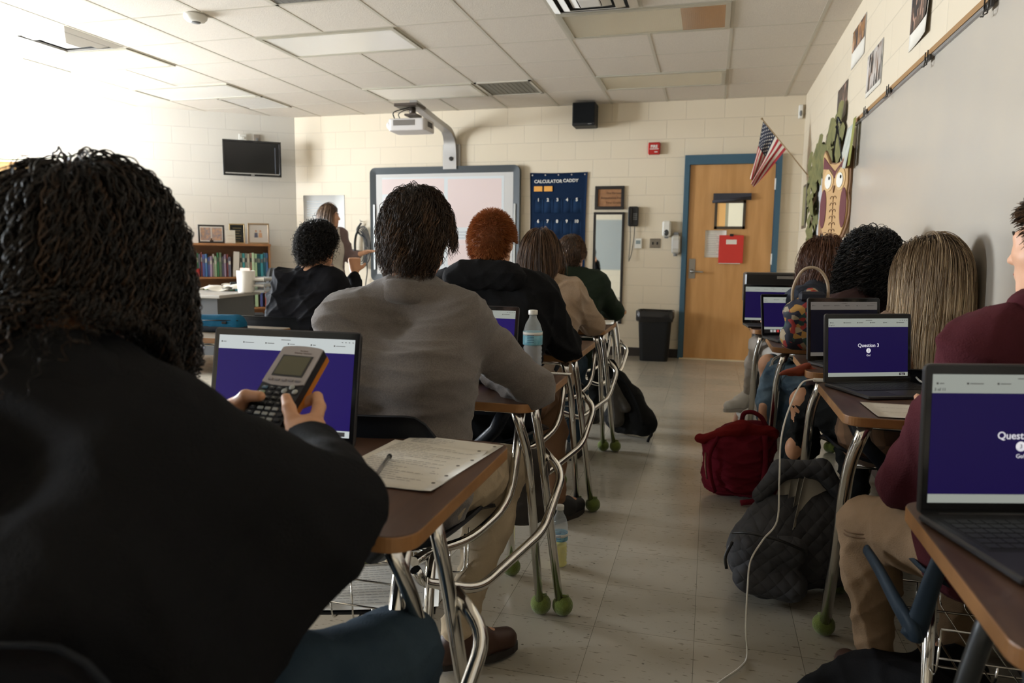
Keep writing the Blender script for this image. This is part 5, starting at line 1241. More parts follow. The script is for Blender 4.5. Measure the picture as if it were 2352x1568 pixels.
# ---------------------------------------------------------------- laptops
def em(name, c, s): return mat(name, tuple(x*.12 for x in c), .35, emit=(c, s), spec=.15)
scr_w = em('screen_white', (.60,.64,.58), .44); scr_p = em('screen_purple', (.018,.010,.090), .52); scr_t = mat('screen_text', (.6,.6,.6), .4, emit=((.9,.9,1), .6)); scr_k = mat('screen_ink', (.03,.03,.035), .4)
scr_wd = em('screen_white_dim', (.30,.27,.24), .35); scr_pd = em('screen_dark', (.006,.006,.012), .6); scr_pb = em('screen_purple_bright', (.022,.012,.130), .72); scr_wb = em('screen_white_bright', (.72,.78,.78), .68)
alu_d = mat('laptop_grey', (.060,.058,.060), .35, .7); key_m = mat('laptop_keys', (.012,.012,.013), .45); icon_m = [mat('icon_'+n, c, .4, emit=(c, .5)) for n, c in (('red', (.5,.05,.05)), ('blue', (.08,.2,.5)), ('pale', (.5,.5,.5)))]
scr_gr = mat('screen_grey', (.12,.12,.13), .4)
def laptop(label, x, y, z, rz, w=.304, d=.212, sh=.205, tilt=.2, white=None, purple=None, dock=False, q=True, text_=True, group='open laptops showing the quiz page', toptext=None):
    white = white or scr_w; purple = purple or scr_p
    t = thing('laptop', label, 'laptop', (x, y, z), rz, group); hw = w/2
    o = G().box((-hw, -d, .001), (hw, 0, .012), bev=.003).build('base', alu_d, t)
    g = G(); cols_, rows = 14, 6; kw = (w-.04)/cols_
    for r in range(rows):
        for c in range(cols_):
            if r == 0 and 3 <= c <= 9:
                if c == 3: g.box((-hw+.02+3*kw+.001, -.028-5*.0185-.0165, .0118), (-hw+.02+10*kw-.001, -.028-5*.0185-.001, .0134))
                continue
            yy = -.028-(5-r)*.0185; g.box((-hw+.02+c*kw+.001, yy-.0165, .0118), (-hw+.02+(c+1)*kw-.001, yy-.001, .0134))
    G().box((-hw+.014, -.145, .0112), (hw-.014, -.022, .0124)).build('keyboard_well', key_m, o); g.build('keys', mat('key_caps', (.020,.020,.022), .38), o)
    G().box((-.055, -d+.008, .0118), (.055, -.150, .0124)).build('trackpad', mat('trackpad', (.075,.072,.074), .3, .5), o)
    Mx = Matrix.Translation((0, 0, .010)) @ Matrix.Rotation(-tilt, 4, 'X')
    lid = thing_part = link('lid', None, t); lid.matrix_local = Mx
    FR = rrect(-hw, 0, hw, sh, .010, 5)
    # lid shell stands in local XZ
    g = G(); n = len(FR); vs = [(a, -.002, b) for a, b in FR]+[(a, .0055, b) for a, b in FR]
    g.add(vs, [tuple(range(n)), tuple(range(n, 2*n))[::-1]]+[(i, n+i, n+(i+1) % n, (i+1) % n) for i in range(n)])
    bpy.data.objects.remove(lid)
    lid = g.build('screen_lid', [alu_d], t); lid.matrix_local = Mx
    def sq(g, x0, x1, z0, z1, dpt, mi=0): g.box((x0, -dpt-.0003, z0), (x1, -dpt, z1), mi)
    g = G(); sq(g, -hw+.003, hw-.003, .003, sh-.003, .0021); g.build('bezel', black_gl, lid)
    sx0, sx1, sz0, sz1 = -hw+.012, hw-.012, .020 if not dock else .016, sh-.016
    Hs = sz1-sz0; g = G(); tb = .145 if not dock else .16; bb = .085
    zb = sz0+(.10*Hs if dock else 0)
    sq(g, sx0, sx1, sz1-tb*Hs, sz1, .0026, 0); sq(g, sx0, sx1, zb+(bb*.8)*Hs, sz1-tb*Hs, .0026, 1); sq(g, sx0, sx1, zb, zb+(bb*.8)*Hs, .0026, 0)
    if dock: sq(g, sx0, sx1, sz0, zb, .0026, 2)
    dg = g
    if dock:
        gi = G()
        for k in range(14): sq(gi, sx0+.03+k*.0165, sx0+.042+k*.0165, sz0+.004, sz0+.016, .0031, (2, 2, 0, 2, 1)[k % 5])
    m_ = 3
    for k in range(6):
        a = sx0+.006+k*(sx1-sx0)/6; sq(g, a, a+.003, sz1-.062*Hs*1.1-.002, sz1-.062*Hs*1.1+.001, .0030, 3); sq(g, a+.005, a+.012+.014*((k*7) % 4)/3, sz1-.062*Hs*1.1-.0012, sz1-.062*Hs*1.1, .0030, 3)
    for k in range(4): sq(g, sx1-.030+k*.008, sx1-.027+k*.008, sz1-.027*Hs-.0015, sz1-.027*Hs, .0030, 3)
    sq(g, -.010, .012, sz1-.027*Hs-.0012, sz1-.027*Hs, .0030, 3); sq(g, sx1-.030, sx1-.010, zb+.012*Hs, zb+.055*Hs, .0030, 3)
    disp = g.build('display', [white, purple, scr_k, scr_gr], lid)
    if dock: gi.build('dock_icons', icon_m, disp)
    if text_:
        TM = lambda a, b: Matrix.Translation((a, -.0031, b)) @ FX
        cz = (zb+sz1-tb*Hs)/2
        text('lettering', 'Question 3', .0165, TM(0, cz+.020), scr_t, disp, bold=.0001, ext=.0002)
        G().lathe([(0,0),(.0078,0),(.0078,.0004),(0,.0004)], 24, M=TM(0, cz+.0035)).build('badge', scr_t, disp); text('lettering', '3', .010, TM(0, cz+.0035) @ Matrix.Translation((0,0,.0006)), scr_k, disp, ext=.0002)
        text('lettering', 'Go!', .009, TM(0, cz-.012), scr_t, disp, ext=.0002)
        text('lettering', '3 of 11', .0065, TM(sx0+.012, sz1-.118*Hs), scr_k, disp, ext=.0002); text('lettering', 'Next', .0055, TM(sx1-.020, zb+.033*Hs), scr_t, disp, ext=.0004)
    g = G(); g.tube([(-hw*.8, 0, 0), (hw*.8, 0, 0)], .005, 8); g.build('hinge', black_pl, lid)
    return t
DZ = .7485
laptop('large open laptop behind the hand-held calculator, nearest left', -.860, 1.300, DZ, .02, w=.345, d=.235, sh=.238, tilt=.18, purple=scr_pb, white=scr_wb, text_=False)
laptop('open laptop on the desk of the grey sweater student, mostly hidden by the arm', -.795, 2.34, DZ, .0, w=.34, d=.2, sh=.225, tilt=.22, purple=scr_pb)
laptop('sharp open laptop reading Question 3 with a white charging cable', .505, 2.515, DZ, .42, w=.304, d=.225, sh=.222, tilt=.10)
laptop('dimmed open laptop turned away behind the Question 3 laptop', .515, 3.02, DZ, .42, w=.304, d=.20, sh=.245, tilt=.10, purple=scr_pd, white=scr_wd, text_=False)
p = on(1748, 772, 2, .76)
laptop('open laptop with a row of dock icons, between the spiral notebook and the door', p[0]+.155, p[1]+.07, DZ, .28, w=.31, d=.21, sh=.215, tilt=.22, dock=True)
laptop('open laptop partly hidden, farthest in the right row', .365, 4.56, DZ, .10, w=.33, d=.21, sh=.235, tilt=.10)
laptop('large blurred laptop at the right edge, nearest right', .480, 1.265, DZ, .28, w=.31, d=.23, sh=.238, tilt=.06)
t = thing('printer', 'flat black office device behind the farthest laptop in front of the door', 'printer', (.385, 4.95, 0), .0)
G().box((-.17,-.15,.86), (.19,.15,1.055), bev=.01).build('body', mat('device_black', (.014,.013,.012), .35), t); G().box((.02,-.152,1.02), (.14,-.149,1.038)).build('maker_plate', mat('device_label', (.22,.20,.17), .5), t); G().box((-.10,-.10,.0), (.12,.10,.86), bev=.01).build('stand', dkgrey, t)

# ---------------------------------------------------------------- things on the desks
def sheet_paper(label, x, y, z, rz, w=.216, h=.279, name='worksheet', cat='paper', lines=22, seed=0, curl=.004, holes=True, m=None, group=None):
    t = thing(name, label, cat, (x, y, z), rz, group); rs2 = random.Random(seed)
    G().sheet(lambda u, v: (w*(u-.5), h*(v-.5), .0015+curl*(math.sin(u*3.1+seed)*math.sin(v*2.7)+ .6*(2*u-1)**4*(2*v-1)**4)), 10, 12, .0006).build('sheet', m or paper_m, t)
    g = G()
    for i in range(lines):
        yy = h*(.44-.88*i/lines); x0 = -w*.42; e = w*(-.42+.82*rs2.uniform(.35,1)); u = x0
        while u < e:
            wd = rs2.uniform(.006,.018); uu, vv = u/w+.5, yy/h+.5; zz = .0022+curl*(math.sin(uu*3.1+seed)*math.sin(vv*2.7)+.6*(2*uu-1)**4*(2*vv-1)**4)
            g.add([(u,yy,zz),(min(u+wd,e),yy,zz),(min(u+wd,e),yy+.0016,zz),(u,yy+.0016,zz)], [(0,1,2,3)]); u += wd+.003
    g.build('printed_lines', mat('print_grey', (.22,.20,.19), .7), t)
    if holes:
        g = G()
        for k in (-1,0,1): g.add([(w*.46+.004*math.cos(a), k*.11+.004*math.sin(a), .0045+curl*.8) for a in np.linspace(0,2*PI,9)[:-1]], [tuple(range(8))])
        g.build('punched_holes', mat('hole_dark', (.06,.04,.03), .8), t)
    return t
sheet_paper('handwritten worksheet with a pen on it, on the nearest walnut desk', -.545, 1.262, DZ+.0015, -.06, seed=1)
sheet_paper('printed sheet poking out under the worksheet at its far corner', -.535, 1.325, DZ+.0001, -.12, seed=3, curl=.0005)
pa, pb = V(-.552, 1.105, DZ+.014), V(-.590, 1.262, DZ+.013)
t = thing('pen', 'black and clear ballpoint pen lying on the worksheet', 'pen', tuple(pa)); dd = pb-pa
G().tube([tuple(dd*.12), tuple(dd)], .0040, 8).build('barrel', mat('pen_clear', (.20,.19,.18), .2), t); G().tube([tuple(dd*.0), tuple(dd*.06), tuple(dd*.22)], [.0015,.0042,.0050], 8).build('grip', black_pl, t); G().tube([tuple(dd*.98), tuple(dd*1.02)], .0052, 8).build('end_cap', black_pl, t)
# water bottle
def bottle(label, x, y, z, H=.215, R=.0325, liquid=(.5,.5,.5), tint=None, labelc=(.10,.32,.42), fill=.62, name='water_bottle'):
    t = thing(name, label, 'bottle', (x, y, z)); s_ = H/.215
    clear = mat('clear_pet', (.75,.77,.76), .07, alpha=.26, spec=1.0)
    prof = [(.002,0),(R*.8,0),(R,.006)]
    for k in range(7): zz = .015+k*.0135; prof += [(R,zz),(R*.92,zz+.0068)]
    prof += [(R*.99,.115),(R*.99,.150),(R*.97,.155),(R*.75,.178),(R*.45,.195),(.0125,.200),(.0125,.2075)]
    G().lathe([(r, zz*s_) for r, zz in prof], 32).build('shell', clear, t)
    if fill:
        lp = [(.002,.004),(R*.78,.004)]+[(r*.93, zz) for r, zz in prof[2:] if zz < .215*fill]+[(R*.9,.215*fill),(.002,.215*fill)]
        G().lathe([(r, zz*s_) for r, zz in lp], 32).build('liquid', mat('bottle_liquid', (.30,.29,.27) if tint is None else liquid, .05, alpha=.40 if tint is None else .75, spec=1.0), t)
    lo, hi = (.108, .152) if tint is None else (.098, .125)
    G().lathe([(R*1.005, lo*s_), (R*1.012, (lo+.001)*s_), (R*1.012, hi*s_), (R*1.005, hi*s_)], 32).build('paper_label', mat('bottle_label', labelc, .45, var=(60,(.20,.44,.52))), t)
    g = G()
    for k in range(5): a0 = -PI/2-.35; g.add([((R*1.02)*math.cos(a0+i*.09), (R*1.02)*math.sin(a0+i*.09), (lo+.010+k*.0055)*s_+j*.0018) for j in (0,1) for i in range(9)], [(i, i+1, 10+i, 9+i) for i in range(8)])
    lb = g.build('label_print', mat('label_ink', (.03,.08,.16), .5), t)
    G().lathe([(R*1.014, (hi-.012)*s_), (R*1.0145, (hi-.001)*s_)], 32).build('label_band', white_pl, t)
    G().lathe([(0,.2075*s_),(.0150,.2075*s_),(.0155,.210*s_),(.0155,.2215*s_),(.014,.2235*s_),(0,.2235*s_)], 24).build('cap', white_pl, t)
bottle('half-full clear water bottle with white cap and blue label on the second desk', -.563, 2.33, DZ+.001)
bottle('clear bottle with yellow drink standing on the floor behind the chrome legs', -.500, 2.54, .001, H=.225, R=.031, liquid=(.75,.66,.08), tint=1, labelc=(.05,.12,.22), fill=.38, name='drink_bottle')
t = thing('ruler', 'thin white strip lying along the far edge of the second desk', 'ruler', (-.52, 2.405, DZ+.001)); G().box((-.10,-.012,0), (.075,.012,.003)).build('strip', paper_m, t); g=G()
for k in range(20): g.box((-.09+k*.008,-.012,.003), (-.0895+k*.008,-.006 if k%5 else -.002,.0034))
g.build('marks', ink, t)
sheet_paper('white sheet on the desk of the beige sweater student', -.66, 4.36, DZ+.001, .1, seed=7, holes=False)
sheet_paper('white page under the Question 3 laptop at the desk corner', .60, 2.115, DZ+.001, .05, w=.34, h=.19, seed=9, lines=3, holes=False, curl=.001)
# pencil case
p = on(505, 764, 2, .75)
t = thing('pencil_case', 'blue zipped pencil case on the pale desk', 'pencil case', (p[0]-.02, p[1]+.055, .749), .12)
organic('fabric_body', [('cap', (-.11,0,.045), (.075,0,.048), .042, .044, .01), ('cap', (-.11,0,.03), (.08,0,.03), .040, .040, .02)], .006, mat('case_blue', (.010,.095,.19), .6, bump=(200,.3), var=(5,(.012,.13,.25))), t, fold=.003, cuts=[('plane',(0,0,.002),(0,0,-1))])
organic('dark_bottom', [('cap', (-.11,0,.026), (.08,0,.026), .046, .046, .01)], .006, mat('case_navy', (.006,.012,.022), .7), t, cuts=[('plane',(0,0,.001),(0,0,-1)), ('plane',(0,0,.034),(0,0,1))])
g = G(); g.tube([(-.13,-.036,.058), (0,-.043,.062), (.10,-.034,.062)], .0028, 6); g.box((.02,-.052,.045), (.045,-.045,.058), bev=.002); g.build('zipper', black_pl, t)
# spiral notebook and mobile
p = on(1812, 783, 2, .752)
t = thing('spiral_notebook', 'white spiral notebook hanging over the desk edge beside the dock-icon laptop', 'notebook', (p[0]+.045, 3.60, DZ+.001), -.18)
G().box((-.075,-.125,0), (.085,.10,.006), bev=.001).build('pages', paper_m, t); g = G()
for k in range(20): g.tube([(-.07+k*.0078, .098+.006*math.cos(a), .004+.006*math.sin(a)) for a in np.linspace(0, 2*PI, 8)[:-1]], .0009, 4, closed=True)
g.build('spiral', mat('spiral_wire', (.2,.2,.2), .3, .8), t); G().box((-.02,.03,.006), (-.012,.038,.0066)).build('small_mark', ink, t)
# floral bag
fl, N_, L_k, bb = node_mat('floral_fabric'); tc = N_.new('ShaderNodeTexCoord'); vo = N_.new('ShaderNodeTexVoronoi'); vo.inputs['Scale'].default_value = 48; L_k.new(tc.outputs['Object'], vo.inputs['Vector'])
rp = N_.new('ShaderNodeValToRGB'); rp.color_ramp.interpolation = 'CONSTANT'; e = rp.color_ramp.elements
for _ in range(3): e.new(.5)
for i, (pz, c_) in enumerate(((0,(.012,.014,.03)),(.40,(.32,.03,.025)),(.58,(.42,.22,.05)),(.72,(.35,.28,.18)),(.84,(.02,.06,.05)))): e[i].position = pz; e[i].color = (*c_, 1)
sx = N_.new('ShaderNodeSeparateXYZ'); L_k.new(vo.outputs['Color'], sx.inputs[0]); L_k.new(sx.outputs[1], rp.inputs[0]); L_k.new(rp.outputs[0], bb.inputs['Base Color']); bb.inputs['Roughness'].default_value = .7
bx, by = .40, 3.16
t = thing('floral_bag', 'floral fabric bag with round handle standing on the dimmed-laptop desk', 'bag', (bx, by, 0))
organic('bag_body', [('cap', (-.06,0,.83), (.06,0,.83), .055, .055, .03), ('cap', (-.055,0,.93), (.055,0,.93), .050, .050, .04), ('cap', (0,0,.95), (0,0,1.0), .05, .035, .05)], .007, fl, t, fold=.004, cuts=[('plane',(0,0,.751),(0,0,-1))])
G().tube(smoothpath([(-.065,0,.94),(-.07,-.01,1.03),(-.035,-.01,1.105),(.02,-.01,1.11),(.06,-.01,1.05),(.065,0,.94)], 7), .006, 8).build('handle', mat('bag_handle', (.40,.30,.20), .6), t)
G().box((-.05,-.062,.98), (.05,-.02,1.02), bev=.01).build('dark_flap', mat('bag_dark', (.01,.012,.02), .7), t)
# red-orange pouch lying under the desk on a lap
t = thing('orange_pouch', 'orange and dark red folded pouch between ripped jeans and the desk edge', 'pouch', tuple(on(1835, 850, 1, 2.80)))
organic('pouch', [('cap', (-.065,0,-.020), (.03,.03,.012), .006, .014, .02), ('cap', (-.03,.01,-.015), (.06,.04,-.01), .010, .018, .02)], .006, mat('pouch_orange', (.22,.04,.016), .6), t, fold=.006, ffreq=34)

# ---------------------------------------------------------------- bags on the floor
maroon_c = mat('bag_red', (.115,.006,.014), .8, bump=(160,.4), var=(6,(.15,.010,.02)))
t = thing('red_backpack', 'dark red soft backpack on the floor in the aisle', 'backpack', (.175, 3.55, 0), -.1)
organic('bag', [('cap', (-.08,.02,.10), (.09,.02,.10), .10, .10, .05), ('cap', (-.06,.02,.24), (.08,.03,.26), .095, .09, .06), ('cap', (-.01,.03,.30), (.07,.04,.32), .065, .06, .05),
    ('cap', (-.12,-.01,.24), (-.10,0,.12), .05, .06, .05), ('ell', (.03,-.075,.16), (.10,.05,.12), None, .03)], .0065, maroon_c, t, fold=.014, ffreq=20, seed=5, cuts=[('plane',(0,0,.002),(0,0,-1))])
organic('top_flap', [('cap', (-.16,-.03,.285), (.0,-.03,.345), .022, .035, .03), ('cap', (.0,-.03,.345), (.14,.0,.33), .035, .035, .03), ('cap', (-.19,-.03,.28), (-.17,-.03,.27), .024, .020, .01)], .006, mat('bag_red_flap', (.17,.012,.012), .8, bump=(160,.4)), t, fold=.008, ffreq=30)
G().tube(smoothpath([(.0,0,.36),(.01,-.01,.415),(.05,-.01,.425),(.09,0,.40),(.11,.0,.36)], 6), .011, 8).build('top_handle', maroon_c, t)
g = G(); g.tube(smoothpath([(-.10,-.05,.30),(-.13,-.10,.22),(-.12,-.11,.12),(-.10,-.09,.04)], 6), .013, 8, sx=.5); g.tube(smoothpath([(.11,-.06,.33),(.12,-.10,.2),(.10,-.12,.05),(.02,-.13,.015)], 6), .013, 8, sx=.5); g.build('straps', maroon_c, t)
G().tube(smoothpath([(-.155,-.06,.22),(-.15,-.085,.16),(-.14,-.09,.10)], 5), .004, 6).build('zipper', mat('zip_brass', (.18,.10,.06), .4, .7), t)
bk = mat('pack_black', (.010,.010,.010), .75, bump=(180,.4)); bk2 = mat('pack_grey', (.055,.050,.042), .8, bump=(180,.4), var=(8,(.08,.07,.06)))
t = thing('black_backpack', 'black and grey backpack leaning on chrome desk legs in the aisle', 'backpack', (-.47, 4.60, 0), -.05)
organic('bag', [('cap', (-.06,.03,.11), (.08,.0,.10), .105, .095, .05), ('cap', (-.09,.03,.27), (.0,.02,.25), .085, .085, .05), ('cap', (-.11,.03,.38), (-.07,.03,.36), .055, .055, .05), ('cap', (.04,-.03,.22), (.12,-.04,.09), .06, .06, .06)], .007, bk, t, fold=.006, seed=2, cuts=[('plane',(0,0,.002),(0,0,-1))])
organic('side_pocket', [('cap', (-.10,-.065,.34), (-.06,-.09,.12), .035, .055, .02), ('cap', (-.07,-.07,.30), (.0,-.10,.20), .03, .03, .02)], .0065, bk2, t, fold=.005)
G().tube(smoothpath([(-.13,.02,.41),(-.145,.0,.47),(-.11,.0,.475),(-.08,.0,.42)], 6), .014, 8).build('grab_loop', bk, t)
g = G(); g.tube(smoothpath([(-.06,-.05,.40),(.0,-.08,.34),(.07,-.10,.22),(.11,-.11,.10)], 6), .012, 8, sx=.5); g.tube(smoothpath([(.14,-.06,.09),(.165,-.10,.05),(.155,-.14,.03),(.15,-.16,.012)], 5), .009, 6); g.build('straps', bk, t)
qm, N_, L_k, bb = node_mat('quilted_grey'); bb.inputs['Base Color'].default_value = (.040,.040,.045,1); bb.inputs['Roughness'].default_value = .8
tc = N_.new('ShaderNodeTexCoord'); 
hs_ = []
for rot in (.785, -.785):
    mp = N_.new('ShaderNodeMapping'); mp.inputs['Rotation'].default_value = (0, rot, 0); L_k.new(tc.outputs['Object'], mp.inputs[0]); wv = N_.new('ShaderNodeTexWave'); wv.inputs['Scale'].default_value = 9; wv.wave_profile = 'SIN'; wv.inputs['Distortion'].default_value = .6; L_k.new(mp.outputs[0], wv.inputs['Vector']); pw = N_.new('ShaderNodeMath'); pw.operation = 'POWER'; pw.inputs[1].default_value = .35; L_k.new(wv.outputs['Fac'], pw.inputs[0]); hs_.append(pw)
ml = N_.new('ShaderNodeMath'); ml.operation = 'MULTIPLY'; L_k.new(hs_[0].outputs[0], ml.inputs[0]); L_k.new(hs_[1].outputs[0], ml.inputs[1]); bp = N_.new('ShaderNodeBump'); bp.inputs['Strength'].default_value = .8; bp.inputs['Distance'].default_value = .006; L_k.new(ml.outputs[0], bp.inputs['Height']); L_k.new(bp.outputs[0], bb.inputs['Normal'])
t = thing('quilted_backpack', 'bulky dark grey quilted backpack with papers, on the floor by the chrome leg', 'backpack', (.30, 2.56, 0), 0)
organic('bag', [('cap', (-.08,.0,.13), (.14,.05,.14), .125, .125, .05), ('cap', (-.05,.02,.24), (.12,.07,.25), .095, .10, .06), ('ell', (-.07,-.09,.14), (.12,.07,.13), None, .04)], .0065, qm, t, fold=.010, ffreq=16, seed=9, cuts=[('plane',(0,0,.002),(0,0,-1))])
organic('front_pocket', [('cap', (-.12,-.12,.20), (.0,-.13,.20), .045, .05, .03), ('cap', (-.13,-.12,.09), (.0,-.13,.08), .055, .055, .05)], .0065, qm, t, fold=.004)
organic('strap', [('cap', (-.10,.02,.33), (-.03,.05,.42), .028, .034, .02), ('cap', (-.03,.05,.42), (.10,.06,.43), .034, .034, .02), ('cap', (.10,.06,.43), (.17,.05,.34), .034, .028, .02)], .0065, qm, t, fold=.003)
g = G(); g.tube(smoothpath([(-.19,-.10,.23),(-.14,-.155,.255),(-.05,-.175,.25),(.03,-.165,.22)], 6), .005, 6); g.tube(smoothpath([(-.19,-.13,.21),(-.21,-.14,.16),(-.205,-.145,.12)], 5), .006, 6); g.build('zipper', black_pl, t)
for k in range(4):
    t = thing('loose_sheet', 'printed white sheet stuffed in the quilted backpack, %s from the left' % ORD[k], 'paper', (.33+.018*k, 2.60-.012*k, .26+.01*k), .25+.1*k, 'sheets sticking out of the quilted backpack', rot=(1.15, .35+.05*k, .45)); G().sheet(lambda u, v: (-.08+.19*u, -.10+.23*v, .012*math.sin(u*3+k)), 6, 6, .001).build('sheet', paper_m, t)
t = thing('black_coat', 'black coat and bag heaped on the floor at the bottom right', 'coat', (.40, 1.72, 0))
organic('cloth', [('cap', (-.10,.10,.05), (.25,.25,.08), .07, .09, .06), ('cap', (-.22,-.10,.03), (.10,.0,.08), .05, .10, .07), ('cap', (.05,.15,.10), (.20,.0,.10), .09, .10, .08), ('cap', (.0,-.22,.06), (.32,-.15,.08), .09, .10, .08), ('cap', (-.24,-.32,.03), (.0,-.30,.06), .05, .08, .06)], .009, black_cloth, t, fold=.014, ffreq=13, seed=4, cuts=[('plane',(0,0,.003),(0,0,-1))])
# white charging cable
pts = [on(1890, 876, 1, 2.47)+V(0,0,.004), on(1862, 872, 1, 2.46), on(1838, 884, 1, 2.42), on(1810, 945, 1, 2.32), on(1794, 1010, 1, 2.26), on(1790, 1100, 1, 2.22), on(1785, 1195, 1, 2.19), on(1752, 1240, 1, 2.18), on(1724, 1288, 1, 2.16), on(1717, 1350, 1, 2.14), on(1713, 1440, 1, 2.10), on(1716, 1505, 2, .006), on(1700, 1532, 2, .005), on(1648, 1570, 2, .005), on(1600, 1620, 2, .005)]
t = thing('charging_cable', 'thin white charging cable running from the Question 3 laptop to the floor', 'cable', tuple(pts[0])); base = pts[0]
G().tube([tuple(p-base) for p in smoothpath(pts, 7)], .0028, 8).build('cable', white_pl, t); G().box((-.03,-.006,-.006), (.01,.006,.006), bev=.003).build('plug', white_pl, t)
pts = [on(2078, 862, 2, .758), on(2095, 858, 2, .775), on(2115, 876, 2, .77), on(2142, 884, 2, .762), on(2170, 889, 2, .76)]
t = thing('charger_lead', 'short white lead plugged into the right side of the Question 3 laptop', 'cable', tuple(pts[0])); base = pts[0]; G().tube([tuple(p-base) for p in smoothpath(pts, 5)], .003, 8).build('cable', white_pl, t)
# papers in the basket under the second seat
sheet_paper('printed pages in the wire basket under the grey sweater student, seen through the legs', -.80, 1.66, .285, .35, w=.30, h=.26, seed=12, lines=16, holes=False, name='basket_papers')
t = thing('binder', 'black spiral binder under the pages in the second desk basket', 'binder', (-.80, 1.66, .276), .3); G().box((-.15,-.14,0), (.15,.14,.007), bev=.002).build('cover', black_pl, t)
# brown pouch bag under the second desk
t = thing('shoulder_bag', 'dark bag with a white patterned zip top under the second desk', 'bag', (-.70, 2.36, 0)); 
organic('bag', [('cap', (-.12,0,.30), (.12,0,.30), .08, .08, .04), ('cap', (-.13,0,.42), (.13,0,.42), .07, .07, .05)], .008, mat('bag_brown', (.030,.022,.017), .7), t, fold=.006)
G().box((-.12,-.075,.485), (.12,-.055,.510), bev=.006).build('patterned_band', mat('band_white', (.30,.30,.30), .6, var=(70,(.04,.04,.04))), t); G().box((-.015,-.092,.33), (.02,-.075,.49), bev=.003).build('tan_strap', mat('strap_tan', (.16,.07,.03), .6), t)
# ---------------------------------------------------------------- people
D[0] = combo_desk('desk edge at the bottom left corner with a sheet on it', -.725, -.48)
sheet_paper('sheet lying on the desk edge at the bottom left corner', -.66, .385, DZ+.001, .25, seed=21, lines=0, holes=False)
H_black = hairmat('hair_dark_curly', [(0,(.005,.004,.003)), (.6,(.014,.009,.006)), (1,(.060,.032,.016))])
H_brown = hairmat('hair_brown', [(0,(.010,.006,.004)), (.55,(.045,.024,.012)), (1,(.18,.095,.045))])
H_red = hairmat('hair_red', [(0,(.16,.045,.012)), (.5,(.32,.10,.028)), (1,(.50,.20,.07))], .5)
H_aub = hairmat('hair_auburn', [(0,(.03,.012,.006)), (.5,(.11,.040,.015)), (1,(.24,.10,.04))])
H_blond = hairmat('hair_blond', [(0,(.035,.020,.010)), (.30,(.22,.145,.080)), (.6,(.60,.45,.28)), (1,(.95,.80,.56))])
H_blk2 = hairmat('hair_black', [(0,(.004,.004,.004)), (.7,(.010,.008,.007)), (1,(.035,.024,.018))])
grey_knit = mat('grey_fleece', (.170,.147,.132), .95, var=(260,(.132,.114,.102)), bump=(420,.5), sheen=.25)
beige_knit = mat('beige_sweater', (.40,.29,.20), .95, var=(200,(.34,.245,.165)), bump=(300,.4), sheen=.2)
green_knit = mat('dark_green_pullover', (.020,.030,.020), .9, bump=(280,.4))
maroon_h = mat('maroon_hoodie', (.050,.010,.014), .9, bump=(260,.4), var=(5,(.065,.014,.018)))
rust = mat('rust_scarf', (.33,.07,.025), .8, bump=(90,.4)); navy_t = mat('navy_top', (.010,.014,.024), .85)
denim = mat('denim_blue', (.07,.115,.165), .9, var=(14,(.17,.24,.30)), bump=(320,.4)); denim_dk = mat('denim_dark', (.022,.038,.055), .9, var=(9,(.036,.056,.074)), bump=(320,.4))
jean_bk = mat('jeans_black', (.012,.013,.013), .9, bump=(300,.4)); jean_wh = mat('jeans_pale', (.66,.61,.56), .85, var=(8,(.56,.52,.48)), bump=(300,.3))
khaki = mat('khaki_trousers', (.22,.145,.085), .9, var=(7,(.29,.195,.12)), bump=(300,.4)); cream_tr = mat('cream_trousers', (.46,.36,.24), .85, var=(5,(.38,.30,.20)), bump=(200,.3)); brown_tr = mat('brown_trousers', (.15,.075,.035), .85, var=(6,(.19,.10,.05)))
sole_w = mat('sole_white', (.55,.52,.48), .6); sole_k = mat('sole_dark', (.02,.015,.012), .7); shoe_br = mat('shoe_brown', (.045,.018,.010), .5, var=(8,(.06,.025,.014))); shoe_wh = mat('shoe_white', (.82,.80,.76), .6); shoe_bk = mat('shoe_black', (.012,.012,.012), .6); shoe_gr = mat('shoe_grey', (.15,.17,.20), .8, bump=(200,.5))
def hp(*a, **k):
    """hair as a child placed like the other parts"""
    def f(root, place, w): place(hair('hair', *a[:1], root, *a[1:], **k))
    return f

# calculator held in both hands
CZ_ = 1.145
ctl, ctr, cbl = V(-.723,1.118,.989), V(-.645,1.117,.987), at(562,1000,CZ_)
cxv = ctr-ctl; cw_ = np.linalg.norm(cxv); cxv /= cw_; cyv = ctl-cbl; cl_ = np.linalg.norm(cyv); cyv -= cxv*(cyv@cxv); cyv /= np.linalg.norm(cyv); czv = np.cross(cxv, cyv)
ccen = (ctl+ctr)/2-cyv*cl_/2
t = thing('graphing_calculator', 'grey and black graphing calculator with orange edge held in two hands', 'calculator', (0,0,0)); t.matrix_world = frameM(ccen, cxv, cyv)
hw_, hl_ = .0405, .096
body = []
for i in range(25):
    a = i/24; body.append((hw_*(1-.10*max(0, .45-a)*2)-.0, -hl_+2*hl_*a))
top_arc = [(hw_*math.cos(a), hl_+.006*math.sin(a)) for a in np.linspace(.15, PI-.15, 9)]
outl = [(x, y) for x, y in body]+top_arc+[(-x, y) for x, y in body[::-1]]
G().prism(outl, -.020, .0, 0).build('body', mat('calc_black', (.014,.015,.019), .38), t)
G().prism([(x*1.02, y) for x, y in outl], -.026, -.015, 0).build('slide_cover', mat('calc_orange', (.52,.17,.015), .4), t)
up = [(x, y) for x, y in outl if y > .010]; G().prism([(-hw_*.99, .016), (-hw_*.5, .011), (0, .0095), (hw_*.5, .011), (hw_*.99, .016)]+[(x*.985, y*.992) for x, y in top_arc if True][0:]+[], -.001, .0022).build('upper_panel', mat('calc_silver', (.40,.36,.35), .35, .2), t)
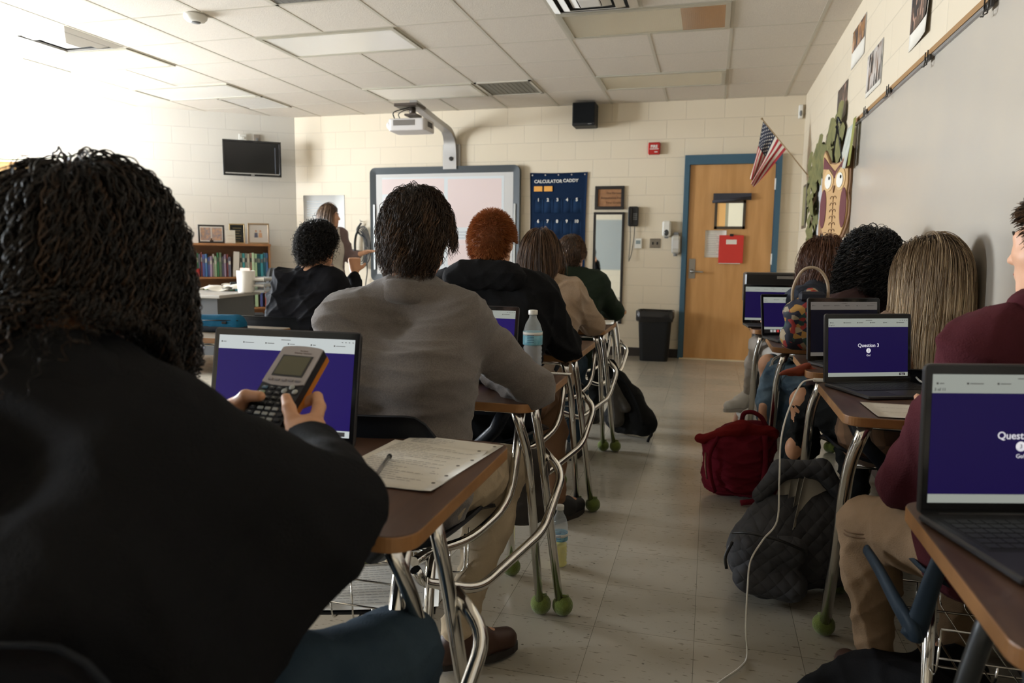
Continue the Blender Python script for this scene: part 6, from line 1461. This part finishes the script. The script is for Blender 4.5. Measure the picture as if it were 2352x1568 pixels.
G().box((-.0295, .030, .0018), (.0295, .078, .0030)).build('screen_bezel', mat('calc_bezel', (.03,.03,.03), .4), t)
G().box((-.0265, .033, .0024), (.0265, .075, .0034)).build('screen', mat('calc_lcd', (.115,.105,.060), .22), t)
text('lettering', 'Graphing Calculator', .0042, Matrix.Translation((.006, .0845, .0023)), mat('calc_ink', (.10,.06,.06), .6), t, ext=.0002); text('lettering', 'Plus Edition', .0034, Matrix.Translation((.006, .0895, .0023)), mat('calc_ink2', (.12,.08,.08), .6), t, ext=.0002)
kw_ = mat('key_white', (.42,.43,.40), .4); kk = mat('key_dark', (.03,.032,.036), .4); kb = mat('key_blue', (.08,.16,.24), .4); kg = mat('key_green', (.28,.40,.26), .4); kgr = mat('key_grey', (.30,.27,.27), .4)
def key(x, y, w_, h_, m, z=.0): G().box((x-w_/2, y-h_/2, z), (x+w_/2, y+h_/2, z+.0032), bev=.001).build('key', m, t)
for i in range(5): key(-.026+i*.013, .0215, .0095, .0045, kgr, .0018)
for r in range(9):
    for c in range(5):
        x, y = -.028+c*.014, .004-r*.0108
        if r < 2 and c > 2: continue
        key(x, y, .0100, .0058, kb if (r, c) == (0, 0) else kg if (r, c) == (1, 0) else kw_ if (r > 3 and 0 < c < 4) else kk)
g = G()
for dx, dy in ((0,.009),(0,-.009),(.010,0),(-.010,0)): g.sphere((.021+dx, -.0005+dy, .0015), (.0052,.0052,.0022), 12, 8)
g.build('arrow_keys', kw_, t)
g = G()
for r in range(6):
    for c in range(4): g.box((-.0305+c*.014, .0043-r*.0108, .0030), (-.0265+c*.014, .0053-r*.0108, .0034))
g.build('key_legends', kw_, t)

# 1 the curly-haired student in black, nearest
J = pose(-.755, .60, -.05, hipL=V(-.85,.60,.56), hipR=V(-.66,.62,.56), chL=V(-.85,.62,.76), chR=V(-.67,.64,.76), shL=V(-.90,.66,.925), shR=V(-.625,.69,.925), neck=V(-.765,.70,1.00), head=V(-.815,.80,1.143),
    elL=V(-.98,.85,.80), elR=at(775,1165,.93), wrL=V(-.795,.965,.865), wrR=at(712,1012,1.125), knL=V(-.82,1.02,.53), knR=V(-.46,1.00,.515), anL=V(-.82,1.02,.10), anR=V(-.48,1.0,.10), toL=V(-.82,1.16,.05), toR=V(-.48,1.14,.05))
J['face'] = .10
C_ = lambda x, y, z: ccen+cxv*x+cyv*y+czv*z
HP = [('cap', J['wrR'], at(706,1000,1.13), .023, .025, .02), ('cap', at(706,1000,1.13), at(714,978,1.15), .025, .0205, .015),
      ('cap', at(684,1004,1.12), at(673,968,1.14), .0165, .0130, .012), ('cap', at(673,968,1.14), at(664,938,1.16), .0118, .0108, .005), ('cap', at(664,938,1.16), at(657,914,1.182), .0110, .0088, .004),
      ('cap', at(722,974,1.155), at(733,934,1.185), .0125, .0108, .007), ('cap', at(733,934,1.185), at(728,912,1.21), .0108, .0095, .004), ('cap', at(728,912,1.21), C_(.012,-.006,-.038), .0095, .0085, .004),
      ('cap', at(730,980,1.15), C_(.052,-.045,-.024), .0118, .0100, .007), ('cap', C_(.052,-.045,-.024), C_(.018,-.034,-.042), .0098, .0085, .004),
      ('cap', at(728,990,1.145), C_(.050,-.066,-.028), .0120, .0095, .009), ('cap', C_(.050,-.066,-.028), C_(.018,-.058,-.044), .0095, .0080, .004),
      ('cap', at(722,1000,1.14), C_(.044,-.086,-.030), .0110, .0085, .009), ('cap', C_(.044,-.086,-.030), C_(.018,-.080,-.044), .0085, .0075, .004),
      ('cap', J['wrL'], C_(-.075,-.045,-.020), .024, .024, .02), ('cap', C_(-.075,-.045,-.020), C_(-.062,-.020,-.018), .022, .018, .015),
      ('cap', C_(-.062,-.035,-.002), C_(-.044,-.027,.012), .0125, .0105, .01), ('cap', C_(-.044,-.027,.012), C_(-.016,-.026,.014), .0105, .0088, .004),
      ('cap', C_(-.064,-.012,-.018), C_(-.047,.000,-.022), .0115, .0098, .008), ('cap', C_(-.047,.000,-.022), C_(-.018,.008,-.036), .0095, .0082, .004),
      ('cap', C_(-.064,-.03,-.022), C_(-.045,-.022,-.030), .0115, .0095, .008), ('cap', C_(-.045,-.022,-.030), C_(-.015,-.012,-.042), .0095, .0082, .004),
      ('cap', C_(-.064,-.05,-.024), C_(-.045,-.044,-.032), .0112, .0092, .008), ('cap', C_(-.045,-.044,-.032), C_(-.015,-.036,-.044), .0092, .0080, .004),
      ('cap', C_(-.064,-.066,-.024), C_(-.045,-.066,-.032), .0105, .0085, .008), ('cap', C_(-.045,-.066,-.032), C_(-.018,-.060,-.044), .0085, .0075, .004),
      ('cap', J['wrR'], J['wrR']+(J['elR']-J['wrR'])*.3, .026, .028, .01), ('cap', J['wrL'], J['wrL']+(J['elL']-J['wrL'])*.3, .026, .028, .01)]
tors = [('cap', J['shL'], J['shR'], .085, .085, .0), ('cap', J['chL'], J['shL'], .12, .09, 0), ('cap', J['chR'], J['shR'], .12, .09, 0)]
person('student with big dark curly hair in a black hoodie holding a calculator, nearest the camera', J, black_cloth, denim_dk,
    hp(H_black, J['head'], (.082,.100,.108), face=.10, kind='curl', n=3800, length=.25, rad=.0013, vol=.026, seed=1, curl=(.0052,.034), grav=.34, steps=26, zmin=.955, body=[(a[1], a[2], max(a[3],a[4])+.015) for a in torso_prims(J, .02)], cover=-.55, base_t=.0, jit=.16, capgrow=1.16, lift=.0),
    skin_tan, (shoe_bk, sole_k), topname='hoodie', loose=.020, handprims=HP, fold=.013, seed=3, extra_top=[('cap', V(-.84,.66,.985), V(-.70,.67,.985), .050, .050, .05), ('cap', V(-.605,.70,.84), V(-.605,.68,.60), .085, .105, .06), ('cap', V(-.90,.70,.84), V(-.90,.68,.60), .085, .105, .06), ('cap', V(-.50,.78,.77), V(-.56,.74,.68), .075, .085, .05)], trouser_name='jeans', hood=[('cap', J['neck']+V(-.09,-.05,.0), J['neck']+V(.09,-.04,.0), .045, .045, .05), ('cap', J['neck']+V(-.05,-.045,.035), J['neck']+V(.05,-.04,.035), .034, .034, .04)])

# 2 grey sweater
J = pose(-.77, 1.68, 0, hipL=V(-.87,1.66,.56), hipR=V(-.68,1.66,.56), chL=V(-.875,1.70,.83), chR=V(-.69,1.71,.83), shL=V(-.925,1.735,.965), shR=V(-.635,1.80,.975), neck=V(-.775,1.79,1.045), head=V(-.770,1.835,1.205),
    elL=V(-1.04,1.92,.80), elR=V(-.462,1.945,.782), wrL=V(-.90,2.13,.79), wrR=V(-.665,2.12,.792), knL=V(-.90,2.08,.53), knR=V(-.585,2.09,.50), anL=V(-.92,2.05,.10), anR=V(-.64,1.80,.11), toL=V(-.93,2.19,.05), toR=V(-.535,1.90,.05))
person('student in a grey collared sweater with messy brown hair, leaning on the second desk', J, grey_knit, cream_tr,
    hp(H_brown, J['head'], (.082,.100,.113), face=.05, kind='short', n=5200, length=.066, rad=.0010, vol=.014, seed=2, curl=(.0055,.06), grav=.14, steps=14, cover=-.40, jit=.22, capgrow=1.10, lift=.20, ears=True, clump=.30, K=110),
    skin, (shoe_br, sole_k), fold=.012, seed=5, loose=.016, collar=(.004,.014,.013), topname='sweater')

# 3 red hair, black hoodie
J = pose(-.84, 2.68, 0, shL=V(-1.03,2.74,.985), shR=V(-.655,2.75,.985), neck=V(-.84,2.72,1.06), head=V(-.842,2.775,1.20), chL=V(-.93,2.70,.84), chR=V(-.74,2.70,.84), hipL=V(-.93,2.66,.56), hipR=V(-.75,2.66,.56),
    elR=V(-.555,2.86,.79), wrR=V(-.70,3.06,.80), elL=V(-1.12,2.88,.79), wrL=V(-.98,3.06,.80), knR=V(-.68,3.08,.54), anR=V(-.60,2.98,.10), toR=V(-.54,3.10,.05))
hd = [('cap', V(-.96,2.66,1.06), V(-.72,2.66,1.06), .050, .050, .05), ('cap', V(-.92,2.65,1.10), V(-.76,2.65,1.10), .036, .036, .04), ('cap', V(-.95,2.70,1.09), V(-.92,2.80,1.08), .036, .03, .03), ('cap', V(-.73,2.70,1.09), V(-.76,2.80,1.08), .036, .03, .03)]
person('student with short orange-red hair in a black hoodie, third in the left row', J, black_cloth, brown_tr,
    hp(H_red, J['head'], (.078,.097,.112), face=.0, ears=True, kind='crop', n=7000, length=.022, rad=.0011, vol=.008, seed=3, grav=.12, steps=4, cover=-.32, jit=.35, base_t=.35, capgrow=1.02), skin, (shoe_bk, sole_k), fold=.013, seed=8, loose=.030, hood=hd, topname='hoodie')

# 4 beige sweater, long brown hair
J = pose(-.85, 3.58, 0, shL=V(-1.00,3.60,.955), shR=V(-.685,3.62,.955), neck=V(-.845,3.60,1.02), head=V(-.848,3.64,1.155), chL=V(-.93,3.60,.82), chR=V(-.76,3.60,.82), elR=V(-.575,3.76,.795), wrR=V(-.72,3.96,.80), elL=V(-1.06,3.78,.80), wrL=V(-.95,3.98,.80))
tors = [('cap', J['shL'], J['shR'], .080), ('cap', J['chL'], J['shL'], .115), ('cap', J['chR'], J['shR'], .115)]
H_mid = hairmat('hair_mid_brown', [(0,(.030,.016,.009)), (.5,(.085,.045,.024)), (1,(.22,.12,.06))])
person('student in a beige sweater with long straight brown hair, fourth in the left row', J, beige_knit, denim_dk,
    hp(H_mid, J['head'], (.080,.098,.114), face=0, kind='long', n=2600, length=.42, rad=.0013, vol=.020, seed=4, grav=.5, steps=20, cover=-.3, jit=.10, capgrow=1.08, body=[t_[1:] for t_ in tors]), skin, (shoe_bk, sole_k), fold=.013, seed=9, loose=.020)
# 5 dark green
J = pose(-.87, 4.50, 0, shL=V(-1.02,4.54,.97), shR=V(-.70,4.56,.97), neck=V(-.865,4.52,1.03), head=V(-.858,4.565,1.155), elR=V(-.59,4.72,.79), wrR=V(-.72,4.92,.80))
person('student in a dark green pullover with short brown hair, farthest in the left row', J, green_knit, jean_bk,
    hp(H_mid, J['head'], (.080,.098,.114), face=-.15, ears=True, clump=.3, kind='short', n=2400, length=.045, rad=.0014, vol=.012, seed=5, curl=(.004,.05), grav=.2, steps=7, cover=-.30, jit=.3), skin, (shoe_bk, sole_k), fold=.012, seed=10, loose=.020, collar=(.002,.008,.012), topname='pullover')
# 6 black shirt at left
J = pose(-2.18, 3.56, -.25, hipL=V(-2.32,3.62,.56), hipR=V(-2.14,3.60,.56), chL=V(-2.31,3.62,.83), chR=V(-2.12,3.60,.84), shL=V(-2.305,3.60,.975), shR=V(-2.015,3.60,.985), neck=V(-2.15,3.61,1.05), head=V(-2.125,3.635,1.195), elL=V(-2.36,3.80,.76), wrL=V(-2.16,3.96,.80), elR=V(-1.945,3.72,.84), wrR=V(-1.985,3.80,1.04))
J['face'] = -.45
person('student in a black long-sleeved shirt with short curly black hair, in front of the teacher', J, mat('black_jersey', (.010,.010,.013), .8, bump=(260,.2)), jean_bk,
    hp(H_blk2, J['head'], (.082,.098,.114), face=-.45, kind='curl', n=3000, length=.06, rad=.0016, vol=.016, seed=6, curl=(.007,.022), grav=.1, steps=14, cover=-.30, jit=.4, lift=.5), skin_tan, (shoe_bk, sole_k), fold=.017, seed=11, loose=.012, topname='shirt', curl=1.3)

# 7-9 the students along the whiteboard, knees out into the aisle
J = pose(.60, 4.05, .35, head=at(1893,600,3.95), neck=at(1893,600,3.95)+V(0,-.03,-.14), shL=V(.45,3.95,.93), shR=V(.72,4.08,.93), chL=V(.50,4.0,.80), chR=V(.68,4.05,.80), hipL=V(.50,4.05,.55), hipR=V(.66,4.05,.55), elL=V(.37,4.12,.80), wrL=V(.36,4.32,.80), elR=V(.77,4.22,.80), wrR=V(.60,4.35,.80),
    knL=on(1738,790,1,4.50), knR=on(1775,800,1,4.48), anL=on(1716,905,1,4.78), anR=on(1744,940,1,4.62), toL=on(1685,915,1,4.70)*V(1,1,0)+V(0,0,.05), toR=V(.24,4.72,.05))
J['face'] = .35; c_ = J['head']
person('student with long auburn hair in a dark top and pale jeans, farthest by the whiteboard', J, navy_t, jean_wh,
    hp(H_aub, c_, (.084,.100,.116), face=.35, kind='long', n=2600, length=.46, rad=.0015, vol=.030, seed=7, grav=.45, steps=20, cover=-.3, jit=.12, clump=.15, curl=(.006,.14), capgrow=1.1, body=[(J['shL'],J['shR'],.075),(J['chL'],J['shL'],.10),(J['chR'],J['shR'],.10)]), skin, (shoe_wh, sole_w), fold=.011, seed=12, loose=.012, topname='top', h=.008, lw=.60, trouser_name='jeans')
J = pose(.62, 3.36, .5, head=at(2002,598,3.12), neck=at(2002,598,3.12)+V(0,-.02,-.14), shL=V(.53,3.26,.93), shR=V(.755,3.38,.93), chL=V(.55,3.32,.78), chR=V(.71,3.36,.78), hipL=V(.54,3.38,.54), hipR=V(.68,3.40,.54), elL=V(.47,3.44,.80), wrL=V(.46,3.62,.80), elR=V(.79,3.52,.80), wrR=V(.65,3.66,.80),
    knL=on(1775,842,1,3.78), knR=on(1830,845,1,3.82), anL=on(1752,1010,1,3.80)*V(1,1,0)+V(0,0,.10), anR=V(.42,3.78,.10), toL=V(.25,3.92,.05), toR=V(.42,3.92,.05))
J['face'] = .55; c_ = J['head']
person('student with black curly hair, rust scarf and ripped blue jeans, middle of the whiteboard side', J, mat('wine_top', (.035,.012,.012), .85), denim,
    hp(H_blk2, c_, (.080,.097,.110), face=.5, kind='curl', n=3400, length=.25, rad=.0015, vol=.034, seed=8, curl=(.0120,.038), grav=.24, steps=24, cover=-.40, jit=.35, capgrow=1.10, lift=.05, body=[(J['shL'],J['shR'],.075)]), skin, (shoe_bk, sole_w), fold=.015, seed=13, loose=.014, topname='top', collar_m=rust, collar=(.01,.012,.026), h=.008, lw=.80, trouser_name='ripped_jeans')
JB = J  # bare knee patch showing through the rip
def knee_skin(kn, an, m, frg, r=.058, ang_=(-1,-.15,.35), nm='bare_knee', root=None, s=1.0):
    d = V(*ang_); d /= np.linalg.norm(d); o = organic(nm, [('ell', kn+d*.028, (.047*s,.047*s,.050*s), None, .01), ('cap', kn+d*.02, kn+d*.02+(an-kn)*.16, .045*s, .036*s, .02)], .006, m, root)
    ax = (an-kn)/np.linalg.norm(an-kn); return o
roots = {o['label']: o for o in col.objects if o.get('category') == 'person'}
def attach(lbl, fn):
    rt = [o for k, o in roots.items() if lbl in k][0]
    for o in fn(rt): o.location = (-rt.location.x, -rt.location.y, 0)
fray = mat('frayed_cotton', (.46,.42,.36), .9)
def fringe(c, ax, r, n=60, seed=0, L=.016):
    ax = ax/np.linalg.norm(ax); u = np.cross(ax, [0,0,1]); u /= np.linalg.norm(u); v_ = np.cross(ax, u); g = G(); rs2 = random.Random(seed)
    ring = [c+(u*math.cos(a)+v_*math.sin(a))*r*(1+.05*math.sin(a*7)) for a in np.linspace(0, 2*PI, 40)[:-1]]
    g.tube(ring, .0045, 6, closed=True); g.tube([p+ax*.012+V(*[rs2.uniform(-.003,.003) for _ in range(3)]) for p in ring], .0035, 5, closed=True)
    for i in range(n):
        a = rs2.uniform(0, 2*PI); p = c+(u*math.cos(a)+v_*math.sin(a))*r; q = p+ax*rs2.uniform(-L, L)+V(*[rs2.uniform(-.006,.006) for _ in range(3)]); g.tube([p, (p+q)/2+V(0,0,rs2.uniform(-.003,.003)), q], .0011, 3, caps=False)
    return g
attach('rust scarf', lambda rt: [knee_skin(JB['knL'], JB['anL'], skin, fray, ang_=(-.8,-.3,.45), root=rt), fringe(JB['knL']+V(.035,-.05,.012), JB['hipL']-JB['knL'], .060, seed=2).build('frayed_hem', fray, rt), organic('shin_skin', [('cap', JB['knL']*.62+JB['anL']*.38+V(-.022,-.034,0), JB['knL']*.48+JB['anL']*.52+V(-.022,-.034,0), .026, .024, .01)], .005, skin, rt), fringe(JB['knL']*.55+JB['anL']*.45+V(-.004,-.008,-.02), V(0,0,1), .053, seed=5, n=70).build('frayed_hem', fray, rt)])
J = pose(.66, 2.86, .75, head=at(2138,632,2.50), neck=at(2138,632,2.50)+V(0,0.02,-.14), shL=V(.635,2.79,.89), shR=V(.775,2.93,.90), chL=V(.61,2.80,.76), chR=V(.73,2.90,.76), hipL=V(.60,2.82,.53), hipR=V(.70,2.92,.53), elL=V(.50,2.88,.79), wrL=V(.50,3.05,.80), elR=V(.78,3.03,.79), wrR=V(.62,3.12,.80),
    knL=on(1858,925,1,3.14), knR=on(1950,935,1,3.20), anL=on(1815,1090,1,3.08)*V(1,1,0)+V(0,0,.11), anR=V(.56,2.74,.12), toL=V(.34,3.20,.05), toR=V(.52,2.62,.08))
J['face'] = .6; c_ = J['head']
pm, N_, L_k, bb = node_mat('brown_plaid'); tc = N_.new('ShaderNodeTexCoord'); ck = N_.new('ShaderNodeTexChecker'); ck.inputs['Scale'].default_value = 9.5; ck.inputs[1].default_value = (.20,.105,.055,1); ck.inputs[2].default_value = (.012,.010,.009,1); mp = N_.new('ShaderNodeMapping'); mp.inputs['Rotation'].default_value = (.15,.1,.7); L_k.new(tc.outputs['Object'], mp.inputs[0]); L_k.new(mp.outputs[0], ck.inputs[0])
ck2 = N_.new('ShaderNodeTexNoise'); ck2.inputs['Scale'].default_value = 5; mx = N_.new('ShaderNodeMixRGB'); mx.inputs[2].default_value = (.26,.15,.085,1); L_k.new(tc.outputs['Object'], ck2.inputs[0]); L_k.new(ck2.outputs[0], mx.inputs[0]); L_k.new(ck.outputs[0], mx.inputs[1]); L_k.new(mx.outputs[0], bb.inputs['Base Color']); bb.inputs['Roughness'].default_value = .9
person('student with long straight blond hair and ripped black jeans behind the Question 3 laptop', J, pm, jean_bk,
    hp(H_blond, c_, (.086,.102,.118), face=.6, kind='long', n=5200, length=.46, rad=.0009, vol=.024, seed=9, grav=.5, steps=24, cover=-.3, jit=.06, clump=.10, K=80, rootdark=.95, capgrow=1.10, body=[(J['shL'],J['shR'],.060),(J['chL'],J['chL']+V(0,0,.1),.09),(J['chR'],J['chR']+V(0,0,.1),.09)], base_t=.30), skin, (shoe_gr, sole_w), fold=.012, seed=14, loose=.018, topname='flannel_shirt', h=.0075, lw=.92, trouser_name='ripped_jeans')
JK = J
roots = {o['label']: o for o in col.objects if o.get('category') == 'person'}
attach('blond', lambda rt: [knee_skin(JK['knL'], JK['anL'], skin_tan, fray, ang_=(-.8,-.5,.2), root=rt, s=1.16), organic('bare_shin', [('ell', JK['knL']*.60+JK['anL']*.40+V(-.024,-.034,0), (.040,.040,.052), None, .01)], .005, skin_tan, rt), fringe(JK['knL']+V(.04,-.07,.0), JK['hipL']-JK['knL'], .072, seed=3, n=30).build('ripped_hem', black_cloth, rt)])
# 10 maroon hoodie at the right edge
hc = at(2452,570,1.50)
J = pose(.66, 1.72, .35, head=hc, neck=hc+V(.01,-.03,-.15), shL=V(.545,1.66,.965), shR=V(.775,1.74,.965), chL=V(.575,1.68,.80), chR=V(.74,1.72,.80), hipL=V(.59,1.70,.54), hipR=V(.73,1.72,.54), elL=V(.455,1.80,.640), wrL=V(.555,1.98,.775), elR=V(.80,1.90,.79), wrR=V(.70,2.06,.79),
    knL=V(.425,1.98,.470), knR=V(.68,2.10,.52), anL=V(.455,1.93,.10), anR=V(.68,2.06,.10), toL=V(.42,2.06,.05), toR=V(.68,2.20,.05))
J['face'] = .75; J['eyes'] = H_brown
hd = [('cap', J['neck']+V(-.10,-.06,.02), J['neck']+V(.09,-.03,.02), .045, .045, .05), ('cap', J['neck']+V(-.085,-.01,.03), J['neck']+V(-.06,.06,.02), .040, .034, .03), ('cap', J['neck']+V(.075,-.01,.03), J['neck']+V(.05,.06,.02), .038, .032, .03)]
person('person in a maroon hoodie and khaki trousers at the right edge of the picture', J, maroon_h, khaki,
    hp(H_brown, J['head'], (.080,.098,.114), face=.75, ears=True, kind='crop', n=4500, length=.022, rad=.0012, vol=.010, seed=10, grav=.2, steps=6, cover=-.20, jit=.3), skin, (shoe_br, sole_k), fold=.015, seed=15, loose=.018, hood=hd, topname='hoodie')
JM = J
roots = {o['label']: o for o in col.objects if o.get('category') == 'person'}
def khaki_seam(rt):
    out = []
    for dz in (0, -.010):
        g = G(); g.tube(smoothpath([JM['knL']+V(-.055,.035,-.01+dz), JM['knL']+V(-.062,-.05,-.005+dz), JM['knL']*.6+JM['hipL']*.4+V(-.075,-.01,-.01+dz), JM['knL']*.35+JM['hipL']*.65+V(-.085,-.03,-.005+dz)], 6), .0018, 5); out.append(g.build('seam', mat('seam_brown', (.15,.085,.045), .9), rt))
    return out
attach('maroon hoodie', khaki_seam)
# teacher, standing
tx, ty = -3.80, 6.72
J = pose(tx, ty, -1.15, hz=.90, hipL=V(tx+.02,ty+.08,.90), hipR=V(tx-.03,ty-.08,.90), chL=V(tx+.02,ty+.08,1.16), chR=V(tx-.03,ty-.08,1.16), shL=V(tx+.05,ty+.15,1.33), shR=V(tx-.03,ty-.15,1.33), neck=V(tx,ty,1.39), head=V(tx+.02,ty,1.515),
    elL=V(tx+.14,ty+.20,1.10), wrL=V(tx+.36,ty+.10,1.155), elR=V(tx+.02,ty-.22,1.08), wrR=V(tx+.12,ty-.20,1.02), knL=V(tx+.04,ty+.09,.49), knR=V(tx-.01,ty-.09,.49), anL=V(tx+.0,ty+.10,.10), anR=V(tx-.04,ty-.09,.10), toL=V(tx+.12,ty+.08,.05), toR=V(tx+.08,ty-.12,.05))
J['face'] = -1.25; J['eyes'] = H_brown
tors = [(J['shL'], J['shR'], .075), (J['chL'], J['shL'], .11), (J['chR'], J['shR'], .11)]
person('standing teacher in a white top and mauve cardigan, gesturing beside the interactive whiteboard', J, mat('white_top', (.62,.58,.52), .8), mat('black_slacks', (.012,.012,.014), .8),
    hp(hairmat('hair_light_brown', [(0,(.04,.024,.014)), (.5,(.12,.07,.04)), (1,(.28,.18,.11))]), J['head'], (.080,.098,.114), face=-1.25, kind='long', n=2200, length=.46, rad=.0018, vol=.020, seed=11, grav=.5, steps=20, cover=-.25, jit=.10, capgrow=1.06, body=tors), skin, (shoe_bk, sole_k), fold=.006, seed=16, loose=.006, topname='white_top', short_sleeves=True, curl=.25, hs=.95, bw=.86, lw=.82)
roots = {o['label']: o for o in col.objects if o.get('category') == 'person'}
def cardigan(rt):
    P = []
    for sd in 'LR': P += arm_prims(J, sd, .018, w=.86)[:4]+[('cap', J['sh'+sd], J['ch'+sd], .085, .100, .04), ('cap', J['ch'+sd], J['hip'+sd], .100, .105, .04), ('cap', J['hip'+sd], J['hip'+sd]+V(0,0,-.18), .105, .10, .04)]
    P[3] = ('cap', P[3][1], P[3][1]+(P[3][2]-P[3][1])*.3, .045, .042, .02)
    f = V(math.sin(1.25), math.cos(1.25)*.0, 0)
    return [organic('cardigan', P, .0085, mat('mauve_cardigan', (.20,.14,.135), .9), rt, fold=.007, cuts=[('ell', V(tx+.14,ty-.03,1.10), (.14,.13,.50))])]
attach('teacher', cardigan)
